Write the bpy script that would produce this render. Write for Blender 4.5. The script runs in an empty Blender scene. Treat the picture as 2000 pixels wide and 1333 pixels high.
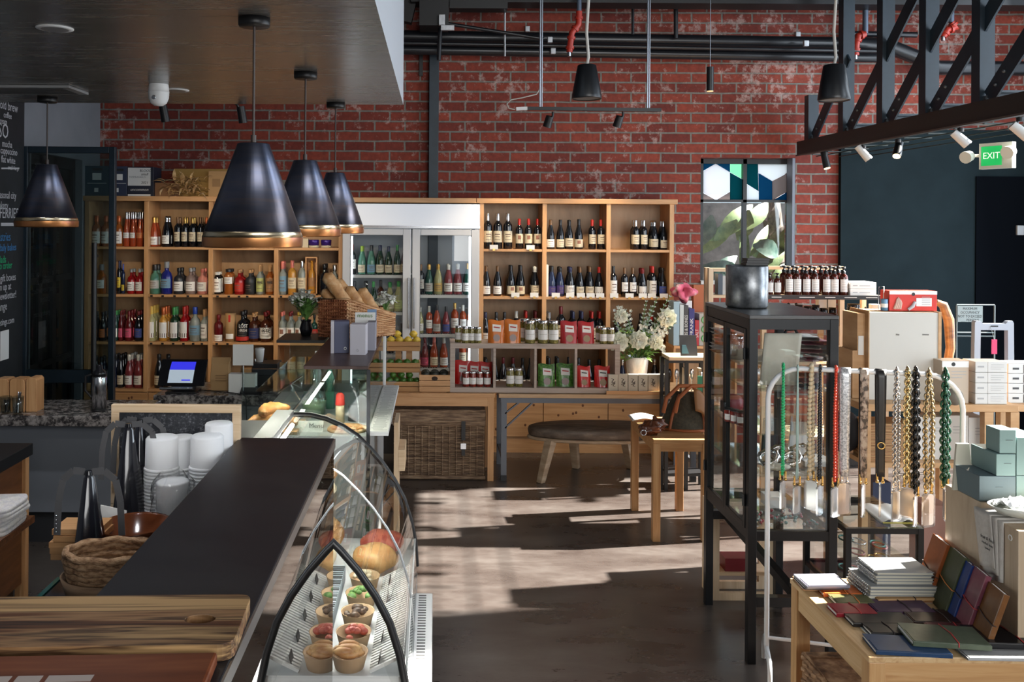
import bpy, math, random
from mathutils import Matrix, Vector
random.seed(7)
SC = bpy.context.scene
COL = SC.collection
PI = math.pi
# ------------------------------------------------------------------ camera, light, exposure
F, H, VX, VY, ROLL = 1750.0, 2.3, 850.0, 435.0, .0062
cd = bpy.data.cameras.new('camera'); cam = bpy.data.objects.new('camera', cd); COL.objects.link(cam)
cd.sensor_width = 36; cd.lens = F / 2000 * 36
cd.shift_x = (1000 - VX) / 2000; cd.shift_y = -(666.5 - VY) / 2000
cd.clip_end = 200
cam.matrix_world = Matrix.Translation((0, 0, H)) @ Matrix.Rotation(PI/2, 4, 'X') @ Matrix.Rotation(ROLL, 4, 'Z')
SC.camera = cam
vs = SC.view_settings
SC.display_settings.display_device = 'sRGB'
vs.view_transform = 'Standard'; vs.look = 'None'; vs.gamma = 1; vs.use_curve_mapping = False
vs.exposure = 0.1
cy = SC.cycles
cy.max_bounces = 8; cy.diffuse_bounces = 3; cy.glossy_bounces = 4; cy.transmission_bounces = 4; cy.transparent_max_bounces = 24
cy.sample_clamp_indirect = 6; cy.caustics_reflective = False; cy.caustics_refractive = False
cy.use_denoising = True
w = bpy.data.worlds.new('world'); SC.world = w; w.use_nodes = True
bg = w.node_tree.nodes['Background']; bg.inputs[0].default_value = (.72, .85, 1, 1); bg.inputs[1].default_value = 2.0
SUN_DIR = Vector((-1.05, -.18, -.80))
def lamp(name, kind, loc, aim, energy, color=(1, 1, 1), **kw):
    l = bpy.data.lights.new(name, kind); l.energy = energy; l.color = color
    for k, v in kw.items(): setattr(l, k, v)
    o = bpy.data.objects.new(name, l); COL.objects.link(o); o.location = loc
    o.rotation_euler = (Vector(aim)).to_track_quat('-Z', 'Y').to_euler()
    return o
lamp('sun', 'SUN', (12, 9, 8), SUN_DIR, 42, (1, .95, .87), angle=math.radians(.8))
# daylight that comes in through the window openings in the wall on the +X side and through the shop front behind the camera
lamp('window_daylight_far', 'AREA', (6.25, 7.6, 2.6), (-1, -.3, -.15), 130, (.80, .90, 1), shape='RECTANGLE', size=2.3, size_y=4.4)
lamp('window_daylight_near', 'AREA', (6.25, 4.2, 2.6), (-1, .25, -.1), 190, (.80, .90, 1), shape='RECTANGLE', size=1.9, size_y=4.4)
lamp('shopfront_daylight', 'AREA', (3.2, -2.9, 3.1), (-.08, 1, .12), 300, (1, .95, .88), shape='RECTANGLE', size=5.5, size_y=3.4)
# the shop's own spotlights: hanging track, truss, and behind the dropped ceiling
def spot(loc, aim, e, size=1.0, col=(1, .80, .56)): lamp('spot_lamp', 'SPOT', loc, Vector(aim)-Vector(loc), e, col, spot_size=size, spot_blend=.7, shadow_soft_size=.05)
spot((1.05, 8.14, 3.15), (.5, 9.0, 1.4), 80, 1.25); spot((1.75, 8.14, 3.15), (1.5, 9.0, 1.4), 80, 1.25)
spot((-1.9, 6.42, 2.98), (-2.2, 9.2, 1.5), 95, 1.0); spot((-1.35, 6.42, 2.98), (-1.2, 9.2, 1.4), 75, 1.0)
spot((3.72, 7.85, 2.88), (2.7, 6.9, 1.5), 80, 1.0); spot((3.70, 6.4, 2.86), (3.0, 5.6, 1.3), 70, 1.1); spot((3.68, 5.7, 2.85), (1.72, 3.55, .74), 95, .5); spot((3.7, 8.5, 2.9), (2.2, 8.0, .9), 80, 1.0)

# recessed downlights in the dropped ceiling; the later pair is added fill without fixtures
for q_ in ((-1.95, 3.68, 3.085), (-1.72, 5.43, 3.085), (-1.1, 2.75, 3.085), (-2.4, 5.0, 3.085)): spot(q_, (q_[0], q_[1]+.05, 0), 48, 1.7, (.95, .97, 1))
lamp('deli_case_lamp', 'AREA', (-.70, 4.25, 1.14), (.18, 0, -1), 26, (1, .98, .94), shape='RECTANGLE', size=.06, size_y=1.4)
lamp('pastry_case_fill', 'AREA', (-.75, 5.34, 1.436), (0, .1, -1), 7, (1, .93, .82), shape='RECTANGLE', size=.7, size_y=.012)  # added fill light over the pastries, not a fixture of the case
# ------------------------------------------------------------------ helpers
def un(x, y): return x + ROLL * (y - VY), y - ROLL * (x - VX)
def at(x, y, Y):
    u, v = un(x, y); return Vector(((u - VX) * Y / F, Y, H - (v - VY) * Y / F))
def px(x, Y, y=600): return (un(x, y)[0] - VX) * Y / F
def pz(y, Y, x=VX): return H - (un(x, y)[1] - VY) * Y / F
def onz(x, y, z):
    u, v = un(x, y); Y = F * (H - z) / (v - VY); return Vector(((u - VX) * Y / F, Y, z))
class MB:
    def __init__(s): s.v = []; s.f = []; s.m = []; s.s = []; s.T = None; s.k = 0
    def add(s, vs_, fs, smooth=False):
        n = len(s.v)
        for p in vs_:
            p = Vector(p)
            s.v.append(s.T @ p if s.T is not None else p)
        for f in fs: s.f.append([i + n for i in f]); s.m.append(s.k); s.s.append(smooth)
        return s
    def box(s, x0, x1, y0, y1, z0, z1):
        if x0 > x1: x0, x1 = x1, x0
        if y0 > y1: y0, y1 = y1, y0
        if z0 > z1: z0, z1 = z1, z0
        return s.add([(x0,y0,z0),(x1,y0,z0),(x1,y1,z0),(x0,y1,z0),(x0,y0,z1),(x1,y0,z1),(x1,y1,z1),(x0,y1,z1)],
              [(0,3,2,1),(4,5,6,7),(0,1,5,4),(1,2,6,5),(2,3,7,6),(3,0,4,7)])
    def bx(s, cx, cy_, z0, w_, d, h): return s.box(cx-w_/2, cx+w_/2, cy_-d/2, cy_+d/2, z0, z0+h)
    def bar(s, a, b, w_, d=None, up=(0,0,1)):
        a, b = Vector(a), Vector(b); d = w_ if d is None else d
        t = (b-a).normalized(); u = Vector(up)
        if abs(t.dot(u)) > .98: u = Vector((0,1,0))
        x = t.cross(u).normalized(); z = x.cross(t)
        x *= w_/2; z *= d/2
        return s.add([a-x-z, a+x-z, a+x+z, a-x+z, b-x-z, b+x-z, b+x+z, b-x+z],
              [(0,1,2,3),(7,6,5,4),(0,4,5,1),(1,5,6,2),(2,6,7,3),(3,7,4,0)])
    def cyl(s, a, b, r, r2=None, n=12, cap=True):
        a, b = Vector(a), Vector(b); r2 = r if r2 is None else r2
        t = (b-a).normalized(); u = Vector((0,0,1)) if abs(t.z) < .9 else Vector((1,0,0))
        x = t.cross(u).normalized(); y = t.cross(x)
        vv = []; 
        for c, rr in ((a, r), (b, r2)):
            for i in range(n):
                q = 2*PI*i/n; vv.append(c + x*(rr*math.cos(q)) + y*(rr*math.sin(q)))
        s.add(vv, [(i, i+n, (i+1) % n+n, (i+1) % n) for i in range(n)], True)
        if cap: s.add(vv, [tuple(range(n)), tuple(range(2*n-1, n-1, -1))])
        return s
    def lathe(s, prof, n=14, c=(0,0,0), smooth=True, a0=0, a1=2*PI):
        full = abs(a1-a0-2*PI) < 1e-6; m_ = n if full else n+1
        vv = []
        for r, z in prof:
            for i in range(m_):
                q = a0+(a1-a0)*i/n; vv.append((c[0]+r*math.cos(q), c[1]+r*math.sin(q), c[2]+z))
        ff = []
        for j in range(len(prof)-1):
            for i in range(n):
                i2 = (i+1) % m_ if full else i+1
                ff.append((j*m_+i, j*m_+i2, (j+1)*m_+i2, (j+1)*m_+i))
        return s.add(vv, ff, smooth)
    def tube(s, pts, r, n=8, cap=True, closed=False):
        P = [Vector(p) for p in pts]; k = len(P); R = r if isinstance(r, (list, tuple)) else [r]*k
        vv = []; x = None
        for i, p in enumerate(P):
            if closed: t = (P[(i+1) % k]-P[i-1])
            else: t = (P[min(i+1, k-1)]-P[max(i-1, 0)])
            t.normalize()
            if x is None:
                u = Vector((0,0,1)) if abs(t.z) < .9 else Vector((1,0,0)); x = t.cross(u).normalized()
            else:
                x = x - t*x.dot(t)
                x = x.normalized() if x.length > 1e-6 else t.orthogonal().normalized()
            y = t.cross(x)
            for j in range(n):
                q = 2*PI*j/n; vv.append(p + x*(R[i]*math.cos(q)) + y*(R[i]*math.sin(q)))
        ff = []
        for i in range(k if closed else k-1):
            a, b = i*n, ((i+1) % k)*n
            for j in range(n): ff.append((a+j, a+(j+1) % n, b+(j+1) % n, b+j))
        s.add(vv, ff, True)
        if cap and not closed: s.add(vv, [tuple(range(n-1, -1, -1)), tuple(range((k-1)*n, k*n))])
        return s
    def prism(s, poly, vec):
        n = len(poly); v0 = [Vector(p) for p in poly]; e = Vector(vec)
        return s.add(v0+[p+e for p in v0], [tuple(range(n-1, -1, -1)), tuple(range(n, 2*n))]+[(i, (i+1) % n, (i+1) % n+n, i+n) for i in range(n)])
    def ball(s, c, r, n=10, m_=7):
        rx, ry, rz = r if isinstance(r, (tuple, list)) else (r, r, r)
        vv = [(c[0], c[1], c[2]-rz)]
        for j in range(1, m_):
            q = -PI/2+PI*j/m_
            for i in range(n):
                a = 2*PI*i/n; vv.append((c[0]+rx*math.cos(q)*math.cos(a), c[1]+ry*math.cos(q)*math.sin(a), c[2]+rz*math.sin(q)))
        vv.append((c[0], c[1], c[2]+rz)); L = len(vv)-1
        ff = [(0, 1+(i+1) % n, 1+i) for i in range(n)]
        for j in range(m_-2):
            for i in range(n): ff.append((1+j*n+i, 1+j*n+(i+1) % n, 1+(j+1)*n+(i+1) % n, 1+(j+1)*n+i))
        ff += [(L, 1+(m_-2)*n+i, 1+(m_-2)*n+(i+1) % n) for i in range(n)]
        return s.add(vv, ff, True)
    def grid(s, fn, nu, nv, smooth=True):
        vv = [fn(i/nu, j/nv) for j in range(nv+1) for i in range(nu+1)]
        return s.add(vv, [(j*(nu+1)+i, j*(nu+1)+i+1, (j+1)*(nu+1)+i+1, (j+1)*(nu+1)+i) for j in range(nv) for i in range(nu)], smooth)
    def leaf(s, a, b, w_, bend=.1, up=(0,0,1), fold=.15, n=4):
        a, b = Vector(a), Vector(b); t = b-a; L = t.length; u = Vector(up); x = t.cross(u)
        x = x.normalized() if x.length > 1e-6 else Vector((1,0,0)); nn = x.cross(t).normalized()
        vv = []; ff = []
        for i in range(n+1):
            q = i/n; ww = w_*math.sin(PI*min(.98, max(.05, q**.8)))/2
            c = a+t*q+nn*(bend*L*4*q*(1-q))
            vv += [c-x*ww+nn*(fold*ww), c, c+x*ww+nn*(fold*ww)]
        for i in range(n): ff += [(3*i, 3*i+1, 3*i+4, 3*i+3), (3*i+1, 3*i+2, 3*i+5, 3*i+4)]
        return s.add(vv, ff, True)
WLOC = {}
def mesh_obj(name, mb, mats, off):
    me = bpy.data.meshes.new(name)
    me.from_pydata([p-off for p in mb.v], [], mb.f)
    for m_ in (mats if isinstance(mats, (list, tuple)) else [mats]): me.materials.append(m_)
    me.polygons.foreach_set('material_index', mb.m); me.polygons.foreach_set('use_smooth', mb.s)
    me.update()
    o = bpy.data.objects.new(name, me); COL.objects.link(o)
    return o
def mods(o, bevel=0, solid=0, sub=0):
    if solid: q = o.modifiers.new('solid', 'SOLIDIFY'); q.thickness = solid; q.offset = 0
    if sub: q = o.modifiers.new('sub', 'SUBSURF'); q.levels = q.render_levels = sub
    if bevel: q = o.modifiers.new('bevel', 'BEVEL'); q.width = bevel; q.segments = 2; q.limit_method = 'ANGLE'
def part(name, mb, mats, parent, label=None, kind=None, **kw):
    off = WLOC.get(parent.name, Vector((0,0,0)))
    o = mesh_obj(name, mb, mats, off); o.parent = parent; WLOC[o.name] = off
    if label: o['label'] = label
    if kind: o['kind'] = kind
    mods(o, **kw); return o
def tag(o, label, cat, group=None, kind=None):
    if label: o['label'] = label
    if cat: o['category'] = cat
    if group: o['group'] = group
    if kind: o['kind'] = kind
    return o
def thing(name, label, cat, loc=(0,0,0), group=None):
    o = bpy.data.objects.new(name, None); COL.objects.link(o); o.empty_display_size = .1
    o.location = loc; WLOC[o.name] = Vector(loc); return tag(o, label, cat, group)
def solo(name, mb, mats, label, cat, group=None, kind=None, **kw):
    lo = [min(p[i] for p in mb.v) for i in range(3)]; hi = [max(p[i] for p in mb.v) for i in range(2)]
    off = Vector(((lo[0]+hi[0])/2, (lo[1]+hi[1])/2, lo[2]))
    o = mesh_obj(name, mb, mats, off); o.location = off; WLOC[o.name] = off
    mods(o, **kw); return tag(o, label, cat, group, kind)
def struct(name, mb, mats, **kw):
    o = mesh_obj(name, mb, mats, Vector((0,0,0))); o['kind'] = 'structure'; mods(o, **kw); return o
KIDS = {}
def dup(root, loc, rotz=0, label=None, group=None, scale=None):
    r = root.copy(); COL.objects.link(r); r.location = loc; r.rotation_euler = (0, 0, rotz)
    if scale: r.scale = (scale,)*3
    if label: r['label'] = label
    if group: r['group'] = group
    if root.name not in KIDS: KIDS[root.name] = [(c, [g for g in bpy.data.objects if g.parent == c]) for c in bpy.data.objects if c.parent == root]
    for c, gs in KIDS[root.name]:
        d = c.copy(); COL.objects.link(d); d.parent = r
        for g in gs: e = g.copy(); COL.objects.link(e); e.parent = d
    return r
def drop(root):                       # takes away a prototype that was only copied from
    for c in [x for x in bpy.data.objects if x.parent == root]:
        for g in [x for x in bpy.data.objects if x.parent == c]: bpy.data.objects.remove(g)
        bpy.data.objects.remove(c)
    bpy.data.objects.remove(root)
def text(body, loc, size, m_, parent, rot=(PI/2, 0, 0), align='CENTER', name='lettering', sx=1.0, shear=0):
    c = bpy.data.curves.new(name, 'FONT'); c.body = body; c.size = size; c.align_x = align; c.align_y = 'CENTER'
    c.extrude = .0004; c.resolution_u = 2; c.shear = shear; c.materials.append(m_)
    o = bpy.data.objects.new(name, c); COL.objects.link(o); o.parent = parent
    o.location = Vector(loc)-WLOC.get(parent.name, Vector((0,0,0))); o.rotation_euler = rot; o.scale = (sx, 1, 1)
    return o
ORD = 'first second third fourth fifth sixth seventh eighth ninth tenth eleventh twelfth thirteenth fourteenth fifteenth sixteenth'.split()

# ------------------------------------------------------------------ materials
MAT = {}
def mt(name, col, rough=.5, metal=0, spec=.5, coat=0, emit=0, trans=0, bump=0, bscale=60, sheen=0):
    if name in MAT: return MAT[name]
    m_ = bpy.data.materials.new(name); m_.use_nodes = True; MAT[name] = m_
    N = m_.node_tree.nodes; L = m_.node_tree.links; b = N['Principled BSDF']
    b.inputs['Base Color'].default_value = (*col, 1); b.inputs['Roughness'].default_value = rough; b.inputs['Metallic'].default_value = metal
    b.inputs['Specular IOR Level'].default_value = spec; b.inputs['Coat Weight'].default_value = coat; b.inputs['Coat Roughness'].default_value = .05
    if trans: b.inputs['Transmission Weight'].default_value = trans
    if emit: b.inputs['Emission Color'].default_value = (*col, 1); b.inputs['Emission Strength'].default_value = emit
    if sheen: b.inputs['Sheen Weight'].default_value = sheen
    if bump:
        t = N.new('ShaderNodeTexCoord'); n_ = N.new('ShaderNodeTexNoise'); n_.inputs['Scale'].default_value = bscale; n_.inputs['Detail'].default_value = 4
        bp = N.new('ShaderNodeBump'); bp.inputs['Strength'].default_value = bump; bp.inputs['Distance'].default_value = .01
        L.new(t.outputs['Object'], n_.inputs['Vector']); L.new(n_.outputs['Fac'], bp.inputs['Height']); L.new(bp.outputs[0], b.inputs['Normal'])
    return m_
def ramp(N, stops):
    r = N.new('ShaderNodeValToRGB'); e = r.color_ramp.elements
    while len(e) < len(stops): e.new(.5)
    for i, (p, c) in enumerate(stops): e[i].position = p; e[i].color = (*c, 1)
    return r
def noisy(name, stops, scale=(8, 8, 8), nscale=1, detail=5, rough=.5, metal=0, bump=0, coat=0, dist=0, spec=.5, world=False, rr=None, sheen=0, thr=.6):
    if name in MAT: return MAT[name]
    m_ = mt(name, stops[0][1], rough, metal, spec, coat, sheen=sheen); N = m_.node_tree.nodes; L = m_.node_tree.links; b = N['Principled BSDF']
    t = N.new('ShaderNodeTexCoord'); mp = N.new('ShaderNodeMapping'); mp.inputs['Scale'].default_value = scale
    n_ = N.new('ShaderNodeTexNoise'); n_.inputs['Scale'].default_value = nscale; n_.inputs['Detail'].default_value = detail; n_.inputs['Distortion'].default_value = dist; n_.inputs['Roughness'].default_value = thr
    r = ramp(N, stops)
    if world: g = N.new('ShaderNodeNewGeometry'); L.new(g.outputs['Position'], mp.inputs[0])
    else: L.new(t.outputs['Object'], mp.inputs[0])
    L.new(mp.outputs[0], n_.inputs['Vector']); L.new(n_.outputs['Fac'], r.inputs[0]); L.new(r.outputs[0], b.inputs['Base Color'])
    if rr:
        q = N.new('ShaderNodeMapRange'); q.inputs[3].default_value, q.inputs[4].default_value = rr; L.new(n_.outputs['Fac'], q.inputs[0]); L.new(q.outputs[0], b.inputs['Roughness'])
    if bump:
        bp = N.new('ShaderNodeBump'); bp.inputs['Strength'].default_value = bump; bp.inputs['Distance'].default_value = .01
        L.new(n_.outputs['Fac'], bp.inputs['Height']); L.new(bp.outputs[0], b.inputs['Normal'])
    return m_
def wood(name, dark, mid, light, axis=0, rough=.45, fine=28, bump=.08, coat=0, world=True):
    sc = [fine]*3; sc[axis] = 1.6
    return noisy(name, [(.25, dark), (.5, mid), (.75, light)], tuple(sc), 1, 4, rough, bump=bump, dist=1.2, coat=coat, world=world)
def glass(name, tint=(.965, .972, .968), base=.05, top=1.0, power=5, rough=0.0):
    if name in MAT: return MAT[name]
    m_ = bpy.data.materials.new(name); m_.use_nodes = True; MAT[name] = m_
    N = m_.node_tree.nodes; L = m_.node_tree.links; N.clear()
    o = N.new('ShaderNodeOutputMaterial'); mx = N.new('ShaderNodeMixShader'); tr = N.new('ShaderNodeBsdfTransparent'); gl = N.new('ShaderNodeBsdfGlossy')
    tr.inputs[0].default_value = (*tint, 1); gl.inputs['Roughness'].default_value = rough
    lw = N.new('ShaderNodeLayerWeight'); lw.inputs[0].default_value = .5
    p = N.new('ShaderNodeMath'); p.operation = 'POWER'; p.inputs[1].default_value = power
    q = N.new('ShaderNodeMath'); q.operation = 'MULTIPLY_ADD'; q.inputs[1].default_value = top-base; q.inputs[2].default_value = base
    L.new(lw.outputs['Facing'], p.inputs[0]); L.new(p.outputs[0], q.inputs[0]); L.new(q.outputs[0], mx.inputs[0])
    L.new(tr.outputs[0], mx.inputs[1]); L.new(gl.outputs[0], mx.inputs[2]); L.new(mx.outputs[0], o.inputs[0])
    return m_
def translucent(name, col, mix=.8):
    if name in MAT: return MAT[name]
    m_ = bpy.data.materials.new(name); m_.use_nodes = True; MAT[name] = m_
    N = m_.node_tree.nodes; L = m_.node_tree.links; N.clear()
    o = N.new('ShaderNodeOutputMaterial'); mx = N.new('ShaderNodeMixShader'); t = N.new('ShaderNodeBsdfTranslucent'); d = N.new('ShaderNodeBsdfDiffuse')
    t.inputs[0].default_value = (*col, 1); d.inputs[0].default_value = (*col, 1); mx.inputs[0].default_value = mix
    L.new(d.outputs[0], mx.inputs[1]); L.new(t.outputs[0], mx.inputs[2]); L.new(mx.outputs[0], o.inputs[0]); return m_
BLACK = mt('black_paint', (.006, .006, .007), .45)
BLACKG = mt('black_gloss', (.008, .008, .01), .15)
STEEL = mt('blackened_steel', (.008, .009, .011), .38, .4)
BLUESTEEL = noisy('blue_black_steel', [(.3, (.006, .015, .024)), (.7, (.012, .026, .040))], (3, 3, 3), 2, 3, .45)
CHROME = mt('brushed_steel', (.62, .63, .65), .22, 1)
GALV = noisy('galvanised', [(.3, (.42, .44, .46)), (.7, (.60, .62, .65))], (30, 30, 12), 1, 3, .42, .45)
WHITE = mt('white_paint', (.78, .78, .77), .5)
PAPER = mt('white_paper', (.80, .79, .76), .7)
CREAM = mt('cream_paper', (.66, .58, .42), .7)
GREYP = mt('grey_paint', (.22, .24, .27), .6)
GLASS = glass('clear_glass')
GLASSG = glass('greenish_glass', (.94, .985, .965), .06)
PINE = wood('pine_wood', (.42, .21, .085), (.56, .30, .13), (.64, .37, .18), 0)
PINEZ = wood('pine_wood_upright', (.42, .21, .085), (.56, .30, .13), (.64, .37, .18), 2)
PINEB = wood('pine_backing', (.30, .18, .09), (.40, .25, .13), (.46, .30, .17), 2, fine=6)
OAKL = wood('light_birch', (.55, .38, .22), (.68, .50, .32), (.76, .60, .42), 0)
OAKZ = wood('light_birch_upright', (.55, .38, .22), (.68, .50, .32), (.76, .60, .42), 2)
GREYW = wood('grey_wash_wood', (.32, .25, .20), (.42, .335, .28), (.50, .41, .35), 0)
DARKW = wood('dark_walnut', (.05, .018, .008), (.12, .045, .018), (.20, .085, .035), 0, .3)
GREEN1 = mt('leaf_green', (.10, .22, .05), .5)
GREEN2 = mt('dark_leaf_green', (.025, .09, .025), .5)
INK = mt('ink', (.02, .02, .02), .6)
INKR = mt('red_ink', (.45, .03, .03), .6)
# ------------------------------------------------------------------ the room
YW = 9.4; XL = -3.52; XR = 6.35; ZC = 5.45
FLOORM = noisy('stained_concrete', [(.28, (.030, .021, .018)), (.5, (.062, .050, .044)), (.72, (.104, .091, .082))], (.9, 2.2, 1), 1.5, 10, .3, bump=.04, dist=.15, world=True, rr=(.16, .42), thr=.68)
struct('floor', MB().box(XL-1, XR+.3, -3.2, YW+.3, -.1, 0), FLOORM)
# brick: long utility bricks, grey mortar, white bloom on some faces
def brick_mat():
    m_ = mt('red_brick', (.3, .06, .03), .85); N = m_.node_tree.nodes; L = m_.node_tree.links; b = N['Principled BSDF']
    g = N.new('ShaderNodeNewGeometry'); sx = N.new('ShaderNodeSeparateXYZ'); cx = N.new('ShaderNodeCombineXYZ')
    L.new(g.outputs['Position'], sx.inputs[0]); L.new(sx.outputs['X'], cx.inputs[0]); L.new(sx.outputs['Z'], cx.inputs[1])
    wn = N.new('ShaderNodeTexNoise'); wn.inputs['Scale'].default_value = 5; wn.inputs['Detail'].default_value = 3
    L.new(g.outputs['Position'], wn.inputs['Vector'])
    ad = N.new('ShaderNodeVectorMath'); ad.operation = 'MULTIPLY_ADD'; ad.inputs[1].default_value = (.016, .012, 0); L.new(wn.outputs['Color'], ad.inputs[0]); L.new(cx.outputs[0], ad.inputs[2])
    br = N.new('ShaderNodeTexBrick'); br.offset = .5; br.inputs['Scale'].default_value = 1
    br.inputs['Brick Width'].default_value = .316; br.inputs['Row Height'].default_value = .1052; br.inputs['Mortar Size'].default_value = .0105; br.inputs['Mortar Smooth'].default_value = .25; br.inputs['Bias'].default_value = 0
    br.inputs['Color1'].default_value = (.27, .048, .026, 1); br.inputs['Color2'].default_value = (.15, .024, .016, 1); br.inputs['Mortar'].default_value = (.20, .18, .155, 1)
    L.new(ad.outputs[0], br.inputs['Vector'])
    n1 = N.new('ShaderNodeTexNoise'); n1.inputs['Scale'].default_value = 11; n1.inputs['Detail'].default_value = 8; n1.inputs['Roughness'].default_value = .72; L.new(g.outputs['Position'], n1.inputs['Vector'])
    n2 = N.new('ShaderNodeTexNoise'); n2.inputs['Scale'].default_value = 1.1; n2.inputs['Detail'].default_value = 3; L.new(g.outputs['Position'], n2.inputs['Vector'])
    s = N.new('ShaderNodeMath'); s.operation = 'MULTIPLY_ADD'; s.inputs[1].default_value = .45; L.new(n2.outputs['Fac'], s.inputs[0]); L.new(n1.outputs['Fac'], s.inputs[2])
    zz = N.new('ShaderNodeMath'); zz.operation = 'MULTIPLY_ADD'; zz.inputs[1].default_value = .028; L.new(sx.outputs['Z'], zz.inputs[0]); L.new(s.outputs[0], zz.inputs[2])
    r = ramp(N, [(.89, (0, 0, 0)), (1.0, (.7, .7, .7))]); L.new(zz.outputs[0], r.inputs[0])
    mx = N.new('ShaderNodeMix'); mx.data_type = 'RGBA'; L.new(r.outputs[0], mx.inputs['Factor']); L.new(br.outputs['Color'], mx.inputs['A']); mx.inputs['B'].default_value = (.50, .36, .32, 1)
    n3 = N.new('ShaderNodeTexNoise'); n3.inputs['Scale'].default_value = 26; n3.inputs['Detail'].default_value = 4; L.new(g.outputs['Position'], n3.inputs['Vector'])
    mr = N.new('ShaderNodeMapRange'); mr.inputs[3].default_value = .55; mr.inputs[4].default_value = 1.4; L.new(n3.outputs['Fac'], mr.inputs[0])
    vm = N.new('ShaderNodeVectorMath'); vm.operation = 'SCALE'; L.new(mx.outputs['Result'], vm.inputs[0]); L.new(mr.outputs[0], vm.inputs['Scale'])
    L.new(vm.outputs[0], b.inputs['Base Color'])
    inv = N.new('ShaderNodeMath'); inv.operation = 'MULTIPLY_ADD'; inv.inputs[1].default_value = -1; L.new(br.outputs['Fac'], inv.inputs[0])
    h = N.new('ShaderNodeMath'); h.operation = 'MULTIPLY'; h.inputs[1].default_value = .5; L.new(n1.outputs['Fac'], h.inputs[0]); L.new(h.outputs[0], inv.inputs[2])
    bp = N.new('ShaderNodeBump'); bp.inputs['Strength'].default_value = .7; bp.inputs['Distance'].default_value = .012; L.new(inv.outputs[0], bp.inputs['Height']); L.new(bp.outputs[0], b.inputs['Normal'])
    return m_
BRICK = brick_mat()
wx0, wx1 = px(1368, YW, 430), px(1553, YW, 430); wz1, wz0 = pz(308, YW, 1460), pz(556, YW, 1460)
xb = px(1637, YW, 430)
b = MB(); T_ = .28
b.box(XL, wx0, YW, YW+T_, 0, ZC).box(wx1, xb, YW, YW+T_, 0, ZC).box(wx0, wx1, YW, YW+T_, wz1, ZC).box(wx0, wx1, YW, YW+T_, 0, wz0)
struct('wall_back', b, BRICK)
DARKWALL = noisy('dark_teal_paint', [(.3, (.006, .013, .016)), (.7, (.009, .018, .022))], (1, 1, 1), 3, 3, .8, spec=.15)
struct('wall_back_dark', MB().box(xb, XR, YW-.06, YW+T_, 0, 3.3).box(xb, XR, YW, YW+T_, 3.3, ZC), [DARKWALL])
xk = px(1905, YW-.07, 600); d = struct('door_3', MB().box(xk, XR, YW-.075, YW-.061, 0, pz(345, YW-.07, 1950)), mt('black_door', (.004, .005, .007), .9, spec=0)); b = MB(); b.box(xb, XR, YW-.02, YW-.001, 3.3, ZC); struct('wall_back_upper', b, BRICK)
b = MB()
b.box(XR, XR+.25, -3, 3.3, 0, ZC).box(XR, XR+.25, 5.3, 6.3, 0, ZC).box(XR, XR+.25, 8.95, YW+.3, 0, ZC)
b.box(XR, XR+.25, 3.3, 5.3, 0, .3).box(XR, XR+.25, 6.3, 8.95, 0, .3)
struct('wall_right', b, GREYP)
for i, (y0, y1) in enumerate(((3.3, 5.3), (6.3, 8.95))):
    b = MB()
    for y in (y0+.03, y1-.03): b.box(XR+.08, XR+.14, y-.025, y+.025, .3, ZC)
    for z in (.33, 5.38): b.box(XR+.08, XR+.14, y0, y1, z-.025, z+.025)
    struct('window_%d' % (i+3), b, BLACK)
b = MB(); b.box(XL, .4, -3.2, -3, 0, ZC).box(5.95, XR, -3.2, -3, 0, ZC).box(.4, 5.95, -3.2, -3, 0, 1.1).box(.4, 5.95, -3.2, -3, 4.7, ZC)
struct('wall_front', b, GREYP)
WALLG = noisy('grey_plaster', [(.3, (.17, .18, .20)), (.7, (.21, .22, .245))], (1, 1, 1), 2, 3, .6)
dY0, dY1 = 7.8, 8.93
b = MB(); b.box(XL-.2, XL, -3, dY0, 0, ZC).box(XL-.2, XL, dY1, YW+.25, 0, ZC).box(XL-.2, XL, dY0, dY1, 2.9, ZC)
struct('wall_left', b, WALLG)
struct('ceiling', MB().box(XL-.2, XR+.25, -3.2, YW+.3, ZC, ZC+.1), BLACK)
# dropped ceiling over the counter: satin dark underside, pale fascia
SOFF = noisy('satin_dark_ceiling', [(.3, (.10, .092, .083)), (.7, (.165, .153, .138))], (1.5, 26, 3), 1, 4, .34, world=True, rr=(.17, .34), dist=.3, bump=.03, spec=.9)
b = MB(); x0, x1, y0, y1, z0, z1 = XL, -.222, -3, 6.1, 3.1, ZC
b.add([(x0,y0,z0),(x1,y0,z0),(x1,y1,z0),(x0,y1,z0)], [(0,3,2,1)]); b.k = 1
b.add([(x1,y0,z0),(x1,y1,z0),(x1,y1,z1),(x1,y0,z1)], [(0,1,2,3)]); b.add([(x0,y1,z0),(x1,y1,z0),(x1,y1,z1),(x0,y1,z1)], [(0,3,2,1)]); b.add([(x0,y0,z1),(x1,y0,z1),(x1,y1,z1),(x0,y1,z1)], [(0,1,2,3)])
struct('ceiling_soffit', b, [SOFF, mt('fascia_paint', (.50, .53, .57), .55)])
# the steel column and beams at the brick wall
struct('column', MB().box(px(838, 9.33, 200), px(857, 9.33, 200), 9.3, YW, 0, ZC), BLUESTEEL, bevel=.004)
struct('beam_top', MB().box(-.25, XR, 8.75, 9.0, pz(12, 8.9, 1100), ZC), BLACK)
b = MB(); b.box(px(820, 8.9, 20), px(876, 8.9, 20), 8.7, 9.02, pz(58, 8.9), ZC); b.bar(at(792, 44, 8.9), at(812, -40, 8.9), .12); b.box(px(874, 8.9), px(985, 8.9), 8.72, 8.9, pz(24, 8.9), ZC)
struct('beam_bracket', b, BLACK)
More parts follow.
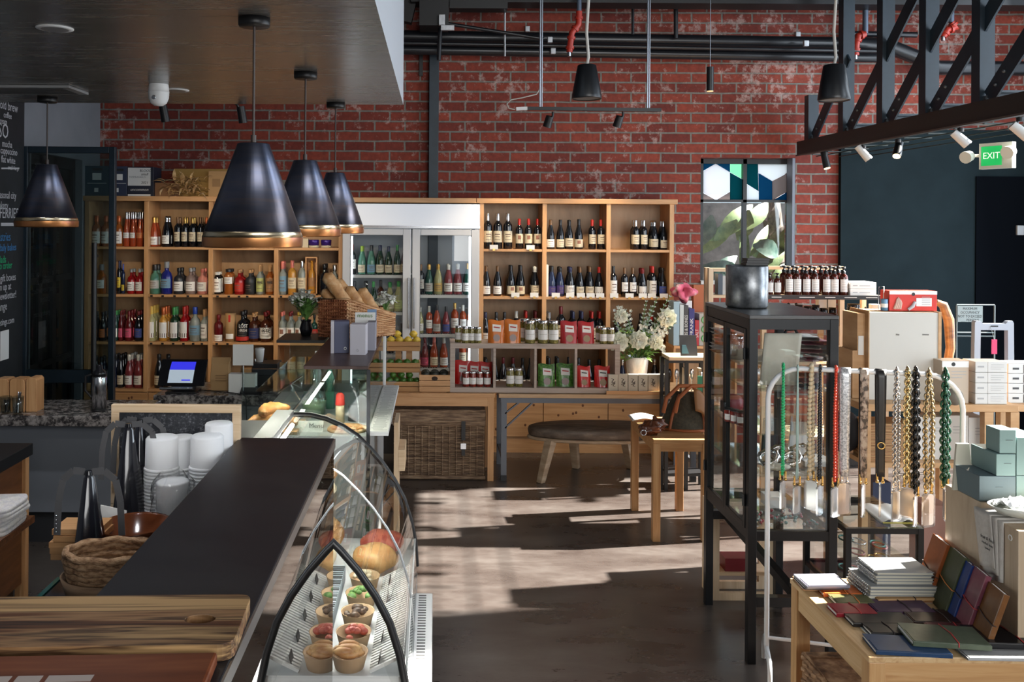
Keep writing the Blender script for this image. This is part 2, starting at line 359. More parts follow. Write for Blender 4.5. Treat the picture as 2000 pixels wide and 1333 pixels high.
# plinth of the shelf wall is with the shelves; the window in the brick
b = MB(); Yf = YW+.18; fx0, fx1 = px(1368, Yf, 430), px(1537, Yf, 430)
def wz(y): return pz(y, Yf, 1455)
fz0, fz1 = wz0+.01, wz1-.005
mid = px(1453, Yf, 400); tr = wz(393)
for (a0, a1, c0, c1) in ((wx0+.001, fx0+.02, fz0, fz1), (fx1-.005, wx1-.002, fz0, fz1), (mid-.02, mid+.02, fz0, fz1), (wx0+.001, wx1-.002, fz1-.05, fz1), (wx0+.001, wx1-.002, fz0, fz0+.03), (wx0+.001, wx1-.002, tr-.014, tr+.014)):
    b.box(a0, a1, Yf-.03, Yf+.03, c0, c1)
win = struct('window_1', b, BLACK); WLOC[win.name] = Vector((0,0,0))
part('window_jamb', MB().box(wx1-.03, wx1-.001, YW+.002, Yf-.03, wz0+.002, wz1-.002), mt('grey_blue_jamb', (.17, .19, .23), .5), win)
part('window_sill', MB().box(wx0+.002, wx1-.03, YW-.03, Yf-.03, wz0+.001, wz0+.035), mt('pale_sill', (.55, .55, .53), .5), win)
SW = 1600/360
def wp(cx, cy_): return at(1320+cx/SW, 290+cy_/SW, Yf)
def wpane(name, polys, m_):
    q = MB()
    for poly in polys: q.prism([wp(*p) for p in poly], (0, .008, 0))
    part(name, q, m_, win)
wpane('stained_pane', [[(345,132),(470,207),(470,375),(350,443),(222,375),(222,210)], [(597,302),(720,372),(720,450),(597,450)], [(712,105),(966,105),(966,212),(838,285),(715,210)]], translucent('milk_glass', (.97, .97, .97), .97))
wpane('stained_pane', [[(220,105),(470,105),(470,207),(345,132),(220,207)], [(718,215),(837,285),(837,450),(722,450)], [(848,450),(966,380),(966,450)]], translucent('blue_glass', (.02, .16, .30)))
wpane('stained_pane', [[(472,210),(588,275),(588,450),(472,450)], [(603,105),(712,105),(718,370),(603,300)]], translucent('teal_glass', (.01, .17, .20)))
wpane('stained_pane', [[(472,105),(588,105),(588,272),(472,207)]], glass('pale_green_glass', (.45, .80, .55), .03))
wpane('stained_pane', [[(220,378),(345,447),(220,450)], [(355,447),(470,378),(470,450)], [(838,287),(966,215),(966,378),(840,448)]], translucent('smoky_glass', (.42, .37, .36)))
q = MB()
for xa, xc in ((fx0+.02, mid-.02), (mid+.02, fx1-.005)): q.box(xa, xc, Yf-.004, Yf+.004, fz0+.03, tr-.014)
part('pane', q, glass('wavy_glass', (.92, .95, .94), .05, rough=.02), win)
# what grows outside that window
LEAFA = noisy('banana_leaf', [(.3, (.05, .11, .03)), (.7, (.20, .27, .09))], (4, 4, 4), 3, 3, .4)
LEAFB = noisy('blue_green_leaf', [(.3, (.02, .06, .045)), (.7, (.11, .17, .14))], (4, 4, 4), 3, 3, .35)
random.seed(3)
b = MB()
for (xa, ya, xc, yc, ww, bend) in ((1395, 470, 1470, 400, .22, .15), (1440, 430, 1360, 500, .18, .2), (1455, 450, 1500, 395, .18, .1), (1480, 545, 1540, 470, .16, .1), (1500, 560, 1545, 520, .2, .2), (1520, 470, 1470, 500, .22, .2), (1450, 560, 1452, 415, .12, .05), (1462, 410, 1440, 470, .2, .15), (1500, 470, 1475, 540, .2, .15), (1540, 440, 1515, 500, .18, .1), (1465, 500, 1500, 440, .12, .1), (1385, 470, 1440, 440, .14, .1)):
    b.leaf(at(xa, ya, 10.2), at(xc, yc, 10.5), ww, bend, (0, -1, .3), .2, 6)
a = at(1452, 560, 10.3); b.tube([(a.x, a.y, -.02), a, at(1447, 440, 10.4)], .03)
solo('banana_plant', b, LEAFA, 'broad pale green banana leaves growing outside the stained glass window', 'plant')
b = MB()
for (xa, ya, xc, yc, ww, bend) in ((1372, 520, 1450, 545, .2, .25), (1380, 545, 1440, 500, .15, .2), (1440, 520, 1370, 560, .2, -.2), (1390, 420, 1372, 480, .18, .1), (1470, 480, 1520, 500, .22, .2)):
    b.leaf(at(xa, ya, 10.05), at(xc, yc, 10.2), ww, bend, (0, -1, .3), .2, 6)
a = at(1398, 540, 10.2); b.tube([(a.x, a.y, -.02), a], .025)
solo('agave_plant', b, LEAFB, 'blue green agave with folded leaves low outside the window', 'plant')
b = MB(); a = at(1512, 470, 10.9); b.tube([(a.x+.03, a.y, -.02), a, at(1500, 330, 11)], [.16, .13, .10]); 
for k in range(9): b.leaf(at(1505+random.uniform(-6, 6), 440+k*12, 10.75), at(1485+random.uniform(0, 55), 400+k*14, 10.7), .13, .2, (0, -1, 0), .2, 4)
solo('palm_trunk', b, noisy('husky_bark', [(.3, (.07, .05, .04)), (.7, (.26, .20, .17))], (4, 4, 1), 8, 5, .8), 'pinkish brown shaggy palm trunk outside the window', 'tree')
b = MB(); b.box(1, 8, 12.4, 12.5, -.05, 2.6); struct('exterior_wall', b, noisy('garden_wall', [(.3, (.10, .10, .10)), (.7, (.35, .34, .33))], (2, 2, 2), 2, 5, .8))
struct('exterior_ground', MB().box(-1, 9, YW+.3, 12.5, -.1, -.02), mt('garden_soil', (.12, .10, .08), .9))
# open glass door by the left wall, and the door opening behind it
Yd = 7.62; xd1 = px(226, Yd, 400); xd0 = XL+.01; zt = pz(287, Yd, 180)
b = MB(); b.box(xd1-.05, xd1, Yd-.025, Yd+.025, .01, zt).box(xd0, xd0+.05, Yd-.025, Yd+.025, .01, zt).box(xd0+.05, xd1-.05, Yd-.025, Yd+.025, zt-.055, zt).box(xd0+.05, xd1-.05, Yd-.025, Yd+.025, .92, 1.03).box(xd0+.05, xd1-.05, Yd-.025, Yd+.025, .01, .14)
d = struct('door_1', b, BLUESTEEL, bevel=.004); WLOC[d.name] = Vector((0,0,0))
part('pane', MB().box(xd0+.05, xd1-.05, Yd-.005, Yd+.005, 1.03, zt-.055).box(xd0+.05, xd1-.05, Yd-.005, Yd+.005, .14, .92), glass('door_glass', (.50, .58, .58), .05), d)
xh = px(184, Yd-.08, 600)
q = MB(); q.cyl((xh, Yd-.085, pz(474, Yd-.08, 184)), (xh, Yd-.085, pz(792, Yd-.08, 184)), .022, n=10)
for z in (pz(500, Yd, 184), pz(770, Yd, 184)): q.cyl((xh, Yd-.085, z), (xh, Yd-.02, z), .012)
part('handle', q, BLACK, d)
b = MB(); X_ = XL-.1
for (a0, a1, z0, z1) in ((dY0, dY0+.06, .01, 2.9), (dY1-.06, dY1, .01, 2.9), (8.12, 8.2, .01, 2.9), (8.42, 8.5, .01, 2.9), (dY0, dY1, 2.8, 2.9), (dY0, dY1, 1.72, 1.78), (dY0, dY1, .95, 1.0)): b.box(X_-.03, X_+.03, a0, a1, z0, z1)
d = struct('door_2', b, BLACK); WLOC[d.name] = Vector((0,0,0))
part('pane', MB().box(X_-.006, X_+.006, dY0+.06, dY1-.06, .05, 2.8), glass('dim_green_glass', (.055, .085, .075), .04), d)
b = MB(); b.box(-5.2, -5.1, 6, YW+.3, -.1, 4).box(-5.2, XL-.2, YW+.2, YW+.3, -.1, 4); struct('exterior_passage', b, mt('passage_grey', (.3, .36, .34), .8))
# baseboards / side trims
struct('baseboard_left', MB().box(XL, XL+.015, 6.9, 7.55, 0, .12), BLACK)
# chalkboard menu on the side wall
cb = thing('menu_board', 'tall black chalkboard menu with white blue and green handwriting on side wall', 'chalkboard', (XL, 6.6, .86))
part('board', MB().box(XL+.001, XL+.03, 5.4, 7.6, .86, 3.3), noisy('chalkboard', [(.3, (.010, .012, .014)), (.7, (.018, .020, .024))], (3, 3, 3), 3, 4, .6), cb)
CH = {'w': mt('chalk_white', (.50, .50, .52), .9), 'b': mt('chalk_blue', (.05, .20, .42), .9), 'g': mt('chalk_green', (.02, .38, .16), .9)}
def chalk(s_, x, y, h, c='w'):
    Y = F*(-(XL+.032))/(VX-un(x, y)[0]); z = pz(y, Y, x)
    text(s_, (XL+.0315, Y, z), h, CH[c], cb, (PI/2, 0, PI/2), 'RIGHT', 'handwriting', .8)
for a in (('craft cold brew', 35, 213, .105), ('coffee', 23, 228, .07), ('cream', 14, 239, .07), ('ESPRESSO', 17, 259, .17), ('mocha', 24, 284, .08), ('cappuccino', 34, 299, .08), ('flat white', 30, 315, .08), ('small / large', 37, 330, .05), ('our seasonal city', 32, 383, .085), ('bakery', 16, 402, .085), ('LAGE-FERRIES', 36, 418, .12),
          ('pastries', 21, 463, .10, 'b'), ('fresh daily bakes', 32, 483, .085, 'b'), ('salads', 12, 507, .085, 'g'), ('made to order', 24, 518, .085, 'g'), ('ask us for gift boxes', 31, 541, .085), ('sign up at', 22, 559, .085), ('our newsletter!', 32, 575, .085), ('change', 14, 598, .095), ('greetings.com', 28, 625, .075)): chalk(*a)
def chl(y, x0_, x1_):
    q = MB(); Ya = F*3.489/(VX-x0_); Yb = F*3.489/(VX-x1_)
    q.bar((XL+.031, Ya, pz(y, Ya, x0_)), (XL+.031, Yb, pz(y, Yb, x1_)), .002, .012); part('chalk_line', q, CH['w'], cb)
chl(329, 2, 37); chl(437, 2, 31); chl(440, 2, 31)
part('paper_note', MB().box(XL+.03, XL+.034, 7.2, 7.34, pz(702, 7.3, 6), pz(645, 7.3, 6)), PAPER, cb)
# ------------------------------------------------------------------ wall shelving
YS, YB = 8.97, 9.37
SH = {'top': 2.497, 'r1': 2.039, 'r2': 1.562, 'r3': 1.085, 'r4': .612}
def sx(x, y=560): return px(x, YS, y)
KN = mt('knot', (.16, .06, .025), .6)
def shelving(name, label, divs, x0, x1, rows, group=None):
    t = thing(name, label, 'shelves', ((x0+x1)/2, YS, 0))
    th = .035
    part('top_board', MB().box(x0-.03, x1+.03, YS-.02, YB, SH['top'], SH['top']+.05), PINE, t, bevel=.003)
    part('back_panel', MB().box(x0, x1, YB-.012, YB, .02, SH['top']), PINEB, t)
    for x in divs: part('upright', MB().box(x-.022, x+.022, YS, YB-.012, .62 if 0 else SH['r4']-.03, SH['top']), PINEZ, t, bevel=.002)
    for k in rows:
        for a, c in zip(divs[:-1], divs[1:]): part('shelf', MB().box(a+.022, c-.022, YS+.004, YB-.012, SH[k]-.026, SH[k]), PINE, t, bevel=.002)
    n = max(2, int((x1-x0)/.62)); w_ = (x1-x0)/n
    for i in range(n):
        q = MB().box(x0+i*w_+.003, x0+(i+1)*w_-.003, YS-.004, YS+.03, .16, SH['r4']-.034)
        pn = part('drawer_front', q, PINE, t, bevel=.003)
        kq = MB(); random.seed(i*7+len(divs))
        for _ in range(5):
            kx, kz = random.uniform(x0+i*w_+.05, x0+(i+1)*w_-.05), random.uniform(.2, .55)
            kq.lathe([(0, 0), (.012, 0), (.009, .0012), (0, .0012)], 8); 
            for v in kq.v[-32:]: v.x, v.y, v.z = v.x+kx, YS-.0045-v.z, kz+v.y*1.2
        part('knot', kq, KN, pn)
    part('plinth', MB().box(x0, x1, YS+.004, YS+.03, 0, .155), PINE, t)
    return t
LD = [sx(169), sx(285), sx(411), sx(539), sx(665)]
shelving('wall_shelving', 'tall pine cubby shelving full of spirits and wine between glass door and fridge', LD, LD[0]-.022, LD[-1]+.022, ('r1', 'r2', 'r3', 'r4'))
RD = [sx(940), sx(1063), sx(1188), sx(1311.5)]
shelving('wall_shelving', 'pine cubby shelving of red wine between the drinks fridge and the window', RD, RD[0]-.022, RD[-1]+.022, ('r1', 'r2', 'r3', 'r4'))
solo('shelf_board', MB().box(LD[-1]-.01, RD[0]-.056, YS-.02, YB, SH['top'], SH['top']+.05), PINE, 'long pine board across the top of the drinks fridge', 'board', bevel=.003)

# ------------------------------------------------------------------ bottles: one mesh per kind of glass, label and capsule
SHAPE = {   # profile, label band (z0, z1, r), cap (z0, z1, r)
 'bord': ([(0,0),(.035,0),(.0375,.004),(.0375,.19),(.034,.207),(.021,.224),(.0148,.238),(.0148,.29),(0,.29)], (.055,.150,.0375), (.236,.300,.0158)),
 'burg': ([(0,0),(.039,0),(.0415,.004),(.0415,.125),(.037,.160),(.024,.212),(.0155,.245),(.0152,.288),(0,.288)], (.020,.100,.0415), (.228,.298,.0165)),
 'champ': ([(0,0),(.042,0),(.0445,.004),(.0445,.135),(.039,.175),(.024,.228),(.0165,.26),(.017,.30),(0,.30)], (.030,.115,.0445), (.205,.312,.0260)),
 'rose': ([(0,0),(.036,0),(.038,.004),(.038,.12),(.033,.17),(.022,.235),(.015,.275),(.0148,.345),(0,.345)], (.085,.140,.038), (.278,.352,.0165)),
 'stub': ([(0,0),(.043,0),(.046,.004),(.046,.175),(.042,.20),(.020,.222),(.018,.235),(.018,.265),(0,.265)], (.030,.150,.046), (.250,.310,.0225)),
 'flask': ([(0,0),(.046,0),(.050,.005),(.050,.135),(.044,.162),(.018,.182),(.016,.19),(.016,.22),(0,.22)], (.030,.120,.050), (.215,.250,.0195)),
 'short': ([(0,0),(.036,0),(.039,.004),(.039,.14),(.035,.158),(.017,.172),(.015,.18),(.015,.205),(0,.205)], (.020,.130,.039), (.200,.235,.0175)),
 'wide': ([(0,0),(.050,0),(.056,.006),(.056,.165),(.046,.205),(.023,.228),(.021,.24),(.021,.265),(0,.265)], (.060,.150,.056), (.255,.320,.0255)),
 'squat': ([(0,0),(.034,0),(.037,.004),(.037,.16),(.030,.172),(.020,.178),(.020,.19),(0,.19)], (.020,.150,.0372), (.186,.212,.0270)),
 'verm': ([(0,0),(.035,0),(.038,.004),(.038,.175),(.034,.195),(.018,.215),(.015,.23),(.015,.295),(0,.295)], (.030,.170,.038), (.235,.305,.0170)),
 'beer': ([(0,0),(.030,0),(.0325,.004),(.0325,.135),(.027,.165),(.0145,.205),(.013,.25),(0,.25)], (.020,.105,.0325), (.246,.256,.0145)),
 'half': ([(0,0),(.031,0),(.034,.004),(.034,.13),(.029,.16),(.017,.19),(.013,.205),(.013,.245),(0,.245)], (.030,.105,.034), (.215,.252,.0140)),
}
GL = {'black': mt('dark_wine_glass', (.006, .007, .010), .06, coat=.3), 'green': mt('green_wine_glass', (.010, .035, .018), .06), 'rose': mt('rose_wine', (.33, .055, .018), .06),
 'pink': mt('pink_wine', (.20, .035, .04), .06), 'amber': mt('amber_spirit', (.30, .085, .015), .07), 'gold': mt('golden_spirit', (.50, .24, .04), .07), 'clear': mt('clear_spirit', (.36, .41, .39), .05, trans=.35),
 'brown': mt('brown_glass', (.055, .014, .006), .07), 'blue': mt('blue_glazed', (.015, .022, .20), .08), 'red': mt('red_liqueur', (.28, .008, .010), .07), 'char': mt('charcoal_bottle', (.025, .028, .034), .35), 'taupe': mt('taupe_bottle', (.24, .17, .15), .4),
 'blush': mt('blush_bottle', (.56, .22, .18), .4), 'pgreen': mt('pale_green_glass_bottle', (.10, .28, .20), .06, trans=.2), 'lemon': mt('pale_yellow_wine', (.34, .33, .16), .06), 'jungle': mt('deep_green_glass', (.006, .05, .035), .06), 'navy': mt('navy_bottle', (.012, .02, .06), .1), 'dred': mt('dark_red_bottle', (.10, .008, .010), .1)}
CP = {'silver': CHROME, 'red': mt('red_foil', (.42, .022, .015), .3, .2), 'dred': mt('dark_red_foil', (.16, .012, .015), .3, .2), 'black': mt('black_foil', (.010, .010, .012), .3), 'gold': mt('gold_foil', (.55, .34, .10), .28, .8), 'bronze': mt('bronze_foil', (.16, .085, .04), .35, .4),
 'orange': mt('copper_orange_foil', (.55, .13, .035), .3, .4), 'navy': mt('navy_foil', (.015, .02, .07), .3), 'white': mt('white_cap', (.62, .62, .58), .4), 'green': mt('green_foil', (.04, .26, .07), .35), 'lime': mt('lime_foil', (.35, .52, .05), .35), 'blue': mt('blue_cap', (.02, .06, .38), .3), 'cork': mt('cork', (.45, .26, .12), .7), 'pinkc': mt('coral_cap', (.58, .16, .13), .4), 'yellow': mt('yellow_cap', (.60, .40, .06), .4), 'grey': mt('grey_cap', (.25, .26, .28), .3), 'tan': mt('tan_wood_cap', (.35, .18, .08), .5)}
LB = {'cream': CREAM, 'white': PAPER, 'yellow': mt('yellow_label', (.62, .46, .03), .6), 'orange': mt('orange_label', (.55, .17, .05), .6), 'pink': mt('pink_label', (.60, .08, .16), .6), 'blue': mt('blue_label', (.05, .08, .30), .6), 'red': mt('red_label', (.50, .03, .02), .6), 'black': mt('black_label', (.012, .012, .012), .6), 'navy': mt('navy_label', (.03, .04, .13), .6),
 'lime': mt('lime_label', (.45, .50, .18), .6), 'tan': mt('tan_label', (.38, .20, .09), .7), 'lblue': mt('light_blue_label', (.16, .30, .42), .6), 'grey': mt('grey_label', (.40, .40, .38), .6), 'dblue': mt('violet_label', (.05, .03, .15), .5), 'gold': mt('gold_label', (.50, .33, .10), .45, .3)}
BM = {}
def bottle_mesh(sh, g):
    k = ('b', sh, g)
    if k not in BM:
        q = MB().lathe(SHAPE[sh][0], 14); me = bpy.data.meshes.new('bottle'); me.from_pydata(q.v, [], q.f); me.materials.append(GL[g]); me.polygons.foreach_set('use_smooth', [True]*len(q.f)); BM[k] = me
    return BM[k]
def band_mesh(sh, l, lz=None, mark='ink'):
    k = ('l', sh, l, lz, mark)
    if k not in BM:
        z0, z1, r = SHAPE[sh][1]
        if lz: z0, z1 = lz
        q = MB(); q.lathe([(r+.0006, z0), (r+.0008, (z0+z1)/2), (r+.0006, z1)], 9, a0=-PI/2-1.3, a1=-PI/2+1.3)
        h = z1-z0; q.k = 1
        if mark == 'ink':
            for f_, g_, a_ in ((.66, .74, .62), (.48, .52, .5), (.22, .26, .7)): q.lathe([(r+.0012, z0+h*f_), (r+.0012, z0+h*g_)], 5, a0=-PI/2-a_, a1=-PI/2+a_)
        elif mark == 'pic': q.lathe([(r+.0012, z0+h*.42), (r+.0012, z0+h*.84)], 5, a0=-PI/2-.42, a1=-PI/2+.42)
        elif mark == 'band': q.lathe([(r+.0012, z0+h*.03), (r+.0012, z0+h*.30)], 5, a0=-PI/2-1.28, a1=-PI/2+1.28)
        me = bpy.data.meshes.new('label'); me.from_pydata(q.v, [], q.f); me.materials.append(LB[l])
        me.materials.append(mt('label_print', (.17, .12, .10), .7) if mark != 'pic' else mt('label_crest', (.30, .14, .10), .7)); me.polygons.foreach_set('material_index', q.m); me.polygons.foreach_set('use_smooth', [True]*len(q.f)); BM[k] = me
    return BM[k]
def cap_mesh(sh, c):
    k = ('c', sh, c)
    if k not in BM:
        z0, z1, r = SHAPE[sh][2]; prof = SHAPE[sh][0]
        if sh == 'champ': pr = [(.0275, z0), (.0185, z0+.045), (.0185, z0+.06), (.021, z0+.075), (.020, z1-.006), (0, z1)]
        else: pr = [(r*.99, z0), (r, z0+.001), (r, z1-.004), (r*.9, z1), (0, z1)]
        q = MB().lathe(pr, 12); me = bpy.data.meshes.new('cap'); me.from_pydata(q.v, [], q.f); me.materials.append(CP[c]); me.polygons.foreach_set('use_smooth', [True]*len(q.f)); BM[k] = me
    return BM[k]
NB = {'n': 0}
WORDG = {'black': 'dark', 'green': 'green', 'rose': 'rosé', 'pink': 'pink', 'amber': 'amber', 'gold': 'golden', 'clear': 'clear', 'brown': 'brown', 'blue': 'blue', 'red': 'red', 'char': 'charcoal', 'taupe': 'taupe', 'blush': 'blush', 'pgreen': 'pale green', 'lemon': 'straw coloured', 'jungle': 'emerald', 'navy': 'navy', 'dred': 'dark red'}
WORDC = {'silver': 'silver', 'red': 'red', 'dred': 'maroon', 'black': 'black', 'gold': 'gold', 'bronze': 'bronze', 'orange': 'copper', 'navy': 'navy', 'white': 'white', 'green': 'green', 'lime': 'lime', 'blue': 'blue', 'cork': 'cork', 'pinkc': 'coral', 'yellow': 'yellow', 'grey': 'grey', 'tan': 'wooden'}
WORDL = {'lblue': 'sky-blue', 'dblue': 'violet'}
def bottle(loc, sh, g, c, l, label, group, s=1, lz=None, mark='ink', rz=None):
    nm = 'wine_bottle' if sh in ('bord', 'burg', 'rose') else 'sparkling_bottle' if sh == 'champ' else 'beer_bottle' if sh in ('beer', 'half') else 'spirit_bottle'
    o = bpy.data.objects.new(nm, bottle_mesh(sh, g)); COL.objects.link(o); o.location = loc; o.scale = (s,)*3
    o.rotation_euler = (0, 0, random.uniform(-.25, .25)+math.atan2(-loc[0], loc[1])*-1 if rz is None else rz)
    for n_, me in (('label', band_mesh(sh, l, lz, mark) if l else None), ('cap', cap_mesh(sh, c) if c else None)):
        if me:
            p = bpy.data.objects.new(n_, me); COL.objects.link(p); p.parent = o
    WLOC[o.name] = Vector(loc); NB['n'] += 1
    return tag(o, label, 'bottle', group)
def desc(g, c, l): return '%s bottle%s%s' % (WORDG[g].replace('straw coloured', 'straw'), ', %s cap' % WORDC[c] if c else '', ', %s label' % WORDL.get(l, l) if l else '')
def cell(place, group, z, items, Y=9.07, count='from fridge side', rev=False):
    """items: (x, shape, glass, cap, label [, scale, rows behind, mark, label band])"""
    n = len(items)
    XS = [px(it[0], Y, 500) for it in items]; RS = [SHAPE[it[1]][0][2][0]*((it[5] if len(it) > 5 and it[5] else 1)) for it in items]
    for i, it in enumerate(items):
        x, sh, g, c, l = it[:5]; s = it[5] if len(it) > 5 and it[5] else 1; back = it[6] if len(it) > 6 else 0; mk = it[7] if len(it) > 7 else 'ink'; lz = it[8] if len(it) > 8 else None
        k = n-1-i if rev else i
        o_ = ORD[k]
        X = XS[i]; r = RS[i]; k_ = 1
        for j in (i-1, i+1):
            if 0 <= j < n: k_ = min(k_, .985*abs(XS[j]-X)/(r+RS[j]))
        r *= k_
        bottle((X, Y, z), sh, g, c, l, '%s, %s %s, %s' % (desc(g, c, l), o_, count, place), group, s, lz, mk).scale = (s*k_, s*k_, s)
        for j in range(back):
            Yb_ = Y+(j+1)*(2*r+.006)
            if Yb_+r > YB-.014: break
            bottle((X, Yb_, z), sh, g, c, l, '%s, %s behind the %s, %s' % (desc(g, c, l), 'right' if j == 0 else 'two', o_, place), group, s, lz, mk).scale = (s*k_, s*k_, s)
G1, G2 = 'spirits and wine on the long shelving', 'red wine on the shelving by the window'
DS = 'from door side'
cell('top shelf by glass door', G1, SH['r1'], [(189, 'stub', 'amber', 'orange', 'white'), (207, 'stub', 'amber', 'orange', 'white'), (232, 'stub', 'amber', 'orange', 'white'), (247, 'rose', 'rose', 'silver', 'white', 1, 2), (260, 'rose', 'rose', 'silver', 'white', 1, 2), (273, 'rose', 'rose', 'silver', 'orange', 1, 2)], count=DS)
cell('top shelf in second bay', G1, SH['r1'], [(301, 'burg', 'rose', 'gold', 'white', 1, 1), (325, 'champ', 'black', 'silver', 'white', 1, 1), (347, 'bord', 'black', 'bronze', 'cream', 1, 1), (361, 'bord', 'black', 'gold', 'cream', 1, 1), (376, 'bord', 'black', 'gold', 'cream', 1, 1), (391, 'bord', 'black', 'bronze', 'cream', 1, 1), (403, 'bord', 'black', 'orange', 'cream', 1)], count=DS)
cell('second shelf by glass door', G1, SH['r2'], [(176, 'short', 'amber', 'white', 'white'), (199, 'wide', 'amber', 'grey', 'white', .92), (233, 'bord', 'black', 'navy', 'yellow', 1.1, 1), (241, 'bord', 'navy', 'blue', 'yellow', 1, 0, 'ink', (.03, .09)) , (257, 'flask', 'red', 'grey', 'white', 1, 1), (273, 'flask', 'red', 'grey', 'white', 1, 1)], count=DS)
cell('second shelf in second bay', G1, SH['r2'], [(303, 'wide', 'pgreen', 'black', 'grey', .92, 1), (326, 'wide', 'blue', 'grey', 'lblue', 1.02), (350, 'flask', 'char', 'black', 'white', 1.05, 1), (373, 'flask', 'taupe', 'grey', 'white', 1.05, 1), (396, 'flask', 'blush', 'pinkc', 'white', 1.02, 1)], count=DS)
cell('second shelf in third bay', G1, SH['r2'], [(425, 'squat', 'black', 'white', 'white', 1.05, 1), (447, 'squat', 'amber', 'black', 'white', 1.2, 1, 'ink', (.09, .145)), (468, 'flask', 'red', 'tan', 'red', 1, 1), (489, 'flask', 'char', 'cork', 'black', 1, 1), (508, 'verm', 'clear', 'cork', 'lime', .98, 1), (527, 'verm', 'amber', 'cork', 'tan', .98, 1)], count=DS)
cell('second shelf beside the fridge', G1, SH['r2'], [(552, 'verm', 'clear', 'pinkc', 'lblue', 1.1, 1), (571, 'bord', 'gold', 'pinkc', 'cream', 1.15), (590, 'bord', 'clear', 'silver', 'cream', 1.15), (634, 'flask', 'black', 'black', None, 1.25, 1), (654, 'wide', 'clear', 'silver', None, .95)], count=DS)
cell('third shelf by glass door', G1, SH['r3'], [(176, 'half', 'brown', 'black', 'orange'), (187, 'half', 'black', 'black', 'orange', 1.15, 1), (202, 'half', 'black', 'black', 'orange', 1.15, 1), (227, 'half', 'jungle', 'green', 'white', 1.2, 2), (237, 'half', 'dred', 'dred', 'pink', 1.2, 2), (253, 'half', 'dred', 'dred', 'pink', 1.2, 2), (272, 'half', 'black', 'dred', 'blue', 1.2, 2)], count=DS)
cell('third shelf in second bay', G1, SH['r3'], [(297, 'verm', 'lemon', 'yellow', 'white', 1.15, 2, 'band'), (320, 'verm', 'gold', 'orange', 'white', 1.12, 2, 'band'), (341, 'verm', 'green', 'green', 'white', 1.12, 1, 'band'), (361, 'verm', 'red', 'red', 'white', 1.15, 1, 'band'), (382, 'wide', 'clear', 'blue', 'lblue', 1.08), (400, 'verm', 'clear', 'cork', 'white', 1.05, 1)], count=DS)
cell('third shelf in third bay', G1, SH['r3'], [(428, 'short', 'dred', 'dred', 'white', 1.15, 0, 'ink', (.005, .06)), (475, 'flask', 'black', 'black', 'black', 1.22, 1), (497, 'flask', 'brown', 'cork', 'navy', 1.15, 1), (520, 'flask', 'brown', 'dred', 'white', 1.2, 1)], count=DS)
cell('third shelf beside the fridge', G1, SH['r3'], [(552, 'flask', 'clear', 'pinkc', 'white', 1.2, 1, 'pic'), (568, 'flask', 'clear', 'dred', 'white', 1.2, 1, 'pic'), (585, 'flask', 'clear', 'yellow', 'white', 1.2, 1, 'pic'), (601, 'flask', 'black', 'black', 'navy', 1.1), (615, 'flask', 'jungle', 'black', 'red', 1.1)], count=DS)
cell('lowest shelf by glass door', G1, SH['r4'], [(183, 'champ', 'black', 'black', 'grey', 1, 1), (199, 'champ', 'navy', 'black', 'navy', 1, 1), (224, 'burg', 'navy', 'black', 'white', 1.1, 2), (237, 'champ', 'black', 'black', 'cream', 1.08, 2), (254, 'champ', 'pink', 'white', 'white', 1.08, 2), (272, 'champ', 'pink', 'white', 'white', 1.08, 2)], count=DS)
cell('lowest shelf in second bay', G1, SH['r4'], [(312, 'champ', 'black', 'black', 'cream', 1.1), (330, 'champ', 'black', 'black', 'cream', 1.1), (347, 'burg', 'black', 'black', 'cream', .95), (397, 'burg', 'green', 'silver', 'white', .9)], count=DS)
cell('lowest shelf in third bay', G1, SH['r4'], [(427, 'wide', 'brown', 'black', 'tan', .9), (449, 'wide', 'gold', 'gold', 'tan', .9), (500, 'bord', 'black', 'silver', 'white'), (520, 'bord', 'black', 'black', 'cream')], count=DS)
FS = 'from fridge side'
cell('top shelf beside fridge', G2, SH['r1'], [(952, 'bord', 'black', 'silver', 'cream', 1.2), (972, 'bord', 'black', 'silver', 'cream', 1.2), (991.5, 'bord', 'black', 'silver', 'cream', 1.2), (1014, 'bord', 'black', 'red', 'cream', 1.02, 0, 'pic'), (1032, 'bord', 'black', 'red', 'cream', 1.02, 0, 'pic'), (1049.5, 'bord', 'black', 'red', 'cream', 1.02, 0, 'pic')])
cell('top shelf in middle bay', G2, SH['r1'], [(1075, 'burg', 'black', 'bronze', 'white'), (1094, 'burg', 'black', 'black', 'cream'), (1111, 'champ', 'black', 'black', 'cream', .96), (1130, 'burg', 'black', 'black', 'cream', 1.02, 0, 'pic'), (1156, 'bord', 'black', 'red', 'cream', 1.0), (1173, 'bord', 'black', 'red', 'cream', 1.0)])
cell('top shelf near window', G2, SH['r1'], [(1241, 'bord', 'black', 'silver', 'cream', 1.0, 1), (1257, 'bord', 'black', 'silver', 'cream', 1.0, 1), (1277, 'champ', 'black', 'silver', 'cream', .95, 1), (1295, 'burg', 'black', 'silver', 'cream', .97, 1)])
cell('second shelf beside fridge', G2, SH['r2'], [(950, 'burg', 'black', 'bronze', 'white', 1.02), (972, 'burg', 'black', 'bronze', 'white', 1.02), (998, 'burg', 'black', 'black', 'cream', 1.04, 1, 'pic'), (1017, 'burg', 'black', 'black', 'cream', 1.04, 1, 'pic'), (1045, 'champ', 'black', 'white', 'cream', .96, 1)])
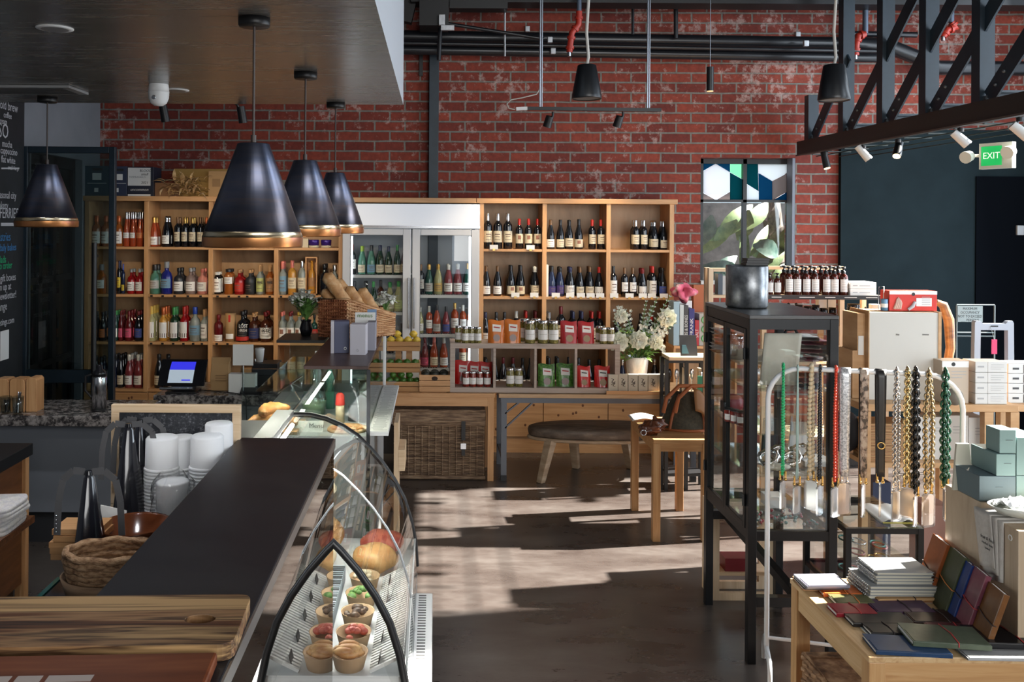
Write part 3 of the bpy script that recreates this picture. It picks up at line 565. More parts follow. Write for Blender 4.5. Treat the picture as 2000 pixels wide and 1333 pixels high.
cell('second shelf in middle bay', G2, SH['r2'], [(1078, 'burg', 'navy', 'black', 'dblue', 1.02, 1), (1094, 'champ', 'navy', 'black', 'dblue', .96, 1), (1114, 'champ', 'black', 'navy', 'white', .96, 1), (1133, 'burg', 'black', 'bronze', 'cream', 1.0, 1), (1152, 'burg', 'black', 'bronze', 'cream', 1.02, 1), (1170, 'burg', 'black', 'red', 'white', 1.0, 0, 'band')])
cell('second shelf near window', G2, SH['r2'], [(1198, 'bord', 'black', 'black', 'white', 1.03, 0, 'ink', (.03, .16)), (1220, 'bord', 'black', 'bronze', 'white', .98), (1236, 'bord', 'black', 'bronze', 'white', .98), (1255, 'champ', 'black', 'dred', 'white', .93, 1, 'band'), (1275, 'bord', 'black', 'red', 'white', 1.03, 1, 'ink', (.03, .16)), (1294, 'champ', 'black', 'black', 'blue', .95, 1)])
cell('third shelf beside fridge', G2, SH['r3'], [(949, 'burg', 'black', 'navy', 'white', 1.05), (970, 'burg', 'black', 'black', 'cream', 1.05), (986, 'burg', 'black', 'black', 'cream', 1.05), (1009, 'bord', 'black', 'white', 'cream', 1.08), (1028, 'bord', 'black', 'red', 'cream', 1.08, 1), (1047, 'bord', 'black', 'dred', 'cream', 1.08, 1)])
cell('third shelf in middle bay', G2, SH['r3'], [(1073, 'burg', 'black', 'grey', 'cream', 1.05, 1), (1096, 'bord', 'black', 'dred', 'cream', 1.25), (1120, 'bord', 'black', 'navy', 'cream', 1.08, 1), (1137, 'bord', 'black', 'navy', 'cream', 1.08, 1), (1157, 'bord', 'black', 'red', 'cream', 1.08, 1), (1172, 'bord', 'black', 'red', 'cream', 1.08, 1)])
cell('third shelf near window', G2, SH['r3'], [(1205, 'burg', 'black', 'black', 'cream', 1.03), (1230, 'burg', 'black', 'black', 'cream', 1.03), (1252, 'burg', 'black', 'black', 'cream', 1.03), (1273, 'bord', 'black', 'red', 'white'), (1290, 'bord', 'black', 'red', 'white')])
cell('lowest shelf beside fridge', G2, SH['r4'], [(950, 'burg', 'black', 'black', 'white', 1.05, 1), (968, 'burg', 'black', 'black', 'white', 1.05), (984, 'burg', 'black', 'dred', 'white', 1.1), (1003, 'burg', 'black', 'dred', 'white', 1.1), (1022, 'burg', 'black', 'black', 'white', 1.08), (1037, 'burg', 'black', 'black', 'white', 1.08)])
cell('lowest shelf in middle bay', G2, SH['r4'], [(1073, 'burg', 'black', 'black', 'white', 1.1, 1), (1090, 'burg', 'black', 'black', 'white', 1.1, 1), (1112, 'burg', 'black', 'black', 'white', 1.12), (1131, 'burg', 'black', 'black', 'white', 1.1), (1152, 'burg', 'black', 'black', 'white', 1.05), (1171, 'burg', 'black', 'black', 'white', 1.05)])
cell('lowest shelf near window', G2, SH['r4'], [(1203, 'burg', 'black', 'grey', 'white', 1.05), (1217, 'burg', 'navy', 'silver', 'white', 1.05), (1280, 'champ', 'black', 'silver', 'white', 1.05), (1296, 'champ', 'black', 'silver', 'white', 1.05)])
# writing on the large spirit labels (a third shelf trio and two agave bottles)
def front_text(x, y, Y, s_, size, m_, parent, sx_=.9): text(s_, (px(x, Y, y), Y, pz(y, Y, x)), size, m_, parent, (PI/2, 0, 0), 'CENTER', 'lettering', sx_)
def find_bottle(x, Y, z): return min((o for o in bpy.data.objects if o.name.startswith('spirit_bottle')), key=lambda o: (o.location-Vector((px(x, Y, 500), Y, z))).length)
for x, z, rows in ((475, SH['r3'], [('LOST', 643, .042, PAPER), ('IRISH', 650, .036, PAPER)]), (520, SH['r3'], [('RYE', 650, .05, INK)]), (508, SH['r2'], [('IBIB', 552, .045, INK)]), (527, SH['r2'], [('IBIB', 552, .045, INK)])):
    o = find_bottle(x, 9.07, z); 
    for s_, y, size, m_ in rows: front_text(x, y, 9.005, s_, size, m_, o, .8)
    o.rotation_euler[2] = 0
for x, c in ((475, 'orange'),):
    part('label_band', MB().lathe([(.0622, .012), (.0622, .045)], 9, (px(475, 9.07, 500), 9.07, SH['r3']), a0=-PI/2-1.2, a1=-PI/2+1.2), LB['red'], find_bottle(475, 9.07, SH['r3']))
# other things on the long shelving
def tin(x, z, col, s_, Y=9.07): 
    t = solo('candle_tin', MB().lathe([(0, .022), (.052, .022), (.054, .075), (.050, .08), (0, .08)], 16, (px(x, Y, 480), Y, z)), col, s_, 'tin', 'purple tins')
    part('cream_base', MB().lathe([(0, 0), (.050, 0), (.054, .004), (.054, .022), (0, .022)], 16, (px(x, Y, 480), Y, z)), CREAM, t)
tin(613, SH['r1'], mt('violet_tin', (.05, .02, .22), .25, .3), 'round violet tin on a pale base, top shelf, farther from the fridge')
tin(637, SH['r1'], MAT['violet_tin'], 'round violet tin on a pale base, top shelf, next to the fridge')
solo('gift_box', MB().bx(px(597, 9.07, 480), 9.07, SH['r1'], .06, .06, .09), CREAM, 'small cream gift box beside violet tins on top shelf', 'box')
t = thing('boxed_tequila', 'golden bottle standing in an open wooden presentation box, second shelf beside fridge', 'boxed bottle', (px(609, 9.1, 540), 9.1, SH['r2']))
X, z = px(609, 9.1, 540), SH['r2']; b = MB(); b.box(X-.06, X-.048, 9.05, 9.18, z, z+.37).box(X+.048, X+.06, 9.05, 9.18, z, z+.37).box(X-.06, X+.06, 9.05, 9.18, z+.37, z+.382).box(X-.06, X+.06, 9.05, 9.18, z, z+.012).box(X-.048, X+.048, 9.17, 9.18, z, z+.37)
part('wooden_box', b, PINE, t)
q = part('bottle', MB().lathe([(0, 0), (.034, 0), (.036, .005), (.034, .2), (.028, .225), (.014, .24), (.014, .33), (0, .33)], 14, (X, 9.11, z+.012)), GL['gold'], t)
part('label', MB().lathe([(.0368, .07), (.036, .16)], 8, (X, 9.11, z+.012), a0=-PI/2-1.2, a1=-PI/2+1.2), LB['tan'], q)
t = solo('whisky_tube', MB().lathe([(0, 0), (.052, 0), (.052, .285), (0, .285)], 20, (px(450, 9.07, 660), 9.07, SH['r3'])), mt('kraft_tube', (.42, .26, .12), .6), 'tan cardboard bottle tube with red seal on third shelf', 'tube')
part('paper_seal', MB().box(px(450, 9.07, 660)-.01, px(450, 9.07, 660)+.01, 9.0165, 9.02, SH['r3']+.2, SH['r3']+.27), LB['red'], t)
part('label', MB().lathe([(.0526, .03), (.0526, .08)], 10, (px(450, 9.07, 660), 9.07, SH['r3']), a0=-PI/2-.8, a1=-PI/2+.8), PAPER, t)
# white cards clipped to the shelf edges
n = 0
for k, xs in (('r1', (964.5, 1036)), ('r2', (1007, 1044, 1086, 1114, 1135, 1154, 1172.5, 1200, 1230, 1256, 1273.5, 1297))):
    for j, x in enumerate(xs):
        z = SH[k]; Y = YS-.012; X = px(x, Y, 500)
        c = solo('price_card', MB().box(X-.041, X+.041, Y-.002, Y, z-.004, z+.042), PAPER, 'white price card on the %s shelf of the wine shelving, %s from the fridge' % ('top' if k == 'r1' else 'second', ORD[j]), 'card', 'price cards on the wine shelving')
        part('clip', MB().box(X-.012, X+.012, Y-.004, Y+.012, z-.016, z+.004), CP['gold'], c); n += 1
for k, xs in (('r2', (296, 318, 341, 367, 392, 425, 447, 467, 483, 527, 549, 566, 582)), ('r3', (296, 318, 339, 359, 378, 395, 424, 445))):
    for j, x in enumerate(xs):
        X = px(x, YS, 580); solo('shelf_clip', MB().box(X-.012, X+.012, YS-.006, YS-.001, SH[k]-.022, SH[k]-.006), BLACK, 'tiny black tag clip on %s shelf edge of long shelving, %s from the door' % ('the second' if k == 'r2' else 'the third', ORD[j]), 'clip', 'shelf edge clips')
t = solo('box_pile', MB().bx(px(1068, 9.0, 540), 9.02, SH['r2'], .03, .06, .32), PAPER, 'narrow upright stack of white cartons on wine shelving', 'carton')
# boxes and dried husks on top of the long shelving
zt_ = SH['top']+.05
NAVYB = mt('teal_carton', (.012, .055, .085), .5); NAVYC = mt('slate_carton', (.035, .045, .085), .5); KRAFT = mt('kraft_card', (.42, .25, .11), .7); OCHRE = mt('ochre_card', (.36, .22, .06), .7)
def carton(x0, x1, y1, m_, label, Y=9.0, d=.26, y0=384):
    X0, X1 = px(x0, Y, 350), px(x1, Y, 350); h = pz(y1, Y, (x0+x1)/2)-zt_
    return solo('carton', MB().box(X0, X1, Y, Y+d, zt_, zt_+h), m_, label, 'carton', 'cartons on top of the shelving', bevel=.003), X0, X1, h
c, X0, X1, h = carton(165, 214, 324, NAVYB, 'teal shipping carton on top of long shelving behind glass door')
part('printed_mark', MB().box(X0+.08, X0+.17, 8.998, 8.9995, zt_+.16, zt_+.23).box(X0+.03, X1-.03, 8.998, 8.9995, zt_+.125, zt_+.13).box(X0+.1, X0+.14, 8.998, 8.9995, zt_+.04, zt_+.08), PAPER, c)
part('hand_hole', MB().box(X0+.08, X0+.18, 8.998, 8.9995, zt_+.255, zt_+.28), INK, c)
c, X0, X1, h = carton(222, 248, 325, NAVYC, 'slate blue carton beside the white labelled carton on top of shelving')
part('printed_mark', MB().box(X0+.02, X0+.09, 8.998, 8.9995, zt_+.16, zt_+.22).box(X0+.01, X1-.01, 8.998, 8.9995, zt_+.125, zt_+.13).box(X0+.02, X0+.05, 8.998, 8.9995, zt_+.04, zt_+.08), PAPER, c)
part('hand_hole', MB().box(X0+.02, X0+.1, 8.998, 8.9995, zt_+.25, zt_+.275), INK, c)
c, X0, X1, h = carton(249, 300, 326, mt('navy_carton', (.018, .022, .04), .5), 'navy carton with large white label and handwriting on top of shelving')
part('white_label', MB().box(X0+.005, X1-.03, 8.997, 8.9995, zt_+.105, zt_+h-.01).box(X0+.005, X1-.03, 8.997, 8.9995, zt_+.0, zt_+.02), PAPER, c)
text('BLOODY', (X1-.07, 8.996, zt_+h-.04), .035, INK, c, shear=.2, name='handwriting'); text('small', (X1-.09, 8.996, zt_+h-.075), .035, INK, c, shear=.2, name='handwriting'); text('TEMPRANILLO', (X0+.10, 8.996, zt_+h-.105), .026, mt('faint_ink', (.35, .35, .36), .7), c); text('2021', (X1-.09, 8.996, zt_+h-.16), .035, INK, c, shear=.2, name='handwriting'); text('uncommon', (X0+.12, 8.996, zt_+.065), .04, PAPER, c, shear=.3)
carton(341, 455, 330, OCHRE, 'wide ochre carton at the back on top of shelving behind dried husks', 9.15, .18)
c, X0, X1, h = carton(407, 452, 334, KRAFT, 'brown kraft carton beside dried husks on top of shelving', 9.0, .14)
part('printed_mark', MB().box(X0+.04, X0+.12, 8.998, 8.9995, zt_+.10, zt_+.18), mt('kraft_print', (.28, .16, .07), .7), c)
solo('carton', MB().box(px(301, 9.05, 370), px(345, 9.05, 370), 9.05, 9.2, zt_, zt_+.14), mt('brown_carton', (.30, .15, .07), .7), 'low brown carton under dried corn husks on top of shelving', 'carton', 'cartons on top of the shelving')
random.seed(11); b = MB()
for k in range(70):
    xx = random.gauss(360, 20); yy = random.uniform(352, 384); a = at(xx, yy, random.uniform(8.93, 9.02)); a.z = max(a.z, zt_+.005)
    q = random.uniform(-1, 1); dv = Vector((q*1.2, random.uniform(-.7, -.1), random.uniform(-.25, .8)*(1-abs(q)*.6))).normalized()*random.uniform(.09, .17)
    e = a+dv; e.z = max(e.z, zt_-.02 if e.y < YS-.03 else zt_+.004)
    b.leaf(a, e, random.uniform(.022, .04), .15, (0, -.3, 1), .3, 4)
solo('corn_husks', b, noisy('dried_husk', [(.3, (.38, .20, .08)), (.55, (.62, .42, .20)), (.75, (.70, .54, .34))], (9, 9, 9), 1.5, 3, .7), 'heap of dried corn husks spilling over top board of shelving', 'dried husks')

# ------------------------------------------------------------------ drinks fridge
Yf0, Yf1 = 8.9, 9.36; X0, X1 = px(668, Yf0, 500), px(937, Yf0, 500); ztop = SH['top']-.012
FR = mt('fridge_white', (.60, .62, .65), .3); INT = mt('fridge_inside', (.30, .32, .34), .4)
f = thing('drinks_fridge', 'silver two-door glass drinks fridge with blank lit header between pine shelving', 'fridge', ((X0+X1)/2, (Yf0+Yf1)/2, 0))
b = MB(); b.box(X0, X0+.03, Yf0+.05, Yf1, .05, ztop).box(X1-.03, X1, Yf0+.05, Yf1, .05, ztop).box(X0+.03, X1-.03, Yf1-.03, Yf1, .05, ztop).box(X0+.03, X1-.03, Yf0+.05, Yf1-.03, ztop-.03, ztop).box(X0+.03, X1-.03, Yf0+.05, Yf1-.03, .05, .3)
part('cabinet', b, [INT], f)
zh = pz(447, Yf0, 880)
hd = part('header_panel', MB().box(X0, X1, Yf0, Yf0+.05, zh, ztop), mt('lit_header', (.72, .75, .80), .35, emit=.28), f, bevel=.006)
part('trim_strip', MB().box(X0, X1, Yf0-.006, Yf0, zh+.004, zh+.028), CHROME, hd)
part('base_grille', MB().box(X0, X1, Yf0, Yf0+.05, 0, .28), mt('fridge_base', (.05, .05, .055), .5), f)
xm = px(803.5, Yf0, 550)
for (a, c, nm) in ((X0+.003, xm-.006, 'a'), (xm+.006, X1-.003, 'b')):
    zb, zu = .29, zh-.006; w_ = .082
    q = MB(); q.box(a, a+w_, Yf0, Yf0+.045, zb, zu).box(c-w_, c, Yf0, Yf0+.045, zb, zu).box(a+w_, c-w_, Yf0, Yf0+.045, zu-w_*.75, zu).box(a+w_, c-w_, Yf0, Yf0+.045, zb, zb+w_)
    dr = part('door', q, FR, f, bevel=.006)
    part('pane', MB().box(a+w_, c-w_, Yf0+.018, Yf0+.024, zb+w_, zu-w_*.75), GLASS, dr)
    q = MB(); xx = c-w_-.012 if nm == 'a' else a+w_-.03
    part('handle', MB().box((c-.03 if nm == 'a' else a+.012), (c-.012 if nm == 'a' else a+.03), Yf0-.03, Yf0, 1.25, 1.75), CHROME, dr, bevel=.003)
    part('gasket', MB().box(a+w_-.004, a+w_, Yf0-.001, Yf0+.03, zb+w_, zu-.06).box(c-w_, c-w_+.004, Yf0-.001, Yf0+.03, zb+w_, zu-.06), mt('gasket_grey', (.12, .12, .13), .5), dr)
FZ = {'a1': pz(536, 9.05, 730), 'a2': pz(608, 9.05, 740), 'a3': pz(690, 9.05, 780), 'b1': pz(575, 9.05, 870), 'b2': pz(651, 9.05, 870), 'b3': pz(717, 9.05, 850)}
for k, z in FZ.items():
    a, c = (X0+.032, xm-.01) if k[0] == 'a' else (xm+.01, X1-.032); q = MB()
    for i in range(26): q.bar((a+(c-a)*i/25, 8.98, z-.004), (a+(c-a)*i/25, 9.31, z-.004), .005)
    for y in (8.975, 9.31): q.bar((a, y, z-.006), (c, y, z-.006), .008)
    q.box(a, c, 8.966, 8.972, z-.032, z-.002)
    part('wire_shelf', q, mt('white_wire', (.55, .57, .58), .35), f)
part('light_strip', MB().box(X1-.105, X1-.085, Yf0+.06, Yf0+.075, .5, zh-.08).box(X0+.085, X0+.1, Yf0+.06, Yf0+.075, .5, zh-.08), mt('fridge_light', (.85, .93, 1), .5, emit=6), f)
G3 = 'chilled bottles in the drinks fridge'; HS = 'from hinge'
cell('upper rack, spirits-side fridge door', G3, FZ['a1'], [(688, 'bord', 'black', 'dred', 'white'), (707, 'burg', 'pgreen', 'lime', 'cream', .95, 1), (725, 'burg', 'pgreen', 'black', 'lblue', .98, 1), (742, 'burg', 'green', 'navy', 'cream', .98, 1), (759, 'burg', 'green', 'navy', 'cream', .95), (776, 'burg', 'green', 'green', 'cream', 1), (791, 'burg', 'brown', 'black', 'cream', 1.08, 1)], Y=9.06, count=HS)
cell('second rack, spirits-side fridge door', G3, FZ['a2'], [(693, 'bord', 'black', 'black', 'white'), (714, 'burg', 'green', 'black', 'grey', 1, 1), (730, 'burg', 'green', 'green', 'cream', 1), (744, 'bord', 'brown', 'black', 'cream', 1.05), (762, 'champ', 'lemon', 'green', 'cream', .95), (779, 'champ', 'lemon', 'green', 'lime', .98)], Y=9.06, count=HS)
cell('third rack, spirits-side fridge door', G3, FZ['a3'], [(763, 'bord', 'black', 'dred', 'cream'), (786, 'burg', 'green', 'black', 'white', 1)], Y=9.06, count=HS)
cell('upper rack, wine-side fridge door', G3, FZ['b1'], [(822, 'bord', 'black', 'bronze', 'grey', 1), (838, 'champ', 'jungle', 'gold', 'grey', .98), (856, 'champ', 'lemon', 'gold', 'gold', .98), (876, 'champ', 'pink', 'white', 'white', .98, 1), (894, 'champ', 'pink', 'white', 'white', 1), (913, 'champ', 'jungle', 'gold', 'white', 1.02)], Y=9.06, count='from middle')
cell('second rack, wine-side fridge door', G3, FZ['b2'], [(821, 'champ', 'lemon', 'white', 'white', .85), (839, 'bord', 'rose', 'white', 'white', .9), (854, 'burg', 'rose', 'black', 'grey', .95), (872, 'burg', 'pink', 'black', 'blue', .9), (889, 'bord', 'rose', 'gold', 'white', 1.02), (905, 'bord', 'rose', 'white', 'white', .95), (919, 'bord', 'rose', 'white', 'white', .9)], Y=9.06, count='from middle')
cell('third rack, wine-side fridge door', G3, FZ['b3'], [(816, 'burg', 'pink', 'dred', 'pink', .95), (831, 'burg', 'pink', 'dred', 'pink', .98, 1), (849, 'burg', 'rose', 'pinkc', 'cream', 1.02), (868, 'burg', 'rose', 'white', 'white', .98, 1), (905, 'bord', 'rose', 'white', 'cream', 1), (921, 'bord', 'rose', 'gold', 'cream', 1)], Y=9.06, count='from middle')
# ------------------------------------------------------------------ counters on the staff side
GRAN = noisy('granite', [(.36, (.010, .010, .012)), (.46, (.05, .045, .045)), (.52, (.20, .18, .17)), (.62, (.36, .33, .31)), (.7, (.07, .06, .06))], (9, 9, 9), 2.2, 9, .18, world=True, thr=.75)
def counter(name, label, x0, x1, y0, y1, zt, front=.2):
    t = thing(name, label, 'counter', ((x0+x1)/2, (y0+y1)/2, 0))
    part('worktop', MB().box(x0, x1, y0, y1, zt-.075, zt), GRAN, t, bevel=.006)
    part('front_panel', MB().box(x0, x1-.04, y0+front, y1-.02, .22, zt-.076), mt('grey_laminate', (.23, .25, .285), .5), t)
    part('kick_board', MB().box(x0, x1-.04, y0+front+.02, y1-.02, 0, .22), mt('kick_grey', (.035, .037, .042), .6), t)
    return t
counter('granite_counter', 'long grey panelled counter with speckled granite top by the glass door', XL+.02, -2.05, 6.18, 6.75, .95)
counter('granite_counter', 'granite topped counter that carries the payment tablet', px(299, 6.9, 780), -1.15, 6.9, 7.5, .955, .06)
# back counter at the edge of the view
t = thing('prep_counter', 'brown wooden prep counter with thick black top near the menu board', 'counter', (-2.8, 5.0, 0))
part('worktop', MB().box(XL+.02, -2.46, 3.6, 5.5, .86, .93), BLACK, t, bevel=.003)
part('side_panel', MB().box(-2.52, -2.49, 3.6, 5.44, .1, .86), noisy('reddish_veneer', [(.3, (.10, .035, .012)), (.7, (.19, .075, .028))], (2, 2, 14), 1.5, 3, .4), t)
part('edge_post', MB().box(-2.53, -2.47, 5.42, 5.47, 0, .86), PINEZ, t)
part('carcass', MB().box(XL+.02, -2.53, 3.7, 5.4, 0, .86), BLACK, t)
def cloth_stack(name, label, c, w_, d, layers, m_, group=None, seed=1):
    random.seed(seed); t = thing(name, label, 'textiles' if 'towel' not in name else 'towel', c, group)
    z = c[2]
    for i, mm in enumerate(layers):
        h = .022; ox, oy = random.uniform(-.01, .01), random.uniform(-.01, .01)
        def fn(u, v, z=z, h=h, ox=ox, oy=oy):
            a = 2*PI*u; s_ = abs(math.cos(a))**.35*math.copysign(1, math.cos(a)); s2 = abs(math.sin(a))**.35*math.copysign(1, math.sin(a))
            q = [1, 1.03, 1.0, 0][min(3, int(round(v*3)))]; zz = z+[0, h*.5, h, h*1.02][min(3, int(round(v*3)))]
            return (c[0]+ox+w_/2*s_*q, c[1]+oy+d/2*s2*q, zz+.004*math.sin(a*3+i))
        part('fold', MB().grid(fn, 28, 3), mm, t); z += h
    return t
TOW = noisy('tea_towel_cotton', [(.42, (.55, .52, .50)), (.5, (.62, .60, .58)), (.58, (.50, .48, .50))], (40, 40, 40), 1, 2, .9)
a = at(20, 1030, 4.75)
cloth_stack('tea_towel', 'pile of folded pale tea towels with striped hems beside brown prep counter', (-2.33, 4.75, a.z), .26, .30, [TOW]*6, TOW, None, 4)
t = thing('wall_bracket_shelf', 'small brown wooden ledge that holds the tea towels', 'ledge', (-2.34, 4.75, a.z-.04))
part('board', MB().box(-2.49, -2.2, 4.55, 4.95, a.z-.04, a.z-.002), DARKW, t, bevel=.003); part('bracket', MB().prism([(-2.49, 4.73, a.z-.2), (-2.25, 4.73, a.z-.04), (-2.49, 4.73, a.z-.04)], (0, .03, 0)), DARKW, t)
# things on the granite counter
zc = .95
for i, (x0, x1, yt) in enumerate(((-6, 23, 738), (25, 54, 738), (57, 78, 736))):
    X0, X1 = px(x0, 6.35, 770), px(x1, 6.35, 770); h = pz(yt, 6.35, x0)-zc
    q = MB(); r = .02
    q.prism([(X0, 6.3, zc), (X1, 6.3, zc), (X1, 6.3, zc+h-r), (X1-r*.4, 6.3, zc+h-r*.3), (X1-r, 6.3, zc+h), (X0+r, 6.3, zc+h), (X0+r*.4, 6.3, zc+h-r*.3), (X0, 6.3, zc+h-r)], (0, .12, 0))
    solo('wooden_block', q, PINEZ, ['upright pine block nearest the menu board on granite counter', 'upright pine block between two other pine blocks on granite counter', 'upright pine block farthest from the menu board on granite counter'][i], 'wooden block', 'pine blocks on the granite counter', bevel=.004)
CLR = glass('drinking_glass', (.80, .84, .84), .10)
for i, x in enumerate((11, 35)):
    X = px(x, 6.24, 800); q = MB().lathe([(0, .003), (.033, .003), (.040, .12), (.037, .12), (.031, .008), (0, .008)], 16, (X, 6.24, zc))
    g = solo('tumbler', q, CLR, ['glass tumbler of dark cutlery at front of granite counter', 'glass tumbler of straws in front of the pine blocks'][i], 'glass')
    q = MB(); random.seed(i)
    for k in range(6): q.cyl((X+random.uniform(-.018, .018), 6.24+random.uniform(-.018, .018), zc+.01), (X+random.uniform(-.03, .03), 6.24+random.uniform(-.03, .03), zc+.10+.05*i), .004, n=6)
    part('utensil', q, BLACK if i == 0 else CHROME, g)
Xt = px(194, 6.36, 770); t = thing('vacuum_jug', 'brushed steel vacuum jug with black pump lid on granite counter', 'vacuum jug', (Xt, 6.36, zc))
ht = pz(712, 6.36, 194)-zc
part('body', MB().lathe([(0, .012), (.050, .012), (.050, .235), (.046, .245), (0, .245)], 24, (Xt, 6.36, zc)), CHROME, t)
part('base_ring', MB().lathe([(0, 0), (.049, 0), (.051, .014), (0, .014)], 24, (Xt, 6.36, zc)), BLACK, t)
part('lid', MB().lathe([(.0, .245), (.048, .245), (.046, .275), (.022, .295), (.020, ht-.01), (.012, ht), (0, ht)], 20, (Xt, 6.36, zc)), BLACKG, t)
part('handle', MB().tube([(Xt-.046, 6.34, zc+.26), (Xt-.085, 6.33, zc+.25), (Xt-.09, 6.33, zc+.15), (Xt-.05, 6.34, zc+.10)], .009), BLACK, t)
# payment tablet
zc2 = .955; Yt = 7.1
t = thing('payment_tablet', 'black tablet register with blue and white screen on granite counter', 'tablet', (px(357, Yt, 760), Yt, zc2))
X0, X1 = px(310, Yt, 730), px(405, Yt, 730); zt1, zt0 = pz(704, Yt, 357), pz(752, Yt, 357); tilt = .07
def scr(u, v, o=0): return Vector((X0+(X1-X0)*u+(.015*(1-v) if 0 else 0), Yt-.06+tilt*v-o*.9, zt0+(zt1-zt0)*v+o*.3))
q = MB(); cs = [scr(0.02, 0), scr(.97, 0), scr(1, 1), scr(.05, 1)]; q.prism(cs, (0, .022, .006)); part('tablet_body', q, BLACKG, t, bevel=.004)
SCB, SCW = mt('screen_blue', (.03, .03, .62), .4, emit=.9), mt('screen_white', (.42, .50, .58), .4, emit=.55)
q = MB(); q.add([scr(.24, .62, .003), scr(.75, .62, .003), scr(.77, .93, .003), scr(.27, .93, .003)], [(0, 1, 2, 3)]); q.k = 1; q.add([scr(.22, .12, .003), scr(.73, .12, .003), scr(.75, .62, .003), scr(.24, .62, .003)], [(0, 1, 2, 3)]); q.k = 0
q.add([scr(.5, .2, .004), scr(.68, .2, .004), scr(.68, .25, .004), scr(.5, .25, .004)], [(0, 1, 2, 3)])
part('screen', q, [SCB, SCW], t)
part('stand', MB().prism([(X0+.11, Yt-.04, zc2+.005), (X1-.09, Yt-.04, zc2+.005), (X1-.09, Yt-.01, zt0+.06), (X0+.11, Yt-.01, zt0+.06)], (0, .05, 0)), BLACK, t)
part('base_plate', MB().box(X0+.09, X1-.06, Yt-.13, Yt+.05, zc2, zc2+.012), BLACK, t, bevel=.003)
part('receipt_bar', MB().cyl((X0+.04, Yt-.1, zc2+.035), (X1-.09, Yt-.1, zc2+.035), .012, n=10), CHROME, t)
solo('register_cable', MB().tube([(X1-.06, Yt-.0, zc2+.006), (X1+.1, Yt-.05, zc2+.005), (X1+.25, Yt-.12, zc2+.005), (X1+.33, Yt-.19, zc2+.009), (X1+.35, Yt-.208, zc2-.01), (X1+.36, Yt-.215, zc2-.2)], .004, 6), BLACK, 'thin black cable running from tablet over the granite edge', 'cable')
def bag(x0, x1, yt, yb, Y, m_, label, z=zc2):
    X0, X1 = px(x0, Y, yb), px(x1, Y, yb); h = pz(yt, Y, x0)-z; w_ = X1-X0; xc = (X0+X1)/2
    q = MB(); prof = [(0, w_*.46, .045), (.35, w_*.5, .05), (.8, w_*.47, .03), (.92, w_*.5, .012), (1, w_*.5, .008)]
    vv = []
    for f_, a_, d_ in prof: vv += [(xc-a_, Y-d_, z+h*f_), (xc+a_, Y-d_, z+h*f_), (xc+a_, Y+d_, z+h*f_), (xc-a_, Y+d_, z+h*f_)]
    ff = [(0, 3, 2, 1), tuple(range(len(vv)-4, len(vv)))]
    for j in range(len(prof)-1):
        for i in range(4): ff.append((j*4+i, j*4+(i+1) % 4, j*4+4+(i+1) % 4, j*4+4+i))
    q.add(vv, ff); return solo('paper_bag', q, m_, label, 'bag', 'kraft bags by the register', bevel=.004)
bg_ = bag(413, 450, 698, 762, 7.15, KRAFT, 'kraft paper bag with printed lines next to payment tablet')
part('printed_line', MB().box(*sum([[px(421, 7.1, 740), px(442, 7.1, 740)], [7.093, 7.095], [zc2+.12, zc2+.124]], [])).box(px(421, 7.1, 740), px(442, 7.1, 740), 7.093, 7.095, zc2+.10, zc2+.104).box(px(421, 7.1, 740), px(442, 7.1, 740), 7.093, 7.095, zc2+.08, zc2+.084), mt('kraft_ink', (.2, .11, .05), .7), bg_)
bag(546, 597, 708, 770, 7.2, KRAFT, 'wide kraft bag at the end of granite counter by the glass case')
bag(448, 472, 706, 766, 7.25, MAT['tan_label'], 'brown kraft bag half behind white card on granite counter')
X0, X1 = px(455, 6.98, 700), px(495, 6.98, 700)
t = thing('sign_card', 'blank white card on a stand in front of kraft bags', 'card', ((X0+X1)/2, 6.98, zc2))
part('card', MB().box(X0, X1, 6.975, 6.98, pz(714, 6.98, 475), pz(673, 6.98, 475)), PAPER, t); part('stem', MB().cyl(((X0+X1)/2, 6.985, zc2), ((X0+X1)/2, 6.985, pz(714, 6.98, 475)+.02), .005), CHROME, t); part('base', MB().bx((X0+X1)/2, 6.985, zc2, .08, .05, .008), CHROME, t)
solo('paper_stack', MB().box(px(448, 7.05, 750), px(500, 7.05, 750), 7.02, 7.1, zc2, pz(730, 7.05, 470)), PAPER, 'white upright paper stack under sign card', 'paper')
t = solo('card_reader', MB().prism([(px(468, 6.96, 770), 6.94, zc2), (px(512, 6.96, 770), 6.94, zc2), (px(512, 6.96, 770), 7.03, zc2+.05), (px(468, 6.96, 770), 7.03, zc2+.05)], (0, .02, 0)), BLACKG, 'small black card reader on granite counter behind glass case', 'card reader', bevel=.003)
solo('coffee_cup', MB().lathe([(0, 0), (.028, 0), (.038, .10), (.040, .105), (.034, .115), (0, .115)], 16, (px(507, 7.3, 720), 7.3, zc2+.2)), WHITE, 'white takeaway cup standing on black box by register', 'cup')
solo('storage_box', MB().box(px(498, 7.3, 740), px(545, 7.3, 740), 7.2, 7.42, zc2, zc2+.2), BLACK, 'black storage box on granite counter behind the glass case', 'box', bevel=.004)

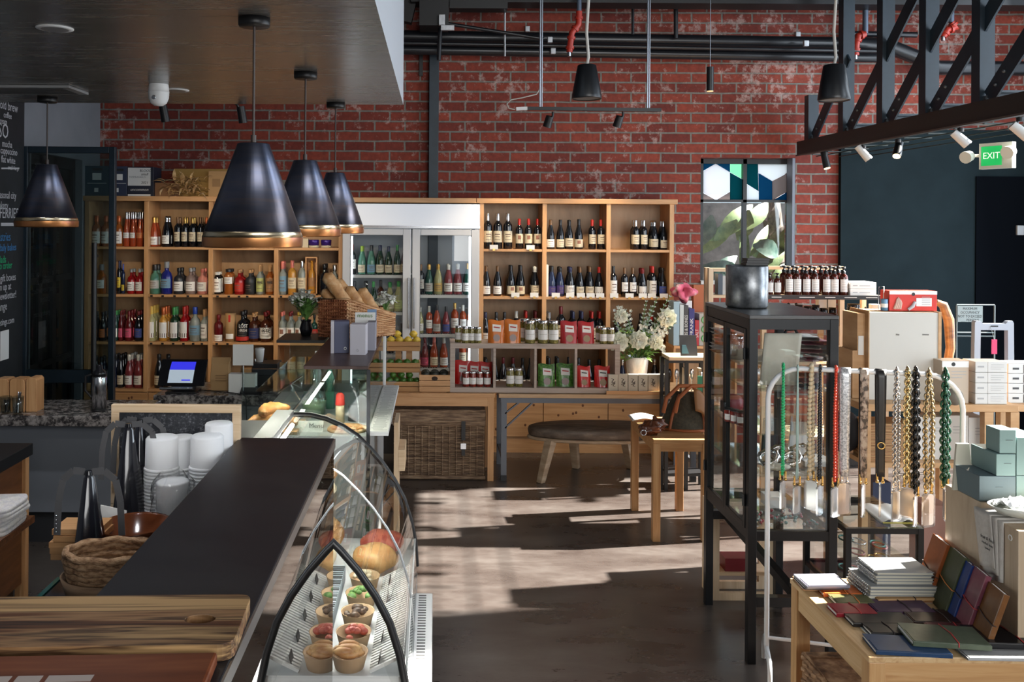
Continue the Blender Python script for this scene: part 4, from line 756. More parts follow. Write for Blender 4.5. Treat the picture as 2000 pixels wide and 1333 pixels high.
# ------------------------------------------------------------------ pass counter with the dark top
PX0, PX1 = -.764, -.392
DTOP = noisy('dark_laminate', [(.3, (.010, .010, .014)), (.6, (.015, .015, .018)), (.8, (.026, .021, .023))], (2, 2, 2), 2, 6, .4, world=True, rr=(.33, .5), spec=.35)
t = thing('service_counter', 'tall service counter with long dark laminate top and glass front', 'counter', (-.75, 2.7, 0))
part('counter_top', MB().box(PX0, PX1, 1.6, 3.52, 1.425, 1.45), DTOP, t, bevel=.003)
part('top_edge', MB().box(PX1+.0005, PX1+.006, 1.6, 3.52, 1.415, 1.448), mt('satin_aluminium', (.42, .43, .43), .3, .9), t)
part('glass_front', MB().box(PX1-.012, PX1, 1.6, 3.515, .30, 1.415), glass('mirror_glass', (.16, .17, .16), .10, 1.0, 2.6), t)
part('carcass', MB().box(-1.15, PX1-.02, 1.45, 3.50, 0, 1.165), mt('case_dark', (.02, .022, .022), .5), t)
part('worktop', MB().box(-1.16, PX1-.02, 1.45, 3.515, 1.165, 1.18), BLACKG, t, bevel=.002)
part('glass_edge', MB().box(-1.175, -1.16, 1.45, 2.8, 1.15, 1.184), mt('teal_glass_edge', (.01, .07, .06), .1), t)
for y in (1.7, 2.6, 3.46): part('post', MB().box(-.7, -.67, y, y+.03, 1.18, 1.425), BLACK, t)
# curved glass deli case
AR = [(-.84,1.2),(-.78,1.203),(-.70,1.20),(-.61,1.18),(-.52,1.14),(-.437,1.085),(-.36,1.01),(-.29,.93),(-.22,.83),(-.164,.725),(-.124,.60),(-.10,.48),(-.09,.34)]
Y0, Y1, YM = 3.53, 5.12, 4.3
t = thing('deli_case', 'curved glass deli case with lit white interior full of food', 'display case', (-.45, 4.3, 0))
WIN_ = mt('case_white', (.72, .74, .74), .35)
part('base', MB().box(-1.1, -.09, Y0, Y1, 0, .30), mt('case_base_grey', (.30, .31, .31), .4), t, bevel=.004)
part('deck', MB().box(-.9, -.10, Y0+.02, Y1-.02, .305, .50), WIN_, t)
part('rear_panel', MB().box(-.9, -.87, Y0+.02, Y1-.02, .50, 1.17), WIN_, t)
part('staff_side', MB().box(-1.1, -.9, Y0+.01, Y1-.01, .305, 1.165), mt('case_side', (.12, .12, .12), .4), t)
part('top_rail', MB().box(-.90, -.80, Y0, Y1, 1.19, 1.225), mt('satin_rail', (.50, .51, .52), .3, .8), t, bevel=.004)
def curved(y0, y1, o=0): 
    q = MB(); n = len(AR); vv = [(x, y, z) for y in (y0, y1) for x, z in AR]
    return q.add(vv, [(i, i+1, n+i+1, n+i) for i in range(n-1)], True)
CG = glass('curved_glass', (.93, .96, .94), .06, 1, 4)
part('curved_pane', curved(Y0+.012, YM-.004), CG, t); part('curved_pane', curved(YM+.004, Y1-.012), CG, t)
part('glass_joint', MB().tube([(x, YM, z) for x, z in AR], .006, 6), mt('joint_silver', (.35, .36, .36), .25, .7), t)
for y, nm in ((Y0, 'end_gasket'), (Y1, 'end_gasket')):
    q = MB(); q.tube([(x-.006, y, z-.004) for x, z in AR[4 if y == Y0 else 0:]], .016, 8); g = part(nm, q, mt('gasket_black', (.012, .012, .013), .35), t)
    q = MB(); q.add([(-.84, y, .5)]+[(x-.01, y, z-.01) for x, z in AR]+[(-.1, y, .5)], [list(range(len(AR)+2))]); part('end_pane', q, GLASS, t)
part('ledge', MB().box(-.09, -.002, Y0-.3, Y1-.3, .22, .305), WIN_, t, bevel=.004)
q = MB()
for k in range(52): q.box(-.075, -.035, Y0-.28+k*.03, Y0-.268+k*.03, .3051, .3065)
part('vent_slot', q, mt('slot_dark', (.12, .12, .12), .6), t)
q = MB()
for k in range(40): q.bar((-.25, Y0+.05+k*.024, .505), (-.118, Y0+.05+k*.024, .57), .013, .013)
part('rib', q, mt('rib_white', (.78, .78, .76), .4), t)
part('light_tube', MB().cyl((-.80, Y0+.06, 1.15), (-.80, Y1-.06, 1.15), .012), mt('case_lamp', (1, .97, .92), .5, emit=22), t)
part('glass_shelf', MB().box(-.86, -.50, Y0+.5, Y1-.05, .86, .868), GLASSG, t)
# price strip along the trays
t2 = thing('ticket_strip', 'long strip of black and white price tickets along the food bowls', 'price strip', (-.45, 4.0, .50))
part('holder', MB().box(-.50, -.44, 3.56, 4.5, .50, .575), mt('ticket_holder', (.42, .48, .52), .4), t2)
q = MB(); random.seed(5)
for k in range(40):
    y = 3.57+k*.023; q.box(-.4995, -.4405, y, y+random.uniform(.006, .016), .5751, .577)
part('ticket', q, INK, t2)
BOWL = mt('kraft_bowl', (.44, .29, .16), .6)
FOOD = {'g': noisy('green_salad', [(.3, (.03, .10, .02)), (.7, (.18, .32, .08))], (30, 30, 30), 1, 3, .5), 'r': noisy('red_meat_salad', [(.3, (.30, .03, .025)), (.7, (.58, .16, .10))], (30, 30, 30), 1, 3, .4), 'b': noisy('dark_olives', [(.3, (.03, .02, .015)), (.7, (.16, .09, .05))], (30, 30, 30), 1, 3, .4), 'o': noisy('golden_rolls', [(.3, (.38, .16, .05)), (.7, (.66, .40, .16))], (16, 16, 16), 1, 3, .5), 'w': noisy('creamy_dip', [(.3, (.50, .42, .28)), (.7, (.66, .58, .42))], (20, 20, 20), 1, 3, .5)}
random.seed(9)
for i, (y, f_, nm) in enumerate(((3.62, 'o', 'golden rolls'), (3.80, 'r', 'red sliced salad'), (4.00, 'b', 'dark olives'), (4.20, 'g', 'green herbs'), (4.40, 'w', 'creamy dip'))):
    X = -.335; z = .502
    o = solo('food_bowl', MB().lathe([(0, 0), (.058, 0), (.074, .062), (.076, .064), (.071, .062), (.056, .006), (0, .006)], 20, (X, y, z)), BOWL, 'brown kraft bowl of %s in the deli case' % nm, 'bowl', 'kraft bowls in the deli case')
    q = MB()
    for k in range(16):
        a, r = random.uniform(0, 2*PI), random.uniform(0, .052); rr = random.uniform(.014, .024)
        if f_ == 'o': q.ball((X+r*math.cos(a)*.7, y+r*math.sin(a)*.9, z+.055+.02*random.random()), (.045, .020, .018), 8, 5)
        else: q.ball((X+r*math.cos(a), y+r*math.sin(a), z+.05+.03*(1-r/.06)), (rr, rr*random.uniform(.6, 1.2), rr*.7), 7, 5)
    part('filling', q, FOOD[f_], o)
    cd_ = MB().prism([(-.225, y-.03, .503), (-.225, y+.03, .503), (-.21, y+.03, .56), (-.21, y-.03, .56)], (.003, 0, 0))
    solo('price_card', cd_, BLACK, 'small black price card in front of the %s bowl' % nm, 'card', 'price cards in the deli case')
CRUST = noisy('bread_crust', [(.3, (.30, .13, .045)), (.5, (.50, .26, .10)), (.7, (.66, .46, .26))], (7, 7, 7), 2, 4, .65, bump=.2)
random.seed(21)
for i, (x, y, z, rx, ry, rz, m_, lb) in enumerate(((-.66, 4.30, .868, .13, .10, .06, CRUST, 'round crusty loaf nearest the end glass on deli case shelf'), (-.62, 4.62, .868, .12, .11, .055, FOOD['w'], 'pale cheese wheel in the middle of deli case shelf'), (-.64, 4.90, .868, .11, .10, .06, CRUST, 'dark crusty loaf at the far end of deli case shelf'), (-.30, 4.62, .50, .12, .10, .07, FOOD['o'], 'golden filled bread low in deli case behind creamy dip'), (-.28, 4.88, .50, .12, .10, .06, FOOD['r'], 'pink cured meat parcel at far end of deli case deck'), (-.62, 4.55, .50, .13, .16, .10, FOOD['w'], 'pale wrapped cheese at the back of deli case deck'), (-.62, 4.9, .50, .13, .12, .10, CRUST, 'brown loaf at the back far corner of deli case deck'), (-.66, 4.1, .50, .12, .14, .12, CRUST, 'brown loaf at the back of deck near price strip'))):
    q = MB().ball((x, y, z+rz), (rx, ry, rz), 16, 9)
    for v in q.v: v += Vector((math.sin(v.y*40)*.006, math.sin(v.x*50)*.006, .006*math.sin(v.x*45+v.y*30)))
    for v in q.v: v.z = max(v.z, z+.001)
    solo('bread_loaf' if m_ is CRUST else 'cured_meat' if 'meat' in lb else 'cheese' if 'cheese' in lb else 'filled_bread', q, m_, lb, 'food')
# tall flat-glass case beyond it
C0, C1 = 5.22, 6.95; zb = 1.05
t = thing('pastry_case', 'square glass pastry case with dark top shelf beyond the curved deli case', 'display case', (-.75, 6.0, 0))
part('base', MB().box(-1.12, -.39, C0, C1, 0, zb), mt('case_base_grey', (.30, .31, .31), .4), t, bevel=.004)
part('top_shelf', MB().box(-.76, -.385, C0-.01, C1, 1.442, 1.462), noisy('brown_laminate', [(.3, (.040, .022, .020)), (.7, (.075, .042, .038))], (2, 2, 2), 2, 3, .35, world=True), t, bevel=.002)
part('front_pane', MB().box(-1.12, -.386, C0, C0+.008, zb, 1.44), glass('case_glass', (.88, .94, .91), .10, 1, 4), t)
part('side_pane', MB().box(-.394, -.386, C0+.008, C1, zb, 1.44), MAT['case_glass'], t)
part('rear_pane', MB().box(-1.12, -.394, C1-.008, C1, zb, 1.44), MAT['case_glass'], t)
part('corner_post', MB().box(-.392, -.372, C0-.012, C0+.006, .5, 1.44), mt('post_dark', (.05, .055, .06), .25, .5), t)
part('corner_post', MB().box(-.40, -.375, C1-.02, C1, 1.0, 1.66), WHITE, t)
part('mid_shelf', MB().box(-1.1, -.41, C0+.3, C1-.03, 1.25, 1.257), GLASSG, t)
t = thing('menu_ledge', 'narrow side ledge covered with printed white sheets beside pastry case', 'ledge', (-.32, 6.0, 1.06))
part('ledge_board', MB().box(-.384, -.265, C0, 6.73, 1.055, 1.075), WIN_, t); q = MB()
part('printed_sheet', MB().box(-.380, -.268, C0+.02, 6.71, 1.0751, 1.079), PAPER, t)
random.seed(6)
for k in range(60):
    y = C0+.04+k*.0275; x0 = -.372+random.uniform(0, .02); q.box(x0, x0+random.uniform(.05, .09), y, y+.006, 1.0791, 1.0798)
part('print', q, mt('newsprint', (.34, .34, .34), .7), t)
t = thing('wooden_holder', 'light wooden leaflet holder standing beside the pastry case', 'holder', (-.30, 6.3, 0)); part('back_board', MB().box(-.262, -.235, 5.9, 6.2, 0, .98), OAKZ, t); part('pocket', MB().box(-.235, -.19, 5.9, 6.2, .66, .80), OAKL, t, bevel=.003)
# pastries
def croissant(c, ang, s, label):
    q = MB(); pts = []; rr = []
    for i in range(13):
        u = i/12*2-1; a = u*1.25; pts.append((c[0]+s*(math.sin(a)*math.cos(ang)-(math.cos(a)-.6)*math.sin(ang)), c[1]+s*(math.sin(a)*math.sin(ang)+(math.cos(a)-.6)*math.cos(ang)), c[2]+s*.36)); rr.append(s*(.10+.30*(1-u*u))*(1.0 if i % 2 else .86))
    q.tube(pts, rr, 10); solo('croissant', q, CROI, label, 'croissant', 'pastries in the glass case')
CROI = noisy('croissant_crust', [(.3, (.36, .12, .03)), (.55, (.58, .27, .08)), (.75, (.70, .45, .20))], (9, 9, 9), 2, 3, .4, bump=.1)
solo('pastry_board', MB().box(-1.09, -.80, C0+.02, C0+.36, zb+.001, zb+.02), PINE, 'wooden board under the croissants in pastry case', 'board', bevel=.003)
croissant((-1.00, C0+.12, zb+.02), .3, .11, 'large croissant at the front corner of pastry board')
croissant((-.96, C0+.16, zb+.078), 1.0, .11, 'croissant lying on top of two others in pastry case')
croissant((-.90, C0+.13, zb+.02), -.4, .10, 'croissant on pastry board nearest the pizza')
croissant((-1.02, C0+.27, zb+.02), .2, .08, 'croissant at the back of pastry board')
q = MB().lathe([(0, .012), (.10, .012), (.115, .016), (.12, .008), (.12, 0), (0, 0)], 28, (-.52, C0+.16, zb+.001)); pz_ = solo('pizza', q, CRUST, 'small tomato topped pizza in the corner of pastry case', 'pizza')
q = MB(); random.seed(2)
for k in range(30): a, r = random.uniform(0, 2*PI), random.uniform(0, .09); q.ball((-.52+r*math.cos(a), C0+.16+r*math.sin(a), zb+.015), (.02, .016, .012), 7, 4)
part('topping', q, noisy('pizza_topping', [(.3, (.45, .06, .02)), (.55, (.60, .25, .08)), (.7, (.70, .55, .30))], (12, 12, 12), 2, 2, .4), pz_)
t = solo('caption_card', MB().prism([(-.86, C0+.1, zb), (-.66, C0+.1, zb), (-.66, C0+.13, zb+.06), (-.86, C0+.13, zb+.06)], (0, .003, 0)), PAPER, 'white caption card lying in pastry case between croissants and pizza', 'card')
text('Menu', (-.70, C0+.112, zb+.035), .04, INK, t, (1.1, 0, 0))
q = MB().lathe([(0, .004), (.075, .004), (.085, .10), (.06, .16), (.026, .20), (.024, .31), (.03, .33)], 18, (-.78, C0+.6, zb+.001)); t = solo('glass_carafe', q, glass('carafe_glass', (.80, .90, .84), .12), 'round clear carafe of pale oil inside pastry case', 'carafe')
part('oil', MB().lathe([(0, .008), (.070, .008), (.078, .09), (0, .092)], 18, (-.78, C0+.6, zb+.001)), mt('pale_oil', (.32, .36, .24), .1, trans=.3), t)
q = MB().lathe([(0, 0), (.034, 0), (.034, .20), (.014, .26), (.014, .33), (0, .33)], 14, (-.70, C0+.78, zb+.001)); t = solo('water_bottle', q, GL['pgreen'], 'green glass water bottle with white cap inside pastry case', 'bottle'); part('cap', MB().lathe([(.016, .32), (.016, .36), (0, .36)], 12, (-.70, C0+.78, zb+.001)), WHITE, t)
q = MB().lathe([(0, 0), (.03, 0), (.03, .22), (.014, .27), (.014, .34), (0, .34)], 14, (-.80, C0+.9, zb+.001)); t = solo('water_bottle', q, GL['clear'], 'clear glass water bottle with white cap inside pastry case', 'bottle'); part('cap', MB().lathe([(.016, .33), (.016, .365), (0, .365)], 12, (-.80, C0+.9, zb+.001)), WHITE, t)
q = MB().lathe([(0, 0), (.04, 0), (.04, .09), (.036, .10), (0, .10)], 16, (-.50, C0+.42, zb+.001)); solo('spice_jar', q, mt('slate_jar', (.10, .11, .12), .3), 'dark grey jar with lid standing behind the pizza', 'jar')
q = MB().lathe([(0, 0), (.028, 0), (.028, .11), (0, .11)], 16, (-.585, C0+.36, zb+.001)); t = solo('grinder', q, mt('peppercorn', (.42, .34, .22), .4), 'salt grinder with a red top behind the pizza', 'grinder'); part('grinder_cap', MB().lathe([(.030, .11), (.026, .17), (.014, .185), (0, .185)], 14, (-.585, C0+.36, zb+.001)), LB['red'], t)
q = MB().box(-.47, -.42, C0+.35, C0+.40, zb+.001, zb+.26); solo('glass_panel_jar', q, glass('jar_tinted', (.75, .72, .62), .12), 'tall square glass jar in the pastry case corner', 'jar', bevel=.006)
for i, (a, b_) in enumerate(((at(542, 768, C0+.5), at(590, 735, C0+.6)), (at(567, 752, C0+.4), at(588, 787, C0+.45)), (at(570, 805, C0+.28), at(610, 757, C0+.35)))):
    solo('serving_tongs', MB().bar(a, b_, .018, .006), CHROME, ['steel tongs leaning highest in pastry case', 'steel tongs crossing the other pair in pastry case', 'steel tongs leaning from croissants up to the carafe'][i], 'tongs', 'steel tongs in the pastry case')
# leaflets, boxes and basket on the pastry case
zs = 1.462; Yl = 5.7
LV = mt('lavender_card', (.55, .54, .60), .5); SLT = mt('slate_box', (.075, .085, .16), .5)
def carton2(x0, x1, yt, yb, Y, d, m_, label, rot=0):
    X0, X1 = px(x0, Y, yb), px(x1, Y, yb); h = pz(yt, Y, x0)-zs
    o = solo('gift_carton', MB().box(X0, X1, Y, Y+d, zs, zs+h), m_, label, 'carton', 'cartons on the pastry case', bevel=.002); o.rotation_euler[2] = rot; return o, X0, X1, h
c, X0, X1, h = carton2(651, 680, 628, 688, 5.72, .10, SLT, 'slate blue carton with white ring mark on the pastry case', .12)
q = MB().tube([(X1-.025+.008*math.cos(a), 5.717, zs+.03+.008*math.sin(a)) for a in [i*PI/6 for i in range(12)]], .002, 5, closed=True); part('ring_mark', q, PAPER, c)
part('white_edge', MB().box(X0-.022, X0-.001, 5.72, 5.8, zs, zs+h), LV, c)
c, X0, X1, h = carton2(684, 715, 634, 692, 5.64, .10, LV, 'pale lavender carton standing in front on the pastry case', -.06)
q = MB().tube([((X0+X1)/2+.007*math.cos(a), 5.638, zs+.03+.007*math.sin(a)) for a in [i*PI/6 for i in range(12)]], .0015, 5, closed=True); part('ring_mark', q, mt('faint_grey', (.40, .40, .42), .6), c)
carton2(717, 733, 630, 686, 5.84, .12, mt('grey_lavender', (.30, .30, .36), .5), 'grey carton partly behind the pale lavender carton')
for i, (x0, x1, yt, mm, lb) in enumerate(((692, 732, 612, PAPER, 'white leaflet with green lettering behind the cartons'), (716, 734, 606, mt('sky_card', (.20, .32, .50), .6), 'blue leaflet behind the white leaflet on pastry case'))):
    Y = 6.0+.06*i; q = MB().prism([(px(x0, Y, 690), Y, zs), (px(x1, Y, 690), Y, zs), (px(x1, Y, 690), Y+.05, pz(yt, Y, x1)), (px(x0, Y, 690), Y+.05, pz(yt, Y, x0))], (0, .004, 0)); o = solo('leaflet', q, mm, lb, 'leaflet')
    if i == 0: text('menus', (px(712, Y, 640), Y+.039, pz(618, Y, 712)), .04, MAT['leaf_green'], o, (1.4, 0, 0))
WICK = noisy('red_wicker', [(.35, (.16, .045, .018)), (.5, (.34, .115, .045)), (.68, (.50, .22, .10))], (14, 14, 70), 1, 3, .55, bump=.5)
WICK_LIT = noisy('lit_wicker', [(.35, (.30, .13, .05)), (.5, (.52, .27, .12)), (.68, (.66, .42, .22))], (14, 14, 70), 1, 3, .55, bump=.5)  # paler copy for the rim and the side towards the windows; light painted in
A_, B_, C_, D_ = at(677, 658, 6.38), at(771, 655, 6.62), at(716, 650, 6.72), at(622, 642, 6.54)
for p in (A_, B_, C_, D_): p.z = zs+.002
hA, hB, hC, hD = .285, .155, .17, .27
t = thing('bread_basket', 'slanted reddish wicker basket holding baguettes on the pastry case', 'basket', ((A_+C_)/2).to_tuple()[:2]+(zs,))
up = lambda p, h, o=.0: Vector((p.x, p.y, p.z+h))
for nm, (p, hp, r, hr, mm) in (('side', (D_, hD, A_, hA, WICK)), ('side', (A_, hA, B_, hB, WICK_LIT)), ('side', (B_, hB, C_, hC, WICK)), ('side', (C_, hC, D_, hD, WICK))):
    q = MB(); n_ = (r-p).cross(Vector((0, 0, 1))).normalized()
    q.prism([p, r, up(r, hr), up(p, hp)], n_*-.008); s_ = part(nm, q, mm, t)
    q = MB(); L_ = (r-p).length; k = max(4, int(L_/.022))
    for i in range(1, k):
        u = i/k; a = p+(r-p)*u; q.cyl(a+n_*.004, up(a, hp+(hr-hp)*u)+n_*.004, .0035, n=5)
    for j in range(1, 12):
        u = j/12; w0, w1 = up(p, hp*u), up(r, hr*u)
        q.tube([w0+(w1-w0)*(i/k)+n_*(.005+.004*(1 if (i+j) % 2 else -1)) for i in range(k+1)], .006, 5)
    part('weave', q, mm, s_)
part('floor', MB().prism([A_, B_, C_, D_], (0, 0, .006)), WICK, t)
part('rim', MB().tube([up(D_, hD), up(A_, hA), up(B_, hB), up(C_, hC)], .011, 8, closed=True), WICK_LIT, t)
def baguette(a, b_, r, label):
    a, b_ = Vector(a), Vector(b_); q = MB(); n = 14; pts = []; rr = []
    for i in range(n+1):
        u = i/n; pts.append(a+(b_-a)*u+Vector((0, 0, .012*math.sin(PI*u)))); e = min(1, math.sqrt(max(0, 1-(max(0, abs(u-.5)*2-.72)/.28)**2))); rr.append(max(.004, r*e*(1+.06*math.sin(u*22))))
    q.tube(pts, rr, 12); return solo('baguette', q, CRUST, label, 'baguette', 'baguettes in the basket')
baguette(at(634, 534, 6.47), at(694, 622, 6.52), .048, 'tallest floury baguette at the corner of the wicker basket')
baguette(at(656, 546, 6.55), at(712, 625, 6.60), .042, 'second baguette, just behind the tallest in wicker basket')
baguette(at(678, 560, 6.52), at(722, 630, 6.56), .040, 'third baguette, in the middle of the wicker basket')
baguette(at(702, 564, 6.57), at(742, 632, 6.60), .046, 'plump golden baguette at the low end of wicker basket')
baguette(at(630, 566, 6.56), at(672, 622, 6.60), .040, 'short baguette low against the tall side of wicker basket')
baguette(at(742, 600, 6.63), at(752, 640, 6.635), .022, 'thin bread stick at the lowest corner of wicker basket')
# flowers by the basket
PETAL = noisy('white_petal', [(.3, (.58, .60, .50)), (.6, (.80, .80, .74))], (20, 20, 20), 1, 2, .6)
def bouquet(t, c, h, spread, n, seed, leafn=30, blossom=.03):
    random.seed(seed); g = MB(); f_ = MB(); s_ = MB()
    for k in range(n):
        a = random.uniform(0, 2*PI); r = spread*math.sqrt(random.random()); e = Vector((c[0]+r*math.cos(a), c[1]+r*math.sin(a)*.6, c[2]+h*random.uniform(.55, 1)*(1-.35*(r/spread)**2)))
        s_.tube([Vector(c), Vector(c)+(e-Vector(c))*.5+Vector((0, 0, .03)), e], .003, 5)
        for j in range(7):
            b_ = 2*PI*j/7+a; f_.leaf(e, e+Vector((math.cos(b_)*blossom, math.sin(b_)*blossom, blossom*random.uniform(-.1, .7))), blossom*.9, .2, (0, 0, 1), .3, 3)
        f_.ball(e, blossom*.35, 6, 4)
    for k in range(leafn):
        a = random.uniform(0, 2*PI); r = spread*random.uniform(.2, 1); b0 = Vector((c[0]+r*.4*math.cos(a), c[1]+r*.3*math.sin(a), c[2]+h*random.uniform(.05, .5))); d = Vector((math.cos(a)*.6, math.sin(a)*.4, random.uniform(.1, .9))).normalized()
        g.leaf(b0, b0+d*random.uniform(.06, .13), random.uniform(.02, .04), .15, (0, 0, 1), .2, 4)
    part('stem', s_, GREEN1, t); part('leaves', g, GREEN1, t); part('blossom', f_, PETAL, t)
t = thing('flower_vase', 'dark vase of white flowers behind wicker basket near the spirits shelves', 'flowers', (px(598, 6.6, 640), 6.6, zs)); c = (px(598, 6.6, 640), 6.6, zs)
solo('side_table_riser', MB().box(-1.12, -.78, 6.35, 6.75, 1.44, 1.459), BLACK, 'black tray that carries the flower vase beside wicker basket', 'tray')
part('vase', MB().lathe([(0, .0), (.035, .0), (.05, .05), (.035, .10), (.04, .115)], 16, c), BLACKG, t); bouquet(t, (c[0], c[1], zs+.11), .24, .12, 34, 31, 60, .036)
t = thing('flower_vase', 'small vase of white spider flowers behind the low end of wicker basket', 'flowers', (px(752, 6.85, 640), 6.86, zs)); c = (px(752, 6.85, 640), 6.86, zs)
part('vase', MB().lathe([(0, .0), (.02, .0), (.025, .08), (.02, .16)], 14, c), glass('vase_glass', (.8, .85, .8), .1), t); bouquet(t, (c[0], c[1], zs+.15), .15, .07, 14, 37, 8, .045)

# ------------------------------------------------------------------ things on the worktop behind the dark top
zw = 1.182
X0, X1 = px(219, 3.5, 900), px(470, 3.5, 900); zt_b = pz(790, 3.5, 340)
t = thing('chalkboard', 'small blank chalkboard in pale wooden frame behind white cup stacks', 'chalkboard', ((X0+X1)/2, 3.5, zw))
fw = .031
part('frame', MB().box(X0, X1, 3.485, 3.51, zt_b-fw, zt_b).box(X0, X1, 3.485, 3.51, zw, zw+fw*.5).box(X0, X0+fw, 3.485, 3.51, zw+fw*.5, zt_b-fw).box(X1-fw, X1, 3.485, 3.51, zw+fw*.5, zt_b-fw), OAKL, t, bevel=.002)
part('slate', MB().box(X0+fw, X1-fw, 3.491, 3.505, zw+fw*.5, zt_b-fw), noisy('dusty_slate', [(.40, (.012, .014, .018)), (.56, (.03, .033, .04)), (.66, (.20, .20, .22))], (60, 60, 60), 1, 6, .7, thr=.8), t)
PLAS = translucent('white_plastic', (.92, .93, .94), .3)
def cups(x, yt, Y, r, label):
    X = px(x, Y, 950); h = pz(yt, Y, x)-zw; c = (X, Y, zw); t = thing('cup_stack', label, 'cups', c, 'stacks of white deli cups')
    prof = [(0, h), (r*.82, h), (r*.90, h-.006), (r*.93, h-.11)]; z = h-.11
    part('cup', MB().lathe(prof, 24, c), PLAS, t)
    k = 0
    while z > .004 and k < 40: part('cup', MB().lathe([(r*.93, z), (r, z-.0035), (r, z-.009), (r*.935, z-.0125)], 24, c), PLAS, t); z -= .0125; k += 1
    return t
cups(316, 853, 3.36, .066, 'stack of white upturned deli cups next to the black fly fans')
cups(354, 853, 3.42, .058, 'stack of white upturned deli cups behind the plastic wrapped stack')
cups(404, 850, 3.32, .066, 'stack of white upturned deli cups beside the dark counter top')
cups(427, 826, 3.41, .058, 'tallest stack of white deli cups, at the end of the chalkboard')
X = px(337, 3.24, 950); q = MB(); random.seed(14)
def wrap(u, v):
    a = 2*PI*u; r = (.066+.012*v)*(1+.06*math.sin(a*5+v*9)+.05*math.sin(a*11-v*14)+.03*math.sin(a*23)); 
    if v > .8: r *= 1-(v-.8)*2.2
    return (X+r*math.cos(a), 3.24+r*.9*math.sin(a), zw+.007+.2*v+.006*math.sin(a*7))
t = solo('wrapped_lids', MB().grid(wrap, 56, 22), glass('cling_film', (.97, .97, .97), .10, 1, 3, .15), 'stack of white lids in crinkled clear plastic wrap', 'wrapped lids')
part('lid_stack', MB().lathe([(0, 0), (.056, 0)]+[(.056+.004*(i % 2), .006*i) for i in range(30)]+[(.05, .18), (0, .18)], 24, (X, 3.24, zw)), PLAS, t)
def flyfan(x, yt, yb, label, s=1, rot=0, card=False):
    Y = F*(H-zw)/(un(x, yb)[1]-VY); X = px(x, Y, yb); h = pz(yt, Y, x)-zw
    t = thing('fly_fan', label, 'fly fan', (X, Y, zw), 'black table fly fans'); q = MB(); n = 4; vv = []
    for r, z in ((.060*s, 0), (.058*s, .03), (.018*s, h-.012), (.012*s, h)):
        for i in range(12):
            a = 2*PI*i/12+rot; rr = r*(1+.13*math.cos(3*(a-rot))); vv.append((X+rr*math.cos(a), Y+rr*math.sin(a), zw+z))
    q.add(vv, [(j*12+i, j*12+(i+1) % 12, j*12+12+(i+1) % 12, j*12+12+i) for j in range(3) for i in range(12)], True).add(vv[-12:], [tuple(range(12))]); part('body', q, mt('fan_black', (.010, .010, .014), .18, coat=.5), t)
    part('motor_cap', MB().cyl((X, Y, zw+h), (X, Y, zw+h+.012), .014, .010), BLACKG, t)
    for sg in (-1, 1):
        pts = [(X+sg*.012, Y, zw+h+.008), (X+sg*.05, Y, zw+h+.012), (X+sg*.085, Y+.006, zw+h-.02), (X+sg*.10, Y+.008, zw+h-.09), (X+sg*.105, Y+.01, zw+h-.20)]
        q = MB(); 
        for i in range(len(pts)-1): q.bar(pts[i], pts[i+1], .022, .0015, (0, 1, 0))
        bl = part('blade', q, mt('blade_grey', (.10, .10, .105), .3), t)
        if sg < 0 and card: 
            q = MB()
            for k in range(5): q.ball((pts[4][0], pts[4][1]-.006, pts[4][2]+.012+.013*k), .004, 8, 5)
            part('holographic_dot', q, CHROME, bl)
    return t, X, Y, h
flyfan(172, 927, 1108, 'nearest black fly fan beside the rope basket', .95, .4, True)
t, X, Y, h = flyfan(250, 834, 1020, 'black fly fan with white card at its foot', 1.05, .2)
flyfan(272, 826, 1000, 'black fly fan at the back, touching the cups', .98, .8)
q = MB().prism([(X-.075, Y-.09, zw), (X+.02, Y-.09, zw), (X+.02, Y-.072, zw+.065), (X-.075, Y-.072, zw+.085)], (0, .003, 0)); t = solo('note_card', q, PAPER, 'small white note card leaning at the foot of a fly fan', 'card'); part('green_mark', MB().box(X-.03, X+.01, Y-.0905, Y-.088, zw+.012, zw+.022), MAT['lime_label'], t)
q = MB()
c = onz(150, 1085, zw); t = thing('coaster_stack', 'stack of rough pine slats behind the nearest fly fan', 'wooden slats', (px(158, 3.0, 1080), 3.0, zw)); random.seed(8)
for k in range(5): part('slat', MB().bx(px(160, 3.0, 1080)+random.uniform(-.008, .008), 3.0+random.uniform(-.006, .006), zw+.021*k, .155, .12, .019), PINE, t)
X = px(263, 3.02, 1050); solo('serving_bowl', MB().lathe([(0, .0), (.06, .0), (.095, .03), (.116, .088), (.120, .098), (.112, .093), (.088, .04), (0, .022)], 36, (X, 3.02, zw)), noisy('polished_brown_wood', [(.3, (.07, .018, .006)), (.7, (.17, .05, .018))], (3, 14, 3), 1.5, 3, .14), 'wide polished brown wooden bowl between fly fans and dark top', 'bowl')
ROPE = noisy('coarse_rope', [(.35, (.16, .08, .04)), (.5, (.36, .21, .11)), (.68, (.52, .34, .20))], (40, 40, 90), 1, 4, .85, bump=.9)
Xr, Yr = px(212, 2.63, 1120), 2.66
t = thing('rope_basket', 'oval coiled rope basket standing in a wooden bowl', 'basket', (Xr, Yr, zw+.035))
for k in range(6):
    a_, b_ = .118+.004*min(k, 4), .078+.003*min(k, 4)
    part('coil', MB().tube([(Xr+a_*math.cos(q), Yr+b_*math.sin(q), zw+.045+.0185*k+.003*math.sin(q*9+k)) for q in [2*PI*i/40 for i in range(40)]], .0115, 8, closed=True), ROPE, t)
part('base', MB().prism([(Xr+.115*math.cos(2*PI*i/30), Yr+.077*math.sin(2*PI*i/30), zw+.035) for i in range(30)], (0, 0, .01)), ROPE, t)
q = MB()
